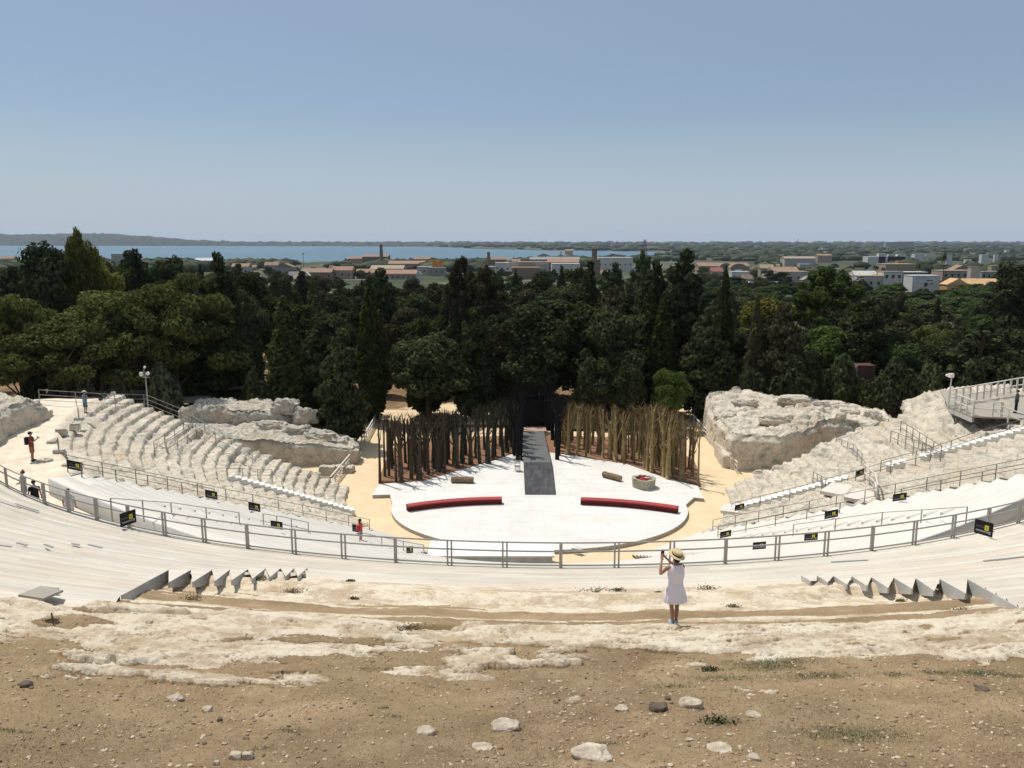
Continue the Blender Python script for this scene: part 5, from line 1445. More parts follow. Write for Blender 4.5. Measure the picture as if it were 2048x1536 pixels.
# ---- trees one can tell apart, from the left (u, distance, top row, crown width in px)
T = [
 ('pine', 0, 'pine', 15, 88, 562, 190, "yellow-green pine cut by the left picture edge", None),
 ('pine', 1, 'pine', 125, 84, 625, 270, "low spreading pine with bright cushions behind the man in blue", None),
 ('pine', 2, 'pine', 262, 95, 540, 330, "large umbrella pine with yellow-green crown behind the left seating", None),
 ('pine', 3, 'pine', 345, 92, 526, 230, "tall umbrella pine whose straight trunk stands right of the lamp post", None),
 ('pine', 4, 'pine', 180, 104, 592, 230, "pine between the low spreading pine and the large umbrella pine", None),
 ('oak', 3, 'yellow', 157, 118, 450, 66, "tallest tree on the left skyline with a rounded yellow-tinged top", None),
 ('broad', 0, 'yellow', 178, 121, 492, 110, "lower yellow-green tree right beside the tallest skyline tree", None),
 ('broad', 3, 'dark', 128, 120, 488, 80, "dark green tree left beside the tallest skyline tree", None),
 ('broad', 1, 'dark', 70, 112, 482, 130, "broad dark evergreen left of the yellow-topped tree", None),
 ('conifer', 0, 'dark', 270, 135, 498, 60, "slim dark conifer on the skyline above the umbrella pines", None),
 ('broad', 2, 'oak', 335, 150, 505, 90, "round mid-green crown on the skyline against the water", None),
 ('conifer', 1, 'dark', 438, 112, 503, 90, "dark conifer with a ragged top rising against the sea", None),
 ('conifer', 2, 'cypress', 420, 96, 560, 130, "very dark broad conifer right of the umbrella pines", None),
 ('cypress', 0, 'cypress', 566, 92, 604, 88, "broad dense cypress with a rounded top left of the tall cypress", None),
 ('cypress', 1, 'cypress', 737, 96, 560, 62, "tall narrow green cypress standing clear of the others", None),
 ('conifer', 3, 'dark', 680, 84.5, 658, 98, "ragged shaggy conifer beside the sand at the left timber fence", None),
 ('conifer', 0, 'dark', 640, 94, 640, 110, "shaggy dark conifer between the two cypresses", None),
 ('oak', 0, 'oak', 856, 96, 662, 165, "round grey-green holm oak behind the left of the stage grove", None),
 ('conifer', 2, 'brown', 1005, 100, 660, 80, "brown-tinged small tree behind the gateway's left", None),
 ('oak', 1, 'dark', 950, 100, 665, 90, "small dark round tree right of the holm oak", None),
 ('broad', 3, 'dark', 1110, 108, 590, 190, "wide dark evergreen dome behind the gateway", None),
 ('conifer', 1, 'brown', 1225, 104, 570, 90, "brown-green conifer right of the wide dark dome", None),
 ('cypress', 2, 'cypress', 1300, 102, 590, 80, "dense dark cypress behind the right stage grove", None),
 ('conifer', 3, 'dark', 1370, 112, 500, 110, "tallest dark conifer of the skyline right of the pylon", None),
 ('conifer', 0, 'dark', 1312, 115, 520, 90, "dark conifer just left of the tallest one", None),
 ('cypress', 0, 'cypress', 1452, 105, 545, 46, "slim pointed cypress right of the tallest conifer", None),
 ('cypress', 1, 'brown', 1515, 98, 598, 42, "thin brown-green cypress before the yellow-green tree", None),
 ('conifer', 2, 'brown', 1570, 96, 605, 95, "brown dark conifer behind the huge block's left end", None),
 ('oak', 2, 'oak', 1195, 94, 712, 90, "rounded olive-green bush tree behind the right stage grove", None),
 ('oak', 0, 'oak', 1252, 93, 718, 80, "second rounded olive-green bush tree, to the right of its twin", None),
 ('oak', 1, 'light', 1342, 92, 730, 78, "small bright green tree behind the low pale table", None),
 ('conifer', 1, 'dark', 1420, 98, 610, 110, "dark green conifer below the slim pointed cypress", None),
 ('plane', 0, 'light', 1650, 125, 530, 170, "big open light green tree rising above the right wood", None),
 ('broad', 1, 'light', 1650, 104, 650, 120, "bright green rounded crown below the big open tree", None),
 ('broad', 2, 'yellow', 1540, 122, 590, 120, "yellow-green crown behind the thin brown-green cypress", None),
 ('conifer', 3, 'dark', 1735, 104, 598, 110, "very dark conifer right of the bright green crown", None),
 ('pine', 1, 'pine', 1860, 110, 640, 125, "pine with a yellow-green cap among the dark trees on the right", None),
 ('conifer', 0, 'dark', 1965, 96, 640, 150, "layered dark conifer near the right picture edge", None),
 ('broad', 3, 'oak', 2035, 150, 520, 95, "tall green tree cut by the right picture edge", None),
 ('plane', 1, 'light', 1288, 300, 497, 52, "pale green tree below the lattice pylon", None),
 ('plane', 1, 'brown', 925, 125, 506, 70, "sparse brownish tree on the skyline above the holm oak", None),
 ('plane', 2, 'brown', 968, 122, 524, 90, "sparse brownish tree right of its taller neighbour on the skyline", None),
 ('conifer', 2, 'dark', 760, 130, 537, 80, "dark skyline conifer above the tall narrow cypress", None),
 ('conifer', 0, 'dark', 1180, 125, 522, 60, "pointed dark conifer in front of the broad brick stack", None),
 ('olive', 0, '', 0, 0, 0, 0, "", None),
]
for t in T:
    if t[0] == 'olive': continue
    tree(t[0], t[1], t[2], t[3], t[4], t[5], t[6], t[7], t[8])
# silvery olive bushes under the left pines, and bushes under the right wood
for i, (u, D, v, w, lm, lb) in enumerate([(165, 82, 722, 60, 'olive', "silvery olive bush under the spreading pine, leftmost of the row"), (232, 84, 712, 55, 'olive', "silvery olive bush left of the lamp post"), (320, 86, 712, 70, 'olive', "silvery olive bush between the lamp post and the pine trunk"),
                                      (60, 86, 725, 60, 'dark', "dark bush at the left edge above the far-left rock"), (1760, 92, 735, 70, 'oak', "green bush above the right end of the huge block"), (1800, 94, 705, 80, 'dark', "dark bush right of the brown scaffold cladding"),
                                      (1860, 92, 720, 90, 'oak', "leafy bush left of the camera pole"), (1500, 94, 715, 70, 'dark', "dark bush behind the huge block's left shoulder"), (1590, 92, 700, 90, 'dark', "bush growing through the scaffold frames"), (1950, 90, 720, 90, 'dark', "bush behind the white platform railing"), (2020, 92, 705, 90, 'oak', "bush at the right edge above the platform railing"),
                                      (505, 90, 735, 60, 'dark', "bush at the foot of the very dark broad conifer"), (1690, 95, 700, 90, 'oak', "bush left of the scaffold's brown cladding")]):
    tree('bush', i % 3, lm, u, D, v, w, lb, None)
# the dense wood: individual trees, rows going back
rf = random.Random(5)
sky_u = [-400, 0, 30, 200, 260, 400, 470, 520, 620, 720, 800, 870, 960, 1020, 1100, 1180, 1260, 1400, 1480, 1560, 1700, 1800, 1900, 2048, 2500]
sky_v = [560, 560, 520, 520, 520, 545, 540, 545, 560, 570, 568, 562, 550, 552, 545, 542, 545, 560, 600, 600, 600, 600, 612, 610, 600]
cnt = 0
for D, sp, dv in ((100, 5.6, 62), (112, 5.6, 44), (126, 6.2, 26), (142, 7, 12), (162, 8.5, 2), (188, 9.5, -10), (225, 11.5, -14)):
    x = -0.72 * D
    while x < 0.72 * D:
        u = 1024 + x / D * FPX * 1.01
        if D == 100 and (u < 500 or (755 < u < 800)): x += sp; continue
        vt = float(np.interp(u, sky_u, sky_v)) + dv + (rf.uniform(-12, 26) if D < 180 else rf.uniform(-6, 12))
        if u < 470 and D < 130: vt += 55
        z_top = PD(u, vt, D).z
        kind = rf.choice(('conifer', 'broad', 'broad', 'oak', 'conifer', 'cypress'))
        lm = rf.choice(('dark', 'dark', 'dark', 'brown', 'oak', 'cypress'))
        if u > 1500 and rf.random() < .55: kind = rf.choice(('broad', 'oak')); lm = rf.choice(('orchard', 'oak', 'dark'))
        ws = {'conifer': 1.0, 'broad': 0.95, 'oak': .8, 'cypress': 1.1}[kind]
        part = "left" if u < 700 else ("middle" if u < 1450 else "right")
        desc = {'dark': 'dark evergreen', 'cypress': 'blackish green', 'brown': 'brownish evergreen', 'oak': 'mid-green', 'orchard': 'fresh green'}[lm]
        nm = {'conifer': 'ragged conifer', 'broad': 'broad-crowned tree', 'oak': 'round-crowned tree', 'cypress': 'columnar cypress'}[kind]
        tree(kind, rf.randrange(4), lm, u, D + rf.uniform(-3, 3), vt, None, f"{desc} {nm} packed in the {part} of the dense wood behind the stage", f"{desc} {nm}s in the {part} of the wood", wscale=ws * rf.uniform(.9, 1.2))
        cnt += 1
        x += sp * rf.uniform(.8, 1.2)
# orchard and reed belt between the wood and the town on the right
for i in range(90):
    D = rf.choice((215, 245, 280, 320, 365, 410, 455)) + rf.uniform(-14, 14)
    u = rf.uniform(1440, 2120)
    g = ground_z(D); hh = rf.uniform(4, 7.5)
    top = Vector((0, D, g + hh)); f = D * cos(PITCH) - top.z * sin(PITCH); d = -(top.z * cos(PITCH) + D * sin(PITCH)); v = 768 + FPX * d / f
    tree(rf.choice(('bush', 'oak', 'broad')), rf.randrange(3), rf.choice(('orchard', 'orchard', 'oak')), u, D, v, rf.uniform(9, 16) / D * FPX, "fresh green low tree in the orchard belt between the right wood and the town", "orchard belt trees")
for i in range(250):
    D = rf.choice((280, 360, 450, 540, 640, 760, 900)) + rf.uniform(-20, 20)
    u = rf.uniform(-80, 1440) if i < 150 else rf.uniform(1345, 2100); g = ground_z(D); hh = rf.uniform(5, 9)
    f = D * cos(PITCH) - (g + hh) * sin(PITCH); d = -((g + hh) * cos(PITCH) + D * sin(PITCH)); v = 768 + FPX * d / f
    tree(rf.choice(('bush', 'oak', 'broad', 'conifer')), rf.randrange(3), rf.choice(('orchard', 'dark', 'oak')), u, D, v, rf.uniform(9, 14) / D * FPX, "dark garden tree between the wood and the waterfront houses" if i < 150 else "garden tree among the buildings of the right-hand outskirts", "garden trees by the waterfront" if i < 150 else "garden trees of the right-hand outskirts")
# far woods on the plain (nobody could count them)
def far_woods():
    r = np.random.RandomState(12); N = 5200
    D = 700 * (12000 / 700) ** r.rand(N); U = r.uniform(-100, 2150, N)
    X = (U - 1024) / FPX * D * 1.0
    dens = fbm(X / 260, D / 330, seed=77, oct=3)
    z0 = np.array([ground_z(d) for d in D])
    vbase = 478 + FPX * (-z0) / D
    # keep off the water
    vb = np.interp(U, [0, 640, 860, 1000, 1120, 1230, 1345, 1346, 3000], [523, 529, 522, 521, 516, 516, 510, 400, 400])
    vf = np.interp(U, [0, 480, 860, 940, 1130, 1345], [489, 489.5, 492, 496, 500.5, 503])
    land = ((vbase > vb + 1) | (vbase < vf - 1)) | (U > 1346)
    keep = land & (dens > np.where(D < 1800, -0.02, -0.32)) & (vbase < 552)
    # leave open the dry fields
    keep &= ~((U > 1560) & (vbase > 521) & (vbase < 536))
    X = X[keep]; D = D[keep]; z0 = z0[keep]; n = len(X)
    w = r.uniform(7, 15, n) * (1 + D / 3500); h = r.uniform(6, 12, n) * (1 + D / 9000)
    base = MB().ball((0, 0, 0), (1, 1, 1), 7, 4); BV = np.array(base.V); BF = [f for f in base.F]
    BFa = np.array(BF)
    V = BV[None, :, :] * np.stack([w, w * .7, h * .6], 1)[:, None, :] * (1 + 0.5 * (r.rand(n, len(BV), 1) - .5)) + np.stack([X, D, z0 + h * .45], 1)[:, None, :]
    F = (BFa[None] + (np.arange(n) * len(BV))[:, None, None]).reshape(-1, 4)
    lr = r.rand(n).repeat(len(BV))
    m, nt, b = new_mat("far woodland"); a = nt.nodes.new("ShaderNodeAttribute"); a.attribute_name = "lr"
    nt.links.new(ramp(nt, a.outputs["Fac"], [(0, (0.022, 0.032, 0.016)), (0.7, (0.05, 0.062, 0.03)), (1, (0.09, 0.09, 0.045))]), b.inputs["Base Color"])
    o = mesh_obj("far_woods", V.reshape(-1, 3), F, m, attrs={"lr": lr}); tag(o, "far-off woodland and hedges across the plain", "woodland", kind="stuff")
far_woods()
# ================================================================== TOWN BEYOND THE WOOD
WALLS = {k: pm("wall " + k, c, 0.15, 0.3) for k, c in dict(pale=(0.38, 0.355, 0.32), white=(0.50, 0.49, 0.47), tan=(0.33, 0.265, 0.195), pink=(0.34, 0.25, 0.205), grey=(0.28, 0.27, 0.26), brick=(0.24, 0.15, 0.11), orange=(0.48, 0.30, 0.15), brown=(0.20, 0.15, 0.12)).items()}
ROOFS = {k: pm("roof " + k, c, 0.2, 0.5) for k, c in dict(terracotta=(0.31, 0.19, 0.135), tan=(0.34, 0.275, 0.205), grey=(0.26, 0.25, 0.24), white=(0.52, 0.52, 0.51), red=(0.34, 0.15, 0.12), brown=(0.27, 0.18, 0.13), dark=(0.06, 0.06, 0.065), orange=(0.55, 0.36, 0.18)).items()}
WIN = pm("window dark glass", (0.03, 0.035, 0.04), 0.2, 1, 0.3)
WFR = pm("window frame", (0.45, 0.43, 0.40), 0.1, 1)
def building(label, u0, u1, vt, D, wall, roof, kind='gable', nwin=0, depth=None, hroof=None, vb=None, storeys=1, group=None, rot=None):
    a = PD(u0, vt, D); b_ = PD(u1, vt, D); W = b_.x - a.x; zb = ground_z(D) - 0.5
    if vb is not None: zb = min(PD(u0, vb, D).z, zb + 20) if True else zb
    H = a.z - zb; dep = depth or min(W * 0.7, 22); cx = (a.x + b_.x) / 2; cy = D + dep / 2
    hr = hroof if hroof is not None else min(3.0, 0.3 * H + 0.8)
    if kind == 'flat': hr = 0.35
    hw = max(1.0, H - hr)
    root = empty("building", (cx, D, zb), label, "building", group)
    MB().box((cx, cy, zb + hw / 2), (W, dep, hw)).build("wall", WALLS[wall], root)
    z1 = zb + hw; e = 0.35
    if kind == 'flat':
        MB().box((cx, cy, z1 + hr / 2), (W + .3, dep + .3, hr)).build("roof", ROOFS[roof], root)
    elif kind == 'gable':       # ridge runs left-right
        P = [(cx - W / 2 - e, D - e, z1), (cx + W / 2 + e, D - e, z1), (cx + W / 2 + e, D + dep + e, z1), (cx - W / 2 - e, D + dep + e, z1), (cx - W / 2 - e, cy, z1 + hr), (cx + W / 2 + e, cy, z1 + hr)]
        mesh_obj("roof", np.array(P), [(0, 1, 5, 4), (3, 4, 5, 2), (0, 4, 3), (1, 2, 5), (0, 3, 2, 1)], ROOFS[roof], root)
    elif kind == 'front':       # gable faces the viewer
        P = [(cx - W / 2 - e, D - e, z1), (cx + W / 2 + e, D - e, z1), (cx + W / 2 + e, D + dep + e, z1), (cx - W / 2 - e, D + dep + e, z1), (cx, D - e, z1 + hr), (cx, D + dep + e, z1 + hr)]
        mesh_obj("roof", np.array(P), [(0, 1, 4), (1, 2, 5, 4), (2, 3, 5), (3, 0, 4, 5), (0, 3, 2, 1)], ROOFS[roof], root)
    elif kind == 'arch':
        n = 14; V = []; F = []
        for i in range(n + 1):
            t = pi * i / n
            for y in (D - e, D + dep): V.append((cx - cos(t) * (W / 2 + .2), y, z1 + sin(t) * hr))
        F = [(2 * i, 2 * i + 2, 2 * i + 3, 2 * i + 1) for i in range(n)] + [tuple(2 * i for i in range(n, -1, -1))]
        mesh_obj("roof", np.array(V), F, ROOFS[roof], root)
        MB().box((cx, D - e - .1, zb + hw * .55), (W * .72, .2, hw * 1.1)).build("door", pm("green hangar door", (0.16, 0.24, 0.22), .1) if 'hd' not in M else M['hd'], root)
    if nwin:
        for s in range(storeys):
            for k in range(nwin):
                x = cx - W / 2 + W * (k + .5) / nwin; z = zb + hw * (s + .55) / storeys
                ww = min(1.4, W / nwin * .45); hh = min(1.7, hw / storeys * .5)
                f = MB().box((x, D - .06, z), (ww + .3, .12, hh + .3)).build("window", WFR, root)
                MB().box((x, D - .14, z), (ww, .06, hh)).build("pane", WIN, f)
    return root
B = building
# left of centre, by the water
B("low pale building at the left edge behind the dark trees", 0, 26, 512, 900, 'pale', 'brown', 'gable', 3)
B("long pale flat block behind the slim skyline conifer", 222, 266, 508, 1000, 'pale', 'grey', 'flat', 5)
B("low pale warehouse left of the ragged conifer against the sea", 388, 424, 516, 950, 'tan', 'white', 'gable', 3)
B("small brown house right of the ragged conifer", 462, 496, 527, 800, 'pale', 'terracotta', 'gable', 3)
B("grey stone house with slate roof among the waterside trees", 528, 556, 524, 760, 'grey', 'brown', 'gable', 2)
B("dark slate-roofed house behind the waterside trees", 552, 586, 527, 700, 'grey', 'brown', 'front', 2)
B("long low brown-roofed building left of the pinkish houses", 600, 662, 537, 640, 'brick', 'brown', 'gable', 6)
B("pinkish house with tiled roof above the wood's dark skyline", 664, 704, 533, 650, 'pink', 'terracotta', 'gable', 3)
B("white small tent-roofed shed in front of the brown-roofed building", 604, 620, 544, 560, 'white', 'white', 'front')
B("derelict long factory hall left of the tall chimney", 696, 730, 513, 1150, 'tan', 'brown', 'gable', 3)
B("derelict factory block below the tall dark chimney", 724, 776, 509, 1120, 'brown', 'brown', 'gable', 5, storeys=2)
B("lean grey shed before the derelict factory", 680, 700, 523, 1000, 'brown', 'brown', 'flat', 1)
B("low terracotta warehouse right of the derelict factory", 776, 862, 522, 900, 'pink', 'terracotta', 'gable', 8)
B("long low tan shed in front of the terracotta warehouse", 740, 806, 531, 760, 'tan', 'tan', 'gable', 6)
B("pinkish low block behind the tall narrow cypress", 712, 750, 538, 660, 'pink', 'terracotta', 'gable', 3)
B("wide pinkish warehouse above the wood left of the round oak", 770, 832, 540, 640, 'pink', 'terracotta', 'gable', 6)
B("half-ruined stone house on the shore", 828, 860, 514, 1150, 'grey', 'brown', 'gable', 3)
B("white low shed left of the orange silo", 834, 862, 533, 760, 'pale', 'white', 'flat', 3)
B("pale shed with grey roof under the orange silo", 856, 890, 535, 740, 'grey', 'grey', 'flat', 3)
B("domed white tank house above the wood", 832, 842, 541, 640, 'white', 'white', 'front')
# centre: brick yards
B("brown-roofed brick hall beside the thin brick chimney", 982, 1014, 514, 950, 'brick', 'brown', 'gable', 4)
B("white flat workshop right of the brown brick hall", 990, 1018, 525, 800, 'white', 'white', 'flat', 3)
B("low white block with blue doors before the long tan warehouse", 1010, 1042, 526, 790, 'white', 'grey', 'flat', 3)
B("tan terracotta roofed house behind the white block", 1014, 1040, 518, 900, 'pink', 'terracotta', 'gable', 3)
B("long cream wall building in the centre", 1038, 1098, 524, 780, 'tan', 'tan', 'flat', 7)
B("pale two-window house front in the centre", 1072, 1096, 528, 740, 'pale', 'grey', 'flat', 2)
B("long terracotta roofed warehouse left of the broad brick stack", 1096, 1158, 518, 800, 'tan', 'terracotta', 'gable', 6)
B("white low annex before the terracotta roofed warehouse", 1104, 1160, 527, 740, 'white', 'white', 'flat', 5)
B("small white building on the water's edge in the centre", 1094, 1108, 512, 1300, 'white', 'white', 'flat', 2)
B("long grey roof building behind the broad brick stack", 1060, 1160, 514, 1000, 'grey', 'grey', 'gable', 9)
B("long white flat warehouse right of the broad brick stack", 1196, 1266, 515, 900, 'white', 'white', 'flat', 7)
B("brown low yard wall building under the terracotta warehouse", 1024, 1080, 535, 640, 'brown', 'brown', 'flat', 0)
B("yellow-tan shed on the far shore", 1130, 1146, 499, 2600, 'orange', 'tan', 'gable', 0)
B("pale house behind the dark conifers left of the tallest one", 1296, 1310, 527, 600, 'white', 'tan', 'gable', 1)
# right
B("small pinkish red-roofed house right of the tallest conifer", 1424, 1446, 535, 620, 'pink', 'red', 'gable', 3)
B("green-doored hangar with an arched roof", 1462, 1494, 527, 700, 'tan', 'brown', 'arch', hroof=4.5)
B("open dark arched hangar left of the green-doored one", 1440, 1464, 526, 740, 'tan', 'brown', 'arch', hroof=4)
B("long brown shed behind the arched hangars", 1398, 1500, 526, 800, 'tan', 'brown', 'gable', 0)
B("white small shop below the arched hangars", 1464, 1500, 543, 560, 'white', 'white', 'flat', 3)
B("low terracotta roofed long house right of the hangars", 1546, 1598, 534, 620, 'pink', 'terracotta', 'gable', 4)
B("tan workshop roof beside the mast", 1522, 1548, 529, 660, 'tan', 'tan', 'gable', 2)
B("low pink shed below the long terracotta house", 1560, 1620, 543, 540, 'pale', 'tan', 'flat', 4)
B("long tan-roofed shed in the far field at right of centre", 1570, 1632, 513, 1300, 'pale', 'tan', 'gable', 0)
B("brown far farmhouse on the plain", 1636, 1664, 508, 1700, 'pink', 'terracotta', 'gable', 0)
B("dark small arched barn before the dry field", 1660, 1678, 527, 900, 'brown', 'dark', 'arch', hroof=4)
B("pale house with an open upper gallery in the far field", 1600, 1622, 528, 850, 'pale', 'white', 'flat', 3)
B("white roofed workshop right of the big open tree", 1712, 1756, 542, 480, 'white', 'white', 'gable', 2)
B("long cream single-storey block below the white workshop", 1720, 1766, 551, 440, 'pale', 'orange', 'flat', 3)
B("two-storey white house with dark windows", 1768, 1806, 543, 440, 'white', 'grey', 'flat', 3, storeys=2)
B("long dark-fronted shed with a white roof edge", 1806, 1856, 544, 450, 'brown', 'white', 'flat', 4)
B("white container-like block on the right", 1826, 1880, 551, 400, 'white', 'white', 'flat', 1)
B("tan house with a roof tower behind the dark-fronted shed", 1772, 1834, 528, 560, 'tan', 'tan', 'flat', 4)
B("small orange block on top of the tan house row", 1796, 1812, 522, 600, 'orange', 'orange', 'flat', 1)
B("wide pinkish house with balcony at the right", 1886, 1950, 541, 470, 'pink', 'tan', 'flat', 5, storeys=2)
B("brown hip-roofed house behind the pinkish balcony house", 1908, 1944, 530, 520, 'pink', 'brown', 'front', 3)
B("tall bare concrete tower block of the orange house", 1943, 1962, 533, 425, 'pale', 'grey', 'flat', 0)
B("orange-walled house with a broad tiled roof at the right", 1896, 1938, 557, 400, 'orange', 'orange', 'front', 2)
B("orange tiled annex right of the orange-walled house", 1936, 2004, 558, 404, 'orange', 'orange', 'gable', 3)
B("grey unfinished block at the right", 1964, 2004, 543, 480, 'grey', 'grey', 'flat', 4, storeys=2)
B("pale block behind the grey unfinished one", 1984, 2004, 531, 560, 'tan', 'tan', 'flat', 2)
rt = random.Random(21)
for i in range(85):                        # the dense low strip of houses and sheds between wood and water
    u = rt.uniform(430, 1345) if i < 50 else rt.uniform(1345, 2048)
    D = rt.uniform(560, 1080) if i < 50 else rt.uniform(520, 1300)
    wpx_ = rt.uniform(9, 26) * 760 / D; hh_ = rt.uniform(4.0, 7.5); zt_ = ground_z(D) + hh_
    f_ = D * cos(PITCH) - zt_ * sin(PITCH); d_ = -(zt_ * cos(PITCH) + D * sin(PITCH)); v_ = 768 + FPX * d_ / f_
    if u > 1560 and 522 < v_ < 534: continue
    k_ = rt.choice(('gable', 'gable', 'flat', 'front')); w_ = rt.choice(('pale', 'tan', 'pink', 'grey', 'white', 'brown')); r_k = rt.choice(('terracotta', 'tan', 'brown', 'grey', 'terracotta')) if k_ != 'flat' else rt.choice(('grey', 'tan', 'white'))
    rn_ = {'terracotta': 'tiled-roofed', 'tan': 'tan-roofed', 'brown': 'brown-roofed', 'grey': 'grey-roofed', 'white': 'white-roofed'}[r_k]
    pt_ = "waterfront strip" if i < 50 else "right-hand outskirts"
    B(f"small {w_} {rn_} house among the low buildings of the {pt_}", u - wpx_ / 2, u + wpx_ / 2, v_, D, w_, r_k, k_, rt.choice((0, 2, 3)), group=f"small {w_} {rn_} houses of the {pt_}")
for i, (u0, u1, v) in enumerate([(1758, 1772, 507), (1777, 1788, 508), (1796, 1812, 508), (1736, 1815, 513), (1830, 1850, 508), (1852, 1872, 508), (1776, 1800, 512), (1964, 1978, 509), (1990, 1998, 509), (1932, 1944, 519), (1895, 1905, 510)]):
    B("long white roofed farm shed on the far right plain", u0, u1, v, 1500, 'white', 'white', 'flat', 0, group="white sheds on the far plain")
B("wide tan institutional block on the far right horizon", 1806, 1828, 483, 4200, 'tan', 'tan', 'flat', 0)
B("greyish long block on the far right horizon", 1772, 1806, 484, 4200, 'grey', 'grey', 'flat', 0)
for (u, v, lb) in ((561, 493, "tiny boat alone far out on the left part of the bay"), (676, 491.6, "leftmost of the white boats moored along the far shore"), (690, 491.8, "second white boat moored along the far shore"), (706, 492.2, "larger white boat moored off the far shore"), (733, 492.6, "rightmost white boat moored off the far shore")):
    p = PZ(u, v, -47.5); bt = empty("boat", p, lb, "boat")
    MB().prism([(p.x - 22, p.y), (p.x - 17, p.y - 5), (p.x + 15, p.y - 5), (p.x + 24, p.y), (p.x + 15, p.y + 5), (p.x - 17, p.y + 5)], p.z, p.z + 5).build("hull", ROOFS['white'], bt)
    MB().box((p.x - 3, p.y, p.z + 7.5), (20, 6, 5)).build("cabin", ROOFS['white'], bt)
# far houses as dots
rh = random.Random(4)
for i in range(80):
    if i < 24:
        u = rh.uniform(-20, 520); t_ = rh.uniform(.15, .8); D0_ = 6600 - (u + 500) / 1400 * 1000; D = D0_ + 1800 * t_
        tz = PD(u, float(np.interp(u, [0, 200, 260, 330, 400, 520], [468, 466, 468, 474, 480, 484])), D0_ + 1800).z
        z_ = -49.5 + (tz + 49.5) * t_ ** .9 + 9
    else:
        u = rh.uniform(620, 2048); D = rh.uniform(2600, 6000) if u > 1345 else rh.uniform(5900, 6600) if u < 1000 else rh.uniform(4300, 6500)
        z_ = ground_z(D) + 6
    w = rh.uniform(12, 32) * D / 6000; h = rh.uniform(6, 10)
    o = MB().box((0, 0, 0), (w, 10, h)).box((0, 0, h * .5 + .8), (w * .8, 8, 1.6)).build("house", WALLS[rh.choice(('white', 'white', 'pale', 'pale', 'pink'))], None)
    o.location = ((u - 1024) / FPX * D * 1.0157, D, z_)
    tag(o, "tiny pale house scattered on the hills across the bay" if i < 24 else "tiny pale house scattered over the distant plain", "house", "tiny houses on the far hills" if i < 24 else "tiny houses on the far plain")
def chimney(label, u, vt, D, w0, w1, mat, extra=None, square=False):
    t = PD(u, vt, D); zb = ground_z(D) - .5; root = empty("chimney", (t.x, D, zb), label, "chimney")
    MB().tube([(t.x, D, zb), (t.x, D, t.z - 1.2)], [w0, w1], 4 if square else 12).build("shaft", mat, root)
    MB().tube([(t.x, D, t.z - 1.2), (t.x, D, t.z)], [w1 * 1.18, w1 * 1.18], 4 if square else 12).build("rim", mat, root)
    if extra: MB().tube([(t.x, D - .2, zb), (t.x, D - .2, zb + (t.z - zb) * extra[0])], [extra[1], extra[1]], 8).build("base", mat, root)
chimney("tall dark factory chimney against the water", 762, 489, 1120, 3.2, 2.0, WALLS['brown'], (0.42, 4.2))
chimney("thin brick chimney left of the brown brick hall", 977, 504, 900, 1.9, 1.6, WALLS['brick'])
chimney("broad dark brick stack with a stepped base in the centre", 1189, 497, 620, 2.5, 2.0, WALLS['brown'], (0.66, 4.6))
# orange silo
s = empty("silo", PD(874, 540, 760), "small bright orange silo near the shore", "silo"); p = PD(868, 520, 760)
for dx in (0, 6): MB().tube([(p.x + dx, 760, ground_z(760)), (p.x + dx, 760, p.z)], [2.2, 2.2], 12).build("tank", pm("orange paint", (0.60, 0.25, 0.04), .1), s)
MB().bar((p.x - 3, 757, p.z + .3), (p.x + 9, 757, p.z + .3), .6).build("walkway", WALLS['orange'], s)
# lattice pylon
def lattice(label, u, vt, D, w, name="pylon"):
    t = PD(u, vt, D); zb = ground_z(D); root = empty(name, (t.x, D, zb), label, name); H = t.z - zb; b = MB()
    for sx in (-1, 1):
        for sy in (-1, 1): b.bar((t.x + sx * w, D + sy * w, zb), (t.x + sx * w * .22, D + sy * w * .22, t.z), .35)
    n = 9
    for k in range(n):
        a = k / n; c = (k + 1) / n; wa = w * (1 - .78 * a); wc = w * (1 - .78 * c)
        for sy in (-1, 1):
            b.bar((t.x - wa, D + sy * wa, zb + H * a), (t.x + wc, D + sy * wc, zb + H * c), .22); b.bar((t.x + wa, D + sy * wa, zb + H * a), (t.x - wc, D + sy * wc, zb + H * c), .22)
    b.build("mast", M['metal_dark'], root)
    b = MB()
    for f in (.82, .92): b.bar((t.x - w * .9, D, zb + H * f), (t.x + w * .9, D, zb + H * f), .3)
    b.build("crossarm", M['metal_dark'], root)
lattice("tall steel lattice pylon above the pale green tree", 1290, 479, 900, 4.2)
for (u, vt, D, lb) in ((1521, 515, 700, "thin antenna mast beside the tan workshop"), (1694, 513, 800, "pale thin mast with small floodlights before the dry field"), (1122, 502, 900, "thin dark pole between the two brick chimneys"), (606, 505, 900, "thin pole on the waterfront left of the factory"), (1596, 478, 3000, "faint radio mast on the right horizon")):
    t = PD(u, vt, D); zb = ground_z(D); r_ = empty("mast", (t.x, D, zb), lb, "mast")
    MB().tube([(t.x, D, zb), (t.x, D, t.z)], [.45 * max(1, D / 900), .25 * max(1, D / 900)], 6).build("pole", M['metal'], r_); MB().box((t.x, D, t.z - 1.5), (2.0, .6, 1.4)).build("antenna", M['metal'], r_)
for (u, D, vt, w, lb) in ((1752, 540, 528, 18, "palm left of the tan house with a roof tower"), (1767, 520, 532, 14, "smaller palm beside the taller one in front of the tan house"), (1838, 540, 526, 18, "palm behind the dark-fronted shed"), (1891, 420, 500, 14, "tall lone palm on a thin trunk at the right")):
    tree('palm', 0, 'orchard', u, D, vt, w, lb)
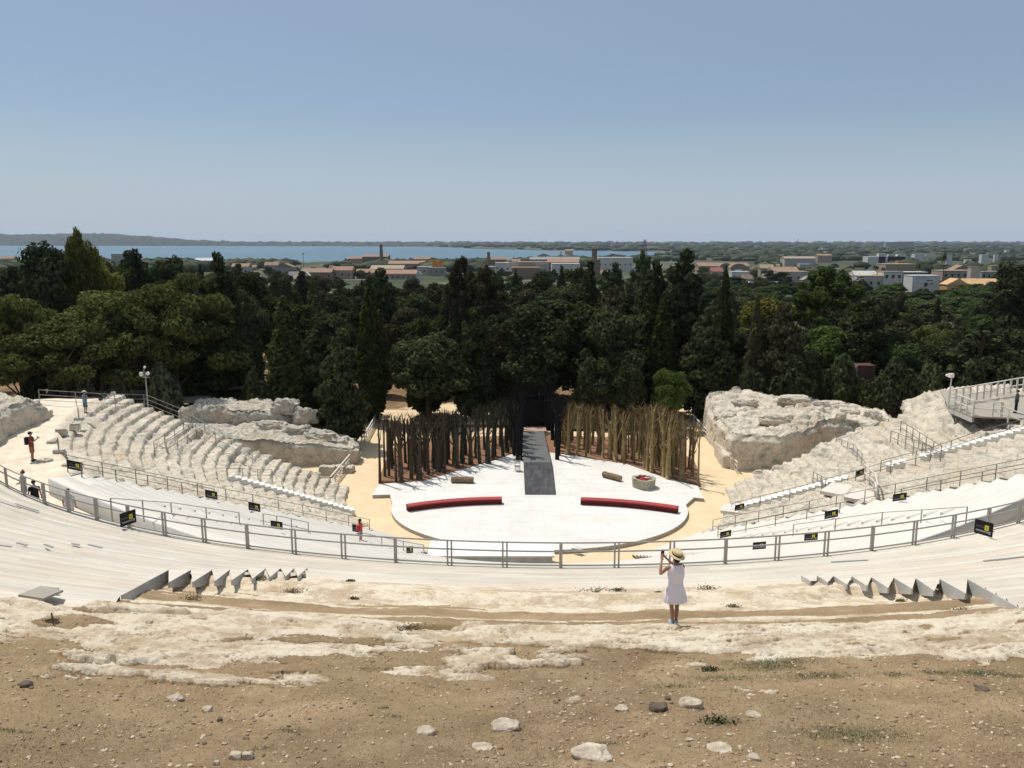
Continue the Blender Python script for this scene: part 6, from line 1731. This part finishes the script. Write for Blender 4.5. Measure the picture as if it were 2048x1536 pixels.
# parked vehicles seen as specks on the road by the orchard
cm_ = [pm("car paint silver", (0.5, 0.5, 0.52), .05, 1, .35, spec=.5), pm("car paint white", (0.7, 0.7, 0.7), .05, 1, .35, spec=.5), pm("car paint dark", (0.05, 0.05, 0.06), .05, 1, .35, spec=.5)]
for i, (u, v, lb) in enumerate([(1442, 566, "silver car left of the white wall on the orchard road"), (1506, 563, "white car on the orchard road near the pale wall"), (1545, 566, "silver car at the right end of the orchard road"), (1720, 556, "dark car parked below the cream block"), (1858, 563, "white car beside the container-like block")]):
    D = 400; p = PD(u, v, D); zg = ground_z(D); x = p.x; r_ = empty("parked_car", (x, D, p.z - 1.0), lb, "car"); z = p.z - 1.0
    MB().box((x, D, z + .75), (4.2, 1.8, .7)).build("body", cm_[i % 3], r_); MB().prism([(x - 1.3, D - .8), (x + 1.5, D - .8), (x + 1.5, D + .8), (x - 1.3, D + .8)], z + 1.1, z + 1.6).build("cabin", WIN, r_)
    for dx in (-1.3, 1.3): MB().tube([(x + dx, D - .95, z + .35), (x + dx, D + .95, z + .35)], [.35, .35], 10).build("wheel", M['black'], r_)
# park furniture under the trees behind the left seating: flat shelters
for (u, v, w, dp, lb) in ((258, 788, 9.5, 4.0, "low flat-roofed shelter behind the man in blue"), (345, 800, 7.5, 3.0, "second low flat-roofed shelter, right of the lamp post"), (470, 774, 4.4, 2.2, "small flat-roofed kiosk in the shade behind the long wall")):
    c = PZ(u, v, -17.6); r_ = empty("shelter", (c.x, c.y, -22), lb, "shelter")
    MB().box((c.x, c.y, -17.6), (w, dp, .15), 0.12).build("roof", pm("dusty shelter roof", (0.16, 0.155, 0.13), .2, 1), r_)
    for dx in (-.45, .45):
        for dy in (-.4, .4): MB().box((c.x + dx * w, c.y + dy * dp, -19.8), (.15, .15, 4.4)).build("post", M['trunk'], r_)
    MB().box((c.x, c.y + dp * .2, -20.2), (w * .8, dp * .5, 3.6), .12).build("wall", M['trunk'], r_)
# scaffold frames behind the huge block
sc_ = empty("scaffold", PZ(1640, 790, -17), "tubular scaffold frames with white boards before the trees behind the huge block", "scaffold")
Ds = 97.0
def q(u, v): return PD(u, v, Ds)
for u in (1573, 1593, 1627, 1658, 1680, 1708):
    a = q(u, 815); t = q(u, 738 if u < 1670 else 770); MB().tube([(a.x, Ds, a.z - 3), (t.x, Ds, t.z)], .05, 6).build("tube", M['metal_dark'], sc_)
for (u0, u1, v) in ((1573, 1610, 740), (1627, 1658, 740), (1573, 1660, 758)):
    MB().bar(q(u0, v), q(u1, v), .07).build("tube", M['metal_dark'], sc_)
for (u0, u1, v) in ((1586, 1608, 771), (1627, 1658, 770), (1658, 1682, 771), (1704, 1716, 773), (1752, 1774, 782), (1750, 1776, 787)):
    a = q(u0, v); c = q(u1, v); MB().box(((a.x + c.x) / 2, Ds, a.z), (c.x - a.x, .9, .10)).build("board", M['step_white'], sc_)
rc = pm("rust brown sheeting", (0.10, 0.05, 0.04), .3, 2)
c0 = q(1713, 731); c1 = q(1746, 800)
o_ = empty("hoarding", (c0.x, Ds, -22), "tall rust-brown hoarding tower beside the scaffold", "hoarding")
MB().box(((c0.x + c1.x) / 2, Ds + 1, (c0.z + c1.z) / 2 - 1), (c1.x - c0.x, 2.0, c0.z - c1.z + 2)).build("sheeting", rc, o_)
for k in range(9): MB().bar((c0.x + (c1.x - c0.x) * k / 8, Ds - .05, c1.z - 1.5), (c0.x + (c1.x - c0.x) * k / 8, Ds - .05, c0.z), .07).build("rib", pm("sheeting rib", (0.07, .035, .028), .2), o_) if k == 0 else None
MB().bar(q(1713, 731), q(1714, 810), .14).build("edge_board", M['wood_rail'], o_)
MB().bar(q(1757, 760), q(1776, 772), .12).build("plank", M['wood_rail'], o_)
# ================================================================== STONES, GRASS AND WEEDS ON THE HILLSIDE
def hz(x, y):
    z, rk, g, R = hill_h(np.array([float(x)]), np.array([float(y)])); return float(z[0])
def stone_mesh(w, d, h, seed, n=34, m=18):
    b = MB().ball((0, 0, 0), (1, 1, 1), n, m); V = np.array(b.V)
    k = 1 + 0.55 * fbm(V[:, 0] * 1.3 + seed, V[:, 1] * 1.3, V[:, 2] * 1.3, seed=seed, oct=4, gain=.55)
    V = V * k[:, None]; V = np.sign(V) * np.abs(V) ** 0.85
    V[:, 2] = np.clip(V[:, 2], -0.6, 0.75)
    return V * np.array([w / 2, d / 2, h]), b.F
for i, (u, v, w, h, lb) in enumerate([
    (470, 1487, 26, 15, "left stone of a touching pair near the bottom of the hillside"), (494, 1488, 26, 14, "right stone of a touching pair near the bottom of the hillside"), (431, 1499, 12, 8, "small pale stone left below the touching pair"),
    (850, 1441, 38, 10, "grey rounded rock set in earth left of the larger pale rock"), (1010, 1434, 62, 15, "large pale grey rock poking from the brown earth near the centre"), (962, 1466, 42, 4, "flat pale stone below the large central rock"),
    (1186, 1486, 86, 14, "long white stone lying at the bottom centre"), (1384, 1392, 50, 16, "broad tan boulder among pebbles right of centre"), (1318, 1395, 40, 14, "lichen-dark rock left of the broad tan boulder"), (1243, 1396, 30, 8, "flat tan stone left of the lichen-dark rock"),
    (1510, 1411, 32, 8, "pointed pale stone on the right slope"), (1508, 1488, 26, 9, "small white block low on the right slope"), (1440, 1470, 60, 5, "flat white rock plate left of the small white block"), (1380, 1454, 16, 6, "little pale stone above the flat plate"),
    (1456, 1298, 12, 9, "dark upright stone on the white rock ledge right of the woman"), (348, 1377, 32, 8, "dark grey stone under the white rock sheet on the left"), (412, 1393, 22, 8, "grey stone right below the dark grey one on the left"), (438, 1416, 12, 7, "small blackish stone on the left slope"),
    (50, 1352, 22, 9, "brown clod at the far left of the slope"), (300, 1256, 16, 8, "dark knob on the left white rock"), (1608, 1516, 24, 8, "brown stone at the bottom right"), (1730, 1526, 18, 7, "brownish stone at the bottom right of its neighbour"), (1966, 1364, 24, 6, "dark brown stone at the right edge of the slope"), (1336, 1377, 14, 6, "small reddish stone above the broad tan boulder"),
    (1186, 1183, 1, 1, "")]):
    if not lb: continue
    p = hit(u, v, False); z = hz(p.x, p.y); s = p.length / FPX; W = w * s
    V, F = stone_mesh(W, W * .8, h * s * .9, i + 3)
    V = V * np.array([.85, .85, .9]); o = mesh_obj("rock", V + np.array([p.x, p.y, z + h * s * .25]), F, pm("dark stone", (0.14, 0.11, 0.085), .4, 6, .95, .5, 30) if lb.split()[0] in ("dark", "small", "brown", "brownish", "lichen-dark") and "white" not in lb and "pale" not in lb else M['stone'], smooth=True, origin=(p.x, p.y, z))
    tag(o, lb, "rock")
def scatter(n, seed, fn):
    r = np.random.RandomState(seed)
    y = 6.3 + (r.rand(n) ** 1.25) * 9.5; x = 1.0 + (r.rand(n) * 2 - 1) * (3.4 + y * .62)
    z, rk, g, R = hill_h(x, y); return fn(r, x, y, z, rk, g, R)
def pebbles(r, x, y, z, rk, g, R):
    den = fbm(x * .9, y * .9, seed=91, oct=3); keep = (rk < .5) & (R > 53.5) & (r.rand(len(x)) < .35 + 1.1 * np.clip(den + .1, 0, .6)); x = x[keep]; y = y[keep]; z = z[keep]; n = len(x)
    base = MB().ball((0, 0, 0), (1, 1, 1), 6, 4); BV = np.array(base.V); BF = np.array(base.F)
    s = 0.003 + 0.020 * r.rand(n) ** 5.5
    sc_ = np.stack([s * (1 + .8 * r.rand(n)), s * (1 + .6 * r.rand(n)), s * .7], 1)
    V = BV[None] * sc_[:, None, :] * (1 + .7 * (r.rand(n, len(BV), 1) - .5)) + np.stack([x, y, z + s * .3], 1)[:, None, :]
    F = (BF[None] + (np.arange(n) * len(BV))[:, None, None]).reshape(-1, 4); lr = r.rand(n).repeat(len(BV))
    m, nt, b = new_mat("pebbles"); a = nt.nodes.new("ShaderNodeAttribute"); a.attribute_name = "lr"
    nt.links.new(ramp(nt, a.outputs["Fac"], [(0, (0.17, 0.115, 0.075)), (0.5, (0.36, 0.26, 0.175)), (0.85, (0.50, 0.39, 0.27)), (1, (0.58, 0.49, 0.37))]), b.inputs["Base Color"])
    tag(mesh_obj("pebbles", V.reshape(-1, 3), F, m, attrs={"lr": lr}), "small pebbles and grit strewn over the brown slope", "pebbles", kind="stuff")
scatter(60000, 1, pebbles)
def blades(name, label, x, y, z, hgt, wid, mats, seed, lean=.5):
    r = np.random.RandomState(seed); n = len(x); a = r.rand(n) * 2 * pi; d = np.stack([np.cos(a), np.sin(a), np.zeros(n)], 1)
    q = r.rand(n) * 2 * pi; l = np.stack([np.cos(q), np.sin(q), np.zeros(n)], 1) * (hgt * lean * r.rand(n))[:, None]
    P = np.stack([x, y, z - .01], 1); w = wid * (.6 + .8 * r.rand(n))[:, None] * .5; up_ = np.stack([np.zeros(n), np.zeros(n), hgt], 1)
    V = np.stack([P - d * w, P + d * w, P + l * .4 + up_ * .6 + d * w * .7, P + l * .4 + up_ * .6 - d * w * .7, P + l * 1.3 + up_], 1)
    F4 = np.stack([np.arange(n) * 5 + k for k in (0, 1, 2, 3)], 1); F3 = np.stack([np.arange(n) * 5 + k for k in (3, 2, 4)], 1)
    me_F = [tuple(f) for f in F4] + [tuple(f) for f in F3]
    o = mesh_obj(name, V.reshape(-1, 3), me_F, mats, attrs={"lr": r.rand(n).repeat(5)}); return tag(o, label, "grass", kind="stuff")
def blade_mat(name, a_, b_):
    m, nt, b = new_mat(name); a = nt.nodes.new("ShaderNodeAttribute"); a.attribute_name = "lr"
    nt.links.new(ramp(nt, a.outputs["Fac"], [(0, a_), (1, b_)]), b.inputs["Base Color"]); return m
def dry(r, x, y, z, rk, g, R):
    den = fbm(x * .6 + 4, y * .6, seed=95, oct=4); keep = (rk < .45) & (R > 54) & (r.rand(len(x)) < .25 + 1.3 * np.clip(den + .05, 0, .6)); x = x[keep]; y = y[keep]; z = z[keep]
    blades("dry_grass", "short dry straw-coloured grass on the brown slope", x, y, z, 0.02 + .045 * r.rand(len(x)), .006, blade_mat("straw", (0.26, 0.19, 0.10), (0.50, 0.40, 0.24)), 2, 1.2)
scatter(90000, 3, dry)
r = np.random.RandomState(8); gx = []; gy = []
for (u0, v0, ax, ay, s) in GRASS:
    p = hit(u0, v0, False); n = int(900 * max(.12, ax * ay * 14) * s); gx.append(p.x + r.normal(size=n) * ax * .55); gy.append(p.y + r.normal(size=n) * ay * .7)
gx = np.concatenate(gx); gy = np.concatenate(gy); gz = hill_h(gx, gy)[0]
blades("green_grass", "low green grass tufts along the foot of the white rock", gx, gy, gz, 0.015 + .04 * r.rand(len(gx)), .007, blade_mat("green blades", (0.11, 0.135, 0.065), (0.30, 0.29, 0.16)), 4, .9)
def weed(label, u, v, size, seed, dryw=False):
    p = hit(u, v, False); z = hz(p.x, p.y); rr = np.random.RandomState(seed); root = empty("weed", (p.x, p.y, z), label, "weed")
    n = 160; c = rr.normal(size=(n, 3)) * np.array([size, size * .45, size * .28]); c[:, 2] = np.abs(c[:, 2]) + .02
    t = rr.normal(size=(n, 3)); t /= np.linalg.norm(t, axis=1)[:, None]; b_ = np.cross(t, rr.normal(size=(n, 3))); b_ /= np.linalg.norm(b_, axis=1)[:, None]; s = .022
    P = np.stack([c - t * s, c + b_ * s * .7, c + t * s, c - b_ * s * .7], 1).reshape(-1, 3) + np.array([p.x, p.y, z])
    mesh_obj("leaves", P, np.arange(n * 4).reshape(-1, 4), M['weed_dry'] if dryw else M['weed'], root)
    st = MB()
    for k in range(7):
        e = Vector(c[k * 9]) ; st.tube([(p.x, p.y, z), (p.x + e.x, p.y + e.y, z + e.z + size * .5 * (k % 3 == 0))], [.008, .003], 4)
    st.build("stems", M['weed_dry'], root)
M['weed'] = pm("weed leaves", (0.10, 0.12, 0.05), .4, 9); M['weed_dry'] = pm("dry stems", (0.22, 0.17, 0.10), .3, 9)
for i, (u, v, s, lb, dw) in enumerate([(1186, 1184, .22, "creeping green weed in front of the centre deck edge", 0), (1236, 1179, .10, "small green weed right of the creeping one", 0), (386, 1190, .16, "thin weed against the big left end board", 1), (520, 1160, .14, "dark weed below the small left saw-teeth", 0), (585, 1172, .18, "dry weed lying below the last left saw-tooth", 1), (700, 1160, .07, "tiny weed at the deck edge left of centre", 0), (708, 1184, .07, "tiny dark weed on the white ledge left of centre", 0), (1318, 1183, .06, "small weed just left of the woman in white", 0), (1467, 1198, .10, "spindly upright weed on the white ledge right of the woman", 1),
                               (1415, 1176, .16, "thin dry stalks at the deck edge right of the woman", 1), (1802, 1186, .08, "upright weed before a saw-tooth board on the right", 0), (1928, 1218, .12, "dark weed at the foot of the big right end board", 0), (1420, 1328, .07, "small weed at the top of the green patch", 0), (107, 1248, .08, "dry weed beside the rusty stake", 1), (1440, 1422, .12, "low dark green weed on the slope right of centre", 0), (820, 1272, .12, "dead weed at the small hollow's left end", 1)]):
    weed(lb, u, v, s, i, bool(dw))
p = hit(108, 1252, False); z = hz(p.x, p.y)
tag(MB().bar((p.x, p.y, z - .1), (p.x - .02, p.y, z + .24), .02).build("stake", pm("rusty iron", (0.16, 0.07, 0.04), .3)), "short rusty stake standing in the rock at the far left", "stake")

# ================================================================== PEOPLE
SKIN = pm("skin", (0.42, 0.235, 0.155), .06, 3, .6, spec=.35); SKIN2 = pm("tanned skin", (0.34, 0.17, 0.105), .06, 3, .6, spec=.35)
HAIRB = pm("dark brown hair", (0.035, 0.022, 0.015), .3, 20, .6); HAIRL = pm("light brown hair", (0.13, 0.065, 0.035), .3, 20, .6)
def person(label, loc, head, H, skin, arms, hair=HAIRB, turn=0.0, legs=None, look=0.0):
    """arms: {'L': (elbow, wrist), 'R': ...} local coords (x right, y ahead, z up), metres at height 1.7"""
    k = H / 1.7; root = empty("person", loc, label, "person"); root.rotation_euler = (0, 0, head); root.scale = (k, k, k)
    V = []; R = []; E = []
    def v(p, r, par=None):
        V.append(tuple(p)); R.append(r if isinstance(r, tuple) else (r, r))
        if par is not None: E.append((par, len(V) - 1))
        return len(V) - 1
    pel = v((0, 0, .93), (.125, .095)); sp = v((0, .005, 1.12), (.11, .085), pel); chst = v((0, 0, 1.30), (.135, .095), sp); nk0 = v((0, -.005, 1.415), (.06, .055), chst)
    nk1 = v((0, .0, 1.475), .045, nk0); jaw = v((0, .018, 1.535), (.055, .062), nk1); hd = v((0, .01, 1.60), (.072, .085), jaw); hd2 = v((0, 0, 1.655), (.062, .075), hd)
    v((0, .105, 1.575), (.011, .012), hd)        # nose
    for s in (-1, 1): v((s * .078, 0, 1.58), (.011, .02), hd)   # ears
    L = legs or {}
    for sd, s in (('L', -1), ('R', 1)):
        hip, kn, an = L.get(sd, ((s * .09, 0, .86), (s * .095, .02, .48), (s * .10, -.01, .09)))
        a = v(hip, .088, pel); m_ = v((Vector(hip) + Vector(kn)) / 2, .072, a); b = v(kn, .052, m_); c = v((Vector(kn) + Vector(an)) / 2 + Vector((0, -.015, .02)), .05, b); d = v(an, .034, c)
        t = v(Vector(an) + Vector((s * .012, .09, -.055)), (.036, .026), d); v(Vector(an) + Vector((s * .02, .165, -.068)), (.032, .018), t)
        el, wr = arms[sd]; sh = v((s * .17, -.005, 1.385), .05, chst)
        ua = v((Vector((s * .17, 0, 1.385)) + Vector(el)) / 2, .042, sh); e_ = v(el, .036, ua); fa = v((Vector(el) * .6 + Vector(wr) * .4), .036, e_); w_ = v(wr, .024, fa)
        dr = (Vector(wr) - Vector(el)).normalized(); side = dr.cross(Vector((0, 1, 0.3))).normalized()
        if side.length < .1: side = Vector((1, 0, 0))
        nrm = side.cross(dr)
        pm_ = v(Vector(wr) + dr * .05, (.032, .018), w_)
        for f, (off, ln) in enumerate(((-.027, .072), (-.009, .082), (.009, .077), (.027, .062))):
            base = Vector(wr) + dr * .088 + side * off; q1 = v(base, .0095, pm_); q2 = v(base + dr * ln * .5 + nrm * .012, .0085, q1); v(base + dr * ln * .8 + nrm * .035, .0075, q2)
        tb = v(Vector(wr) + dr * .035 - side * .036, .011, pm_); v(Vector(wr) + dr * .075 - side * .058 + nrm * .012, .009, tb)
    me = bpy.data.meshes.new("body"); me.from_pydata(V, E, []); me.update(); me.materials.append(skin)
    o = bpy.data.objects.new("body", me); link(o); o.parent = root
    md = o.modifiers.new("skin", 'SKIN'); md.use_smooth_shade = True; o.modifiers.new("sub", 'SUBSURF').levels = 2; o.modifiers["sub"].render_levels = 2
    for i, sv in enumerate(me.skin_vertices[0].data): sv.radius = R[i]; sv.use_root = (i == 0)
    hb = MB().ball((0, -.018, 1.628), (.093, .108, .098), 16, 10)
    hb.V = [(x, y, max(z, 1.56 + max(0, y) * .9)) for x, y, z in hb.V]; raw(hb, "hair", hair, root, True)
    eb = MB()
    for s in (-1, 1): eb.ball((s * .032, .088, 1.602), (.011, .008, .008), 8, 5)
    raw(eb, "eyes", M['black'], root, True)
    raw(MB().ball((0, .092, 1.545), (.022, .008, .007), 8, 5), "mouth", pm("lips", (.35, .10, .08), .1) if 'lips' not in M else M['lips'], root, True)
    return root
M['lips'] = pm("lips", (.35, .10, .08), .1)
def raw(b, name, mat, root, smooth=False):
    """child given in the root's local coordinates"""
    me = bpy.data.meshes.new(name); me.from_pydata([tuple(p) for p in b.V], [], b.F); me.update(); me.materials.append(mat)
    if smooth: me.polygons.foreach_set("use_smooth", np.ones(len(me.polygons), dtype=bool))
    o = bpy.data.objects.new(name, me); link(o); o.parent = root; return o
def ringmesh(rings, n=40, ripple=0.0, nr=15):
    b = MB(); V = []; F = []
    for i, (z, rx, ry, dy, rp) in enumerate(rings):
        for k in range(n):
            a = 2 * pi * k / n; w = 1 + rp * sin(nr * a + i * .1)
            V.append((rx * w * cos(a), dy + ry * w * sin(a), z))
    for i in range(len(rings) - 1):
        for k in range(n): F.append((i * n + k, i * n + (k + 1) % n, (i + 1) * n + (k + 1) % n, (i + 1) * n + k))
    return b.add(V, F)
def shirt(root, mat, arms, sleeve=.5, hem=.86, loose=1.0):
    b = ringmesh([(hem, .165 * loose, .125 * loose, 0, .02), (.95, .165 * loose, .125 * loose, 0, .02), (1.12, .155 * loose, .12, 0, .015), (1.28, .172, .125, 0, .01), (1.37, .17, .115, 0, 0), (1.42, .12, .09, 0, 0), (1.445, .07, .065, 0, 0)], 28)
    for sd, s in (('L', -1), ('R', 1)):
        el, wr = arms[sd]; a = Vector((s * .145, 0, 1.385)); b.tube([a, a.lerp(Vector(el), .15) + Vector((s * .02, 0, 0)), a.lerp(Vector(el), sleeve), a.lerp(Vector(el), sleeve + .12)], [.055, .066, .062, .064], 12, False)
    raw(b, "shirt", mat, root, True)
def shorts(root, mat, to=.5, legs=None):
    b = ringmesh([(.98, .15, .115, 0, 0), (.90, .165, .125, 0, .01), (.82, .165, .125, 0, .01)], 24)
    for s in (-1, 1): b.tube([(s * .08, 0, .90), (s * .088, .0, .76), (s * .098, .01, to)], [.095, .098, .095], 14, False)
    raw(b, "trousers" if to < .2 else "shorts", mat, root, True)
def shoes(root, mat, legs=None):
    for sd, s in (('L', -1), ('R', 1)):
        an = (legs or {}).get(sd, (None, None, (s * .10, -.01, .09)))[2]
        b = MB().ball((an[0] + s * .012, an[1] + .055, .042), (.048, .135, .042), 14, 8); b.V = [(x, y, max(z, .003)) for x, y, z in b.V]
        b.tube([(an[0], an[1] - .005, .05), (an[0], an[1] - .005, .10)], [.048, .044], 12)
        raw(b, "shoe", mat, root, True)
def cap(root, mat, brim=True):
    b = MB().ball((0, -.005, 1.655), (.098, .112, .085), 14, 8); b.V = [(x, y, max(z, 1.64)) for x, y, z in b.V]
    if brim: b.ball((0, .12, 1.645), (.07, .07, .008), 12, 4)
    raw(b, "cap", mat, root, True)
def col(name, c, v=.12): return pm(name, c, v, 8, .85)
# woman in white, photographing the stage
wp = hit(1348, 1254, False); wz = hz(wp.x, wp.y)
for a in (0, .1, -.1): wz = max(wz, hz(wp.x + a, wp.y + .05))
armsW = {'L': ((-.33, .10, 1.17), (-.235, .30, 1.40)), 'R': ((.12, .30, 1.22), (-.10, .37, 1.42))}
legsW = {'L': ((-.08, 0, .86), (-.075, .015, .48), (-.045, -.02, .09)), 'R': ((.08, 0, .86), (.06, .03, .48), (.055, .05, .09))}
W = person("woman in a white sleeveless dress and straw hat taking a photo from the rock ledge", (wp.x, wp.y, wz - .005), radians(8), 1.58, SKIN2, armsW, HAIRB, legs=legsW)
dm, nt, b_ = new_mat("white cotton dress"); b_.inputs["Base Color"].default_value = (.72, .68, .76, 1); b_.inputs["Roughness"].default_value = .9
bump(nt, b_, noise_n(nt, coords(nt), 30, 4), .2, .01)
d = ringmesh([(.57, .235, .170, 0, .055), (.63, .23, .165, 0, .05), (.74, .212, .155, 0, .04), (.84, .185, .142, 0, .025), (.93, .158, .122, 0, .012), (.985, .145, .112, 0, 0), (1.05, .150, .116, 0, 0), (1.18, .166, .128, 0, 0), (1.27, .172, .128, 0, 0), (1.36, .166, .112, 0, 0), (1.408, .145, .085, 0, 0), (1.43, .115, .072, -.005, 0)], 72, nr=17)
d.V = [(x * (1.12 if z < 1.3 else 1.04) * (1 + (0.02 * sin(z * 31 + x * 20) if z > .99 else 0)), y * 1.08, z) for x, y, z in d.V]
raw(d, "dress", dm, W, True)
raw(ringmesh([(.975, .152, .118, 0, 0), (.99, .152, .118, 0, 0), (1.0, .150, .116, 0, 0)], 32), "waist_seam", dm, W, True).scale = (1.12, 1.08, 1)
hb = MB(); 
for rg in [((0, -.01, 1.655), .185, .2), ((0, -.01, 1.665), .19, .205), ((0, -.01, 1.672), .105, .12), ((0, -.01, 1.75), .10, .115), ((0, -.01, 1.765), .085, .1), ((0, -.01, 1.768), .01, .01)]: pass
hb.loft([((0, -.012, 1.652), .19, .20), ((0, -.012, 1.662), .19, .20), ((0, -.012, 1.668), .108, .122), ((0, -.012, 1.745), .102, .116), ((0, -.012, 1.762), .088, .102)])
hat = raw(hb, "straw_hat", pm("straw", (.62, .50, .30), .2, 30, .9, .3, 60), W, False); hat.rotation_euler = (radians(-14), radians(10), 0); hat.location = (-.28 + .0, -.40 + .0, 0)
hat.location = (0, 0, 0)
# tilt the hat about its own centre
C0 = Vector((0, -.012, 1.66)); Rm = Matrix.Rotation(radians(10), 3, 'Y') @ Matrix.Rotation(radians(16), 3, 'X'); hat.rotation_euler = (0, 0, 0)
for vv in hat.data.vertices: vv.co = Rm @ (vv.co - C0) + C0 + Vector((0, 0, .0))
band = raw(MB().loft([((0, -.012, 1.670), .111, .125), ((0, -.012, 1.700), .109, .123)], False), "hat_band", M['black'], W, True)
for vv in band.data.vertices: vv.co = Rm @ (vv.co - C0) + C0
raw(MB().ball((0, -.045, 1.56), (.075, .06, .085), 12, 8), "hair", HAIRB, W, True)
shoes(W, col("pale blue shoes", (.30, .42, .50)), legsW)
ph = MB().box((0, 0, 0), (.075, .012, .15)); po = raw(ph, "phone", M['black'], W); po.location = (-.175, .43, 1.50); po.rotation_euler = (0, radians(4), radians(-8))
# man in red
arms_p = {'L': ((-.20, .12, 1.13), (-.10, .33, 1.30)), 'R': ((.20, .12, 1.13), (.08, .34, 1.30))}
arms_d = {'L': ((-.24, -.02, 1.12), (-.25, .08, .88)), 'R': ((.24, -.02, 1.12), (.25, .08, .88))}
arms_f = {'L': ((-.23, .02, 1.12), (-.08, .20, 1.12)), 'R': ((.23, .02, 1.12), (.08, .21, 1.10))}
def rx(p): return (p.x, p.y, -12.92)
R_ = person("man in a maroon shirt with a black backpack raising a phone on the walkway", rx(PZ(66, 922, -12.92)), radians(-78), 1.76, SKIN2, arms_p)
shirt(R_, col("maroon shirt", (.20, .05, .05)), arms_p, .45, .84, 1.05); shorts(R_, col("rust shorts", (.30, .13, .08)), .52); shoes(R_, M['black']); cap(R_, M['black'])
raw(MB().box((0, -.21, 1.20), (.30, .17, .42)), "backpack", M['black'], R_); raw(MB().box((0, .36, 1.40), (.08, .015, .14)), "phone", M['black'], R_)
# man in blue
Bm = person("man in blue T-shirt, blue shorts and pale sun hat at the walkway's end", rx(PZ(172, 827, -12.92)), radians(-25), 1.72, SKIN, arms_f)
shirt(Bm, col("blue grey shirt", (.16, .24, .33)), arms_f, .5, .82, 1.08); shorts(Bm, col("blue shorts", (.10, .16, .24)), .50); shoes(Bm, col("dark shoes", (.04, .04, .04)))
raw(MB().loft([((0, 0, 1.655), .15, .165), ((0, 0, 1.665), .15, .165), ((0, 0, 1.67), .10, .115), ((0, 0, 1.735), .085, .10)]), "sun_hat", col("cream hat", (.66, .60, .48)), Bm)
def at_head(u, v, h, rlim=40.9):
    p = PZ(u, v, -12.92 + h); r, th = pol(p.x, p.y)
    if r > rlim: x, y = XY(rlim, th); return (x, y, -12.92)
    return (p.x, p.y, -12.92)
A = person("woman with tied light-brown hair in a pale top and denim shorts behind the fence", at_head(44, 942, 1.68), radians(150), 1.68, SKIN, arms_f, HAIRL)
shirt(A, col("pale grey blue top", (.36, .40, .46)), arms_f, .4, .86, 1.0); shorts(A, col("denim shorts", (.17, .23, .30)), .62); shoes(A, M['black']); raw(MB().ball((0, -.03, 1.74), (.04, .045, .04), 10, 6), "hair_bun", HAIRL, A, True)
Dm = person("man in a black T-shirt and grey shorts behind the fence", at_head(58, 963, 1.74), radians(20), 1.76, SKIN2, arms_d)
shirt(Dm, col("black T shirt", (.014, .013, .018)), arms_d, .5, .80, 1.08); shorts(Dm, col("grey shorts", (.20, .18, .17)), .5); shoes(Dm, M['black'])
Wm = person("dark-haired man in a white T-shirt with an arm band, half hidden below the fence", at_head(90, 990, 1.72, 40.6), radians(10), 1.74, SKIN2, arms_d)
shirt(Wm, col("white T shirt", (.55, .57, .62)), arms_d, .5, .80, 1.12); shorts(Wm, col("beige shorts", (.38, .33, .27)), .5); shoes(Wm, M['black'])
# woman in red near the booth
p = hit(722, 1092)
Rw = person("dark-haired woman in a coral top holding out a phone beside the lowest banner", (p.x, p.y, p.z + .12), radians(-60), 1.66, SKIN, {'L': ((-.2, .15, 1.2), (-.15, .42, 1.26)), 'R': ((.2, .10, 1.2), (.1, .40, 1.22))})
shirt(Rw, col("coral top", (.60, .09, .07)), arms_p, .25, .86, 1.02); shorts(Rw, col("blue patterned shorts", (.10, .14, .30)), .62); shoes(Rw, M['black'])
raw(MB().ball((0, -.06, 1.50), (.085, .06, .13), 12, 8), "long_hair", HAIRB, Rw, True); raw(MB().box((.05, -.2, 1.15), (.26, .14, .32)), "backpack", col("red bag", (.42, .05, .06)), Rw)
# person on the platform
p = PZ(2031, 826, -12.75)
Pm = person("person in a dark shirt and black trousers carrying a bag on the right platform", (p.x, p.y, -12.75), radians(60), 1.74, SKIN2, arms_d)
shirt(Pm, col("dark plaid shirt", (.045, .07, .085), .5), arms_d, .9, .84, 1.08); shorts(Pm, M['black'], .12); shoes(Pm, M['black']); raw(MB().ball((-.32, .05, .98), (.16, .10, .20), 12, 8), "bag", col("navy bag", (.03, .035, .07)), Pm, True)

# ================================================================== AIR
hm = bpy.data.materials.new("haze air"); hm.use_nodes = True; nt = hm.node_tree; nt.nodes.remove(nt.nodes["Principled BSDF"])
pv = nt.nodes.new("ShaderNodeVolumePrincipled"); pv.inputs["Color"].default_value = (.70, .82, 1.0, 1); pv.inputs["Density"].default_value = 3.6e-5; pv.inputs["Anisotropy"].default_value = 0.1
nt.links.new(pv.outputs[0], nt.nodes["Material Output"].inputs["Volume"])
hz_ = MB().box((0, 7000, 8.0), (24000, 15400, 119.0)).build("haze", hm)
tag(hz_, "thin blue summer haze over the plain and the bay", "haze", kind="stuff")
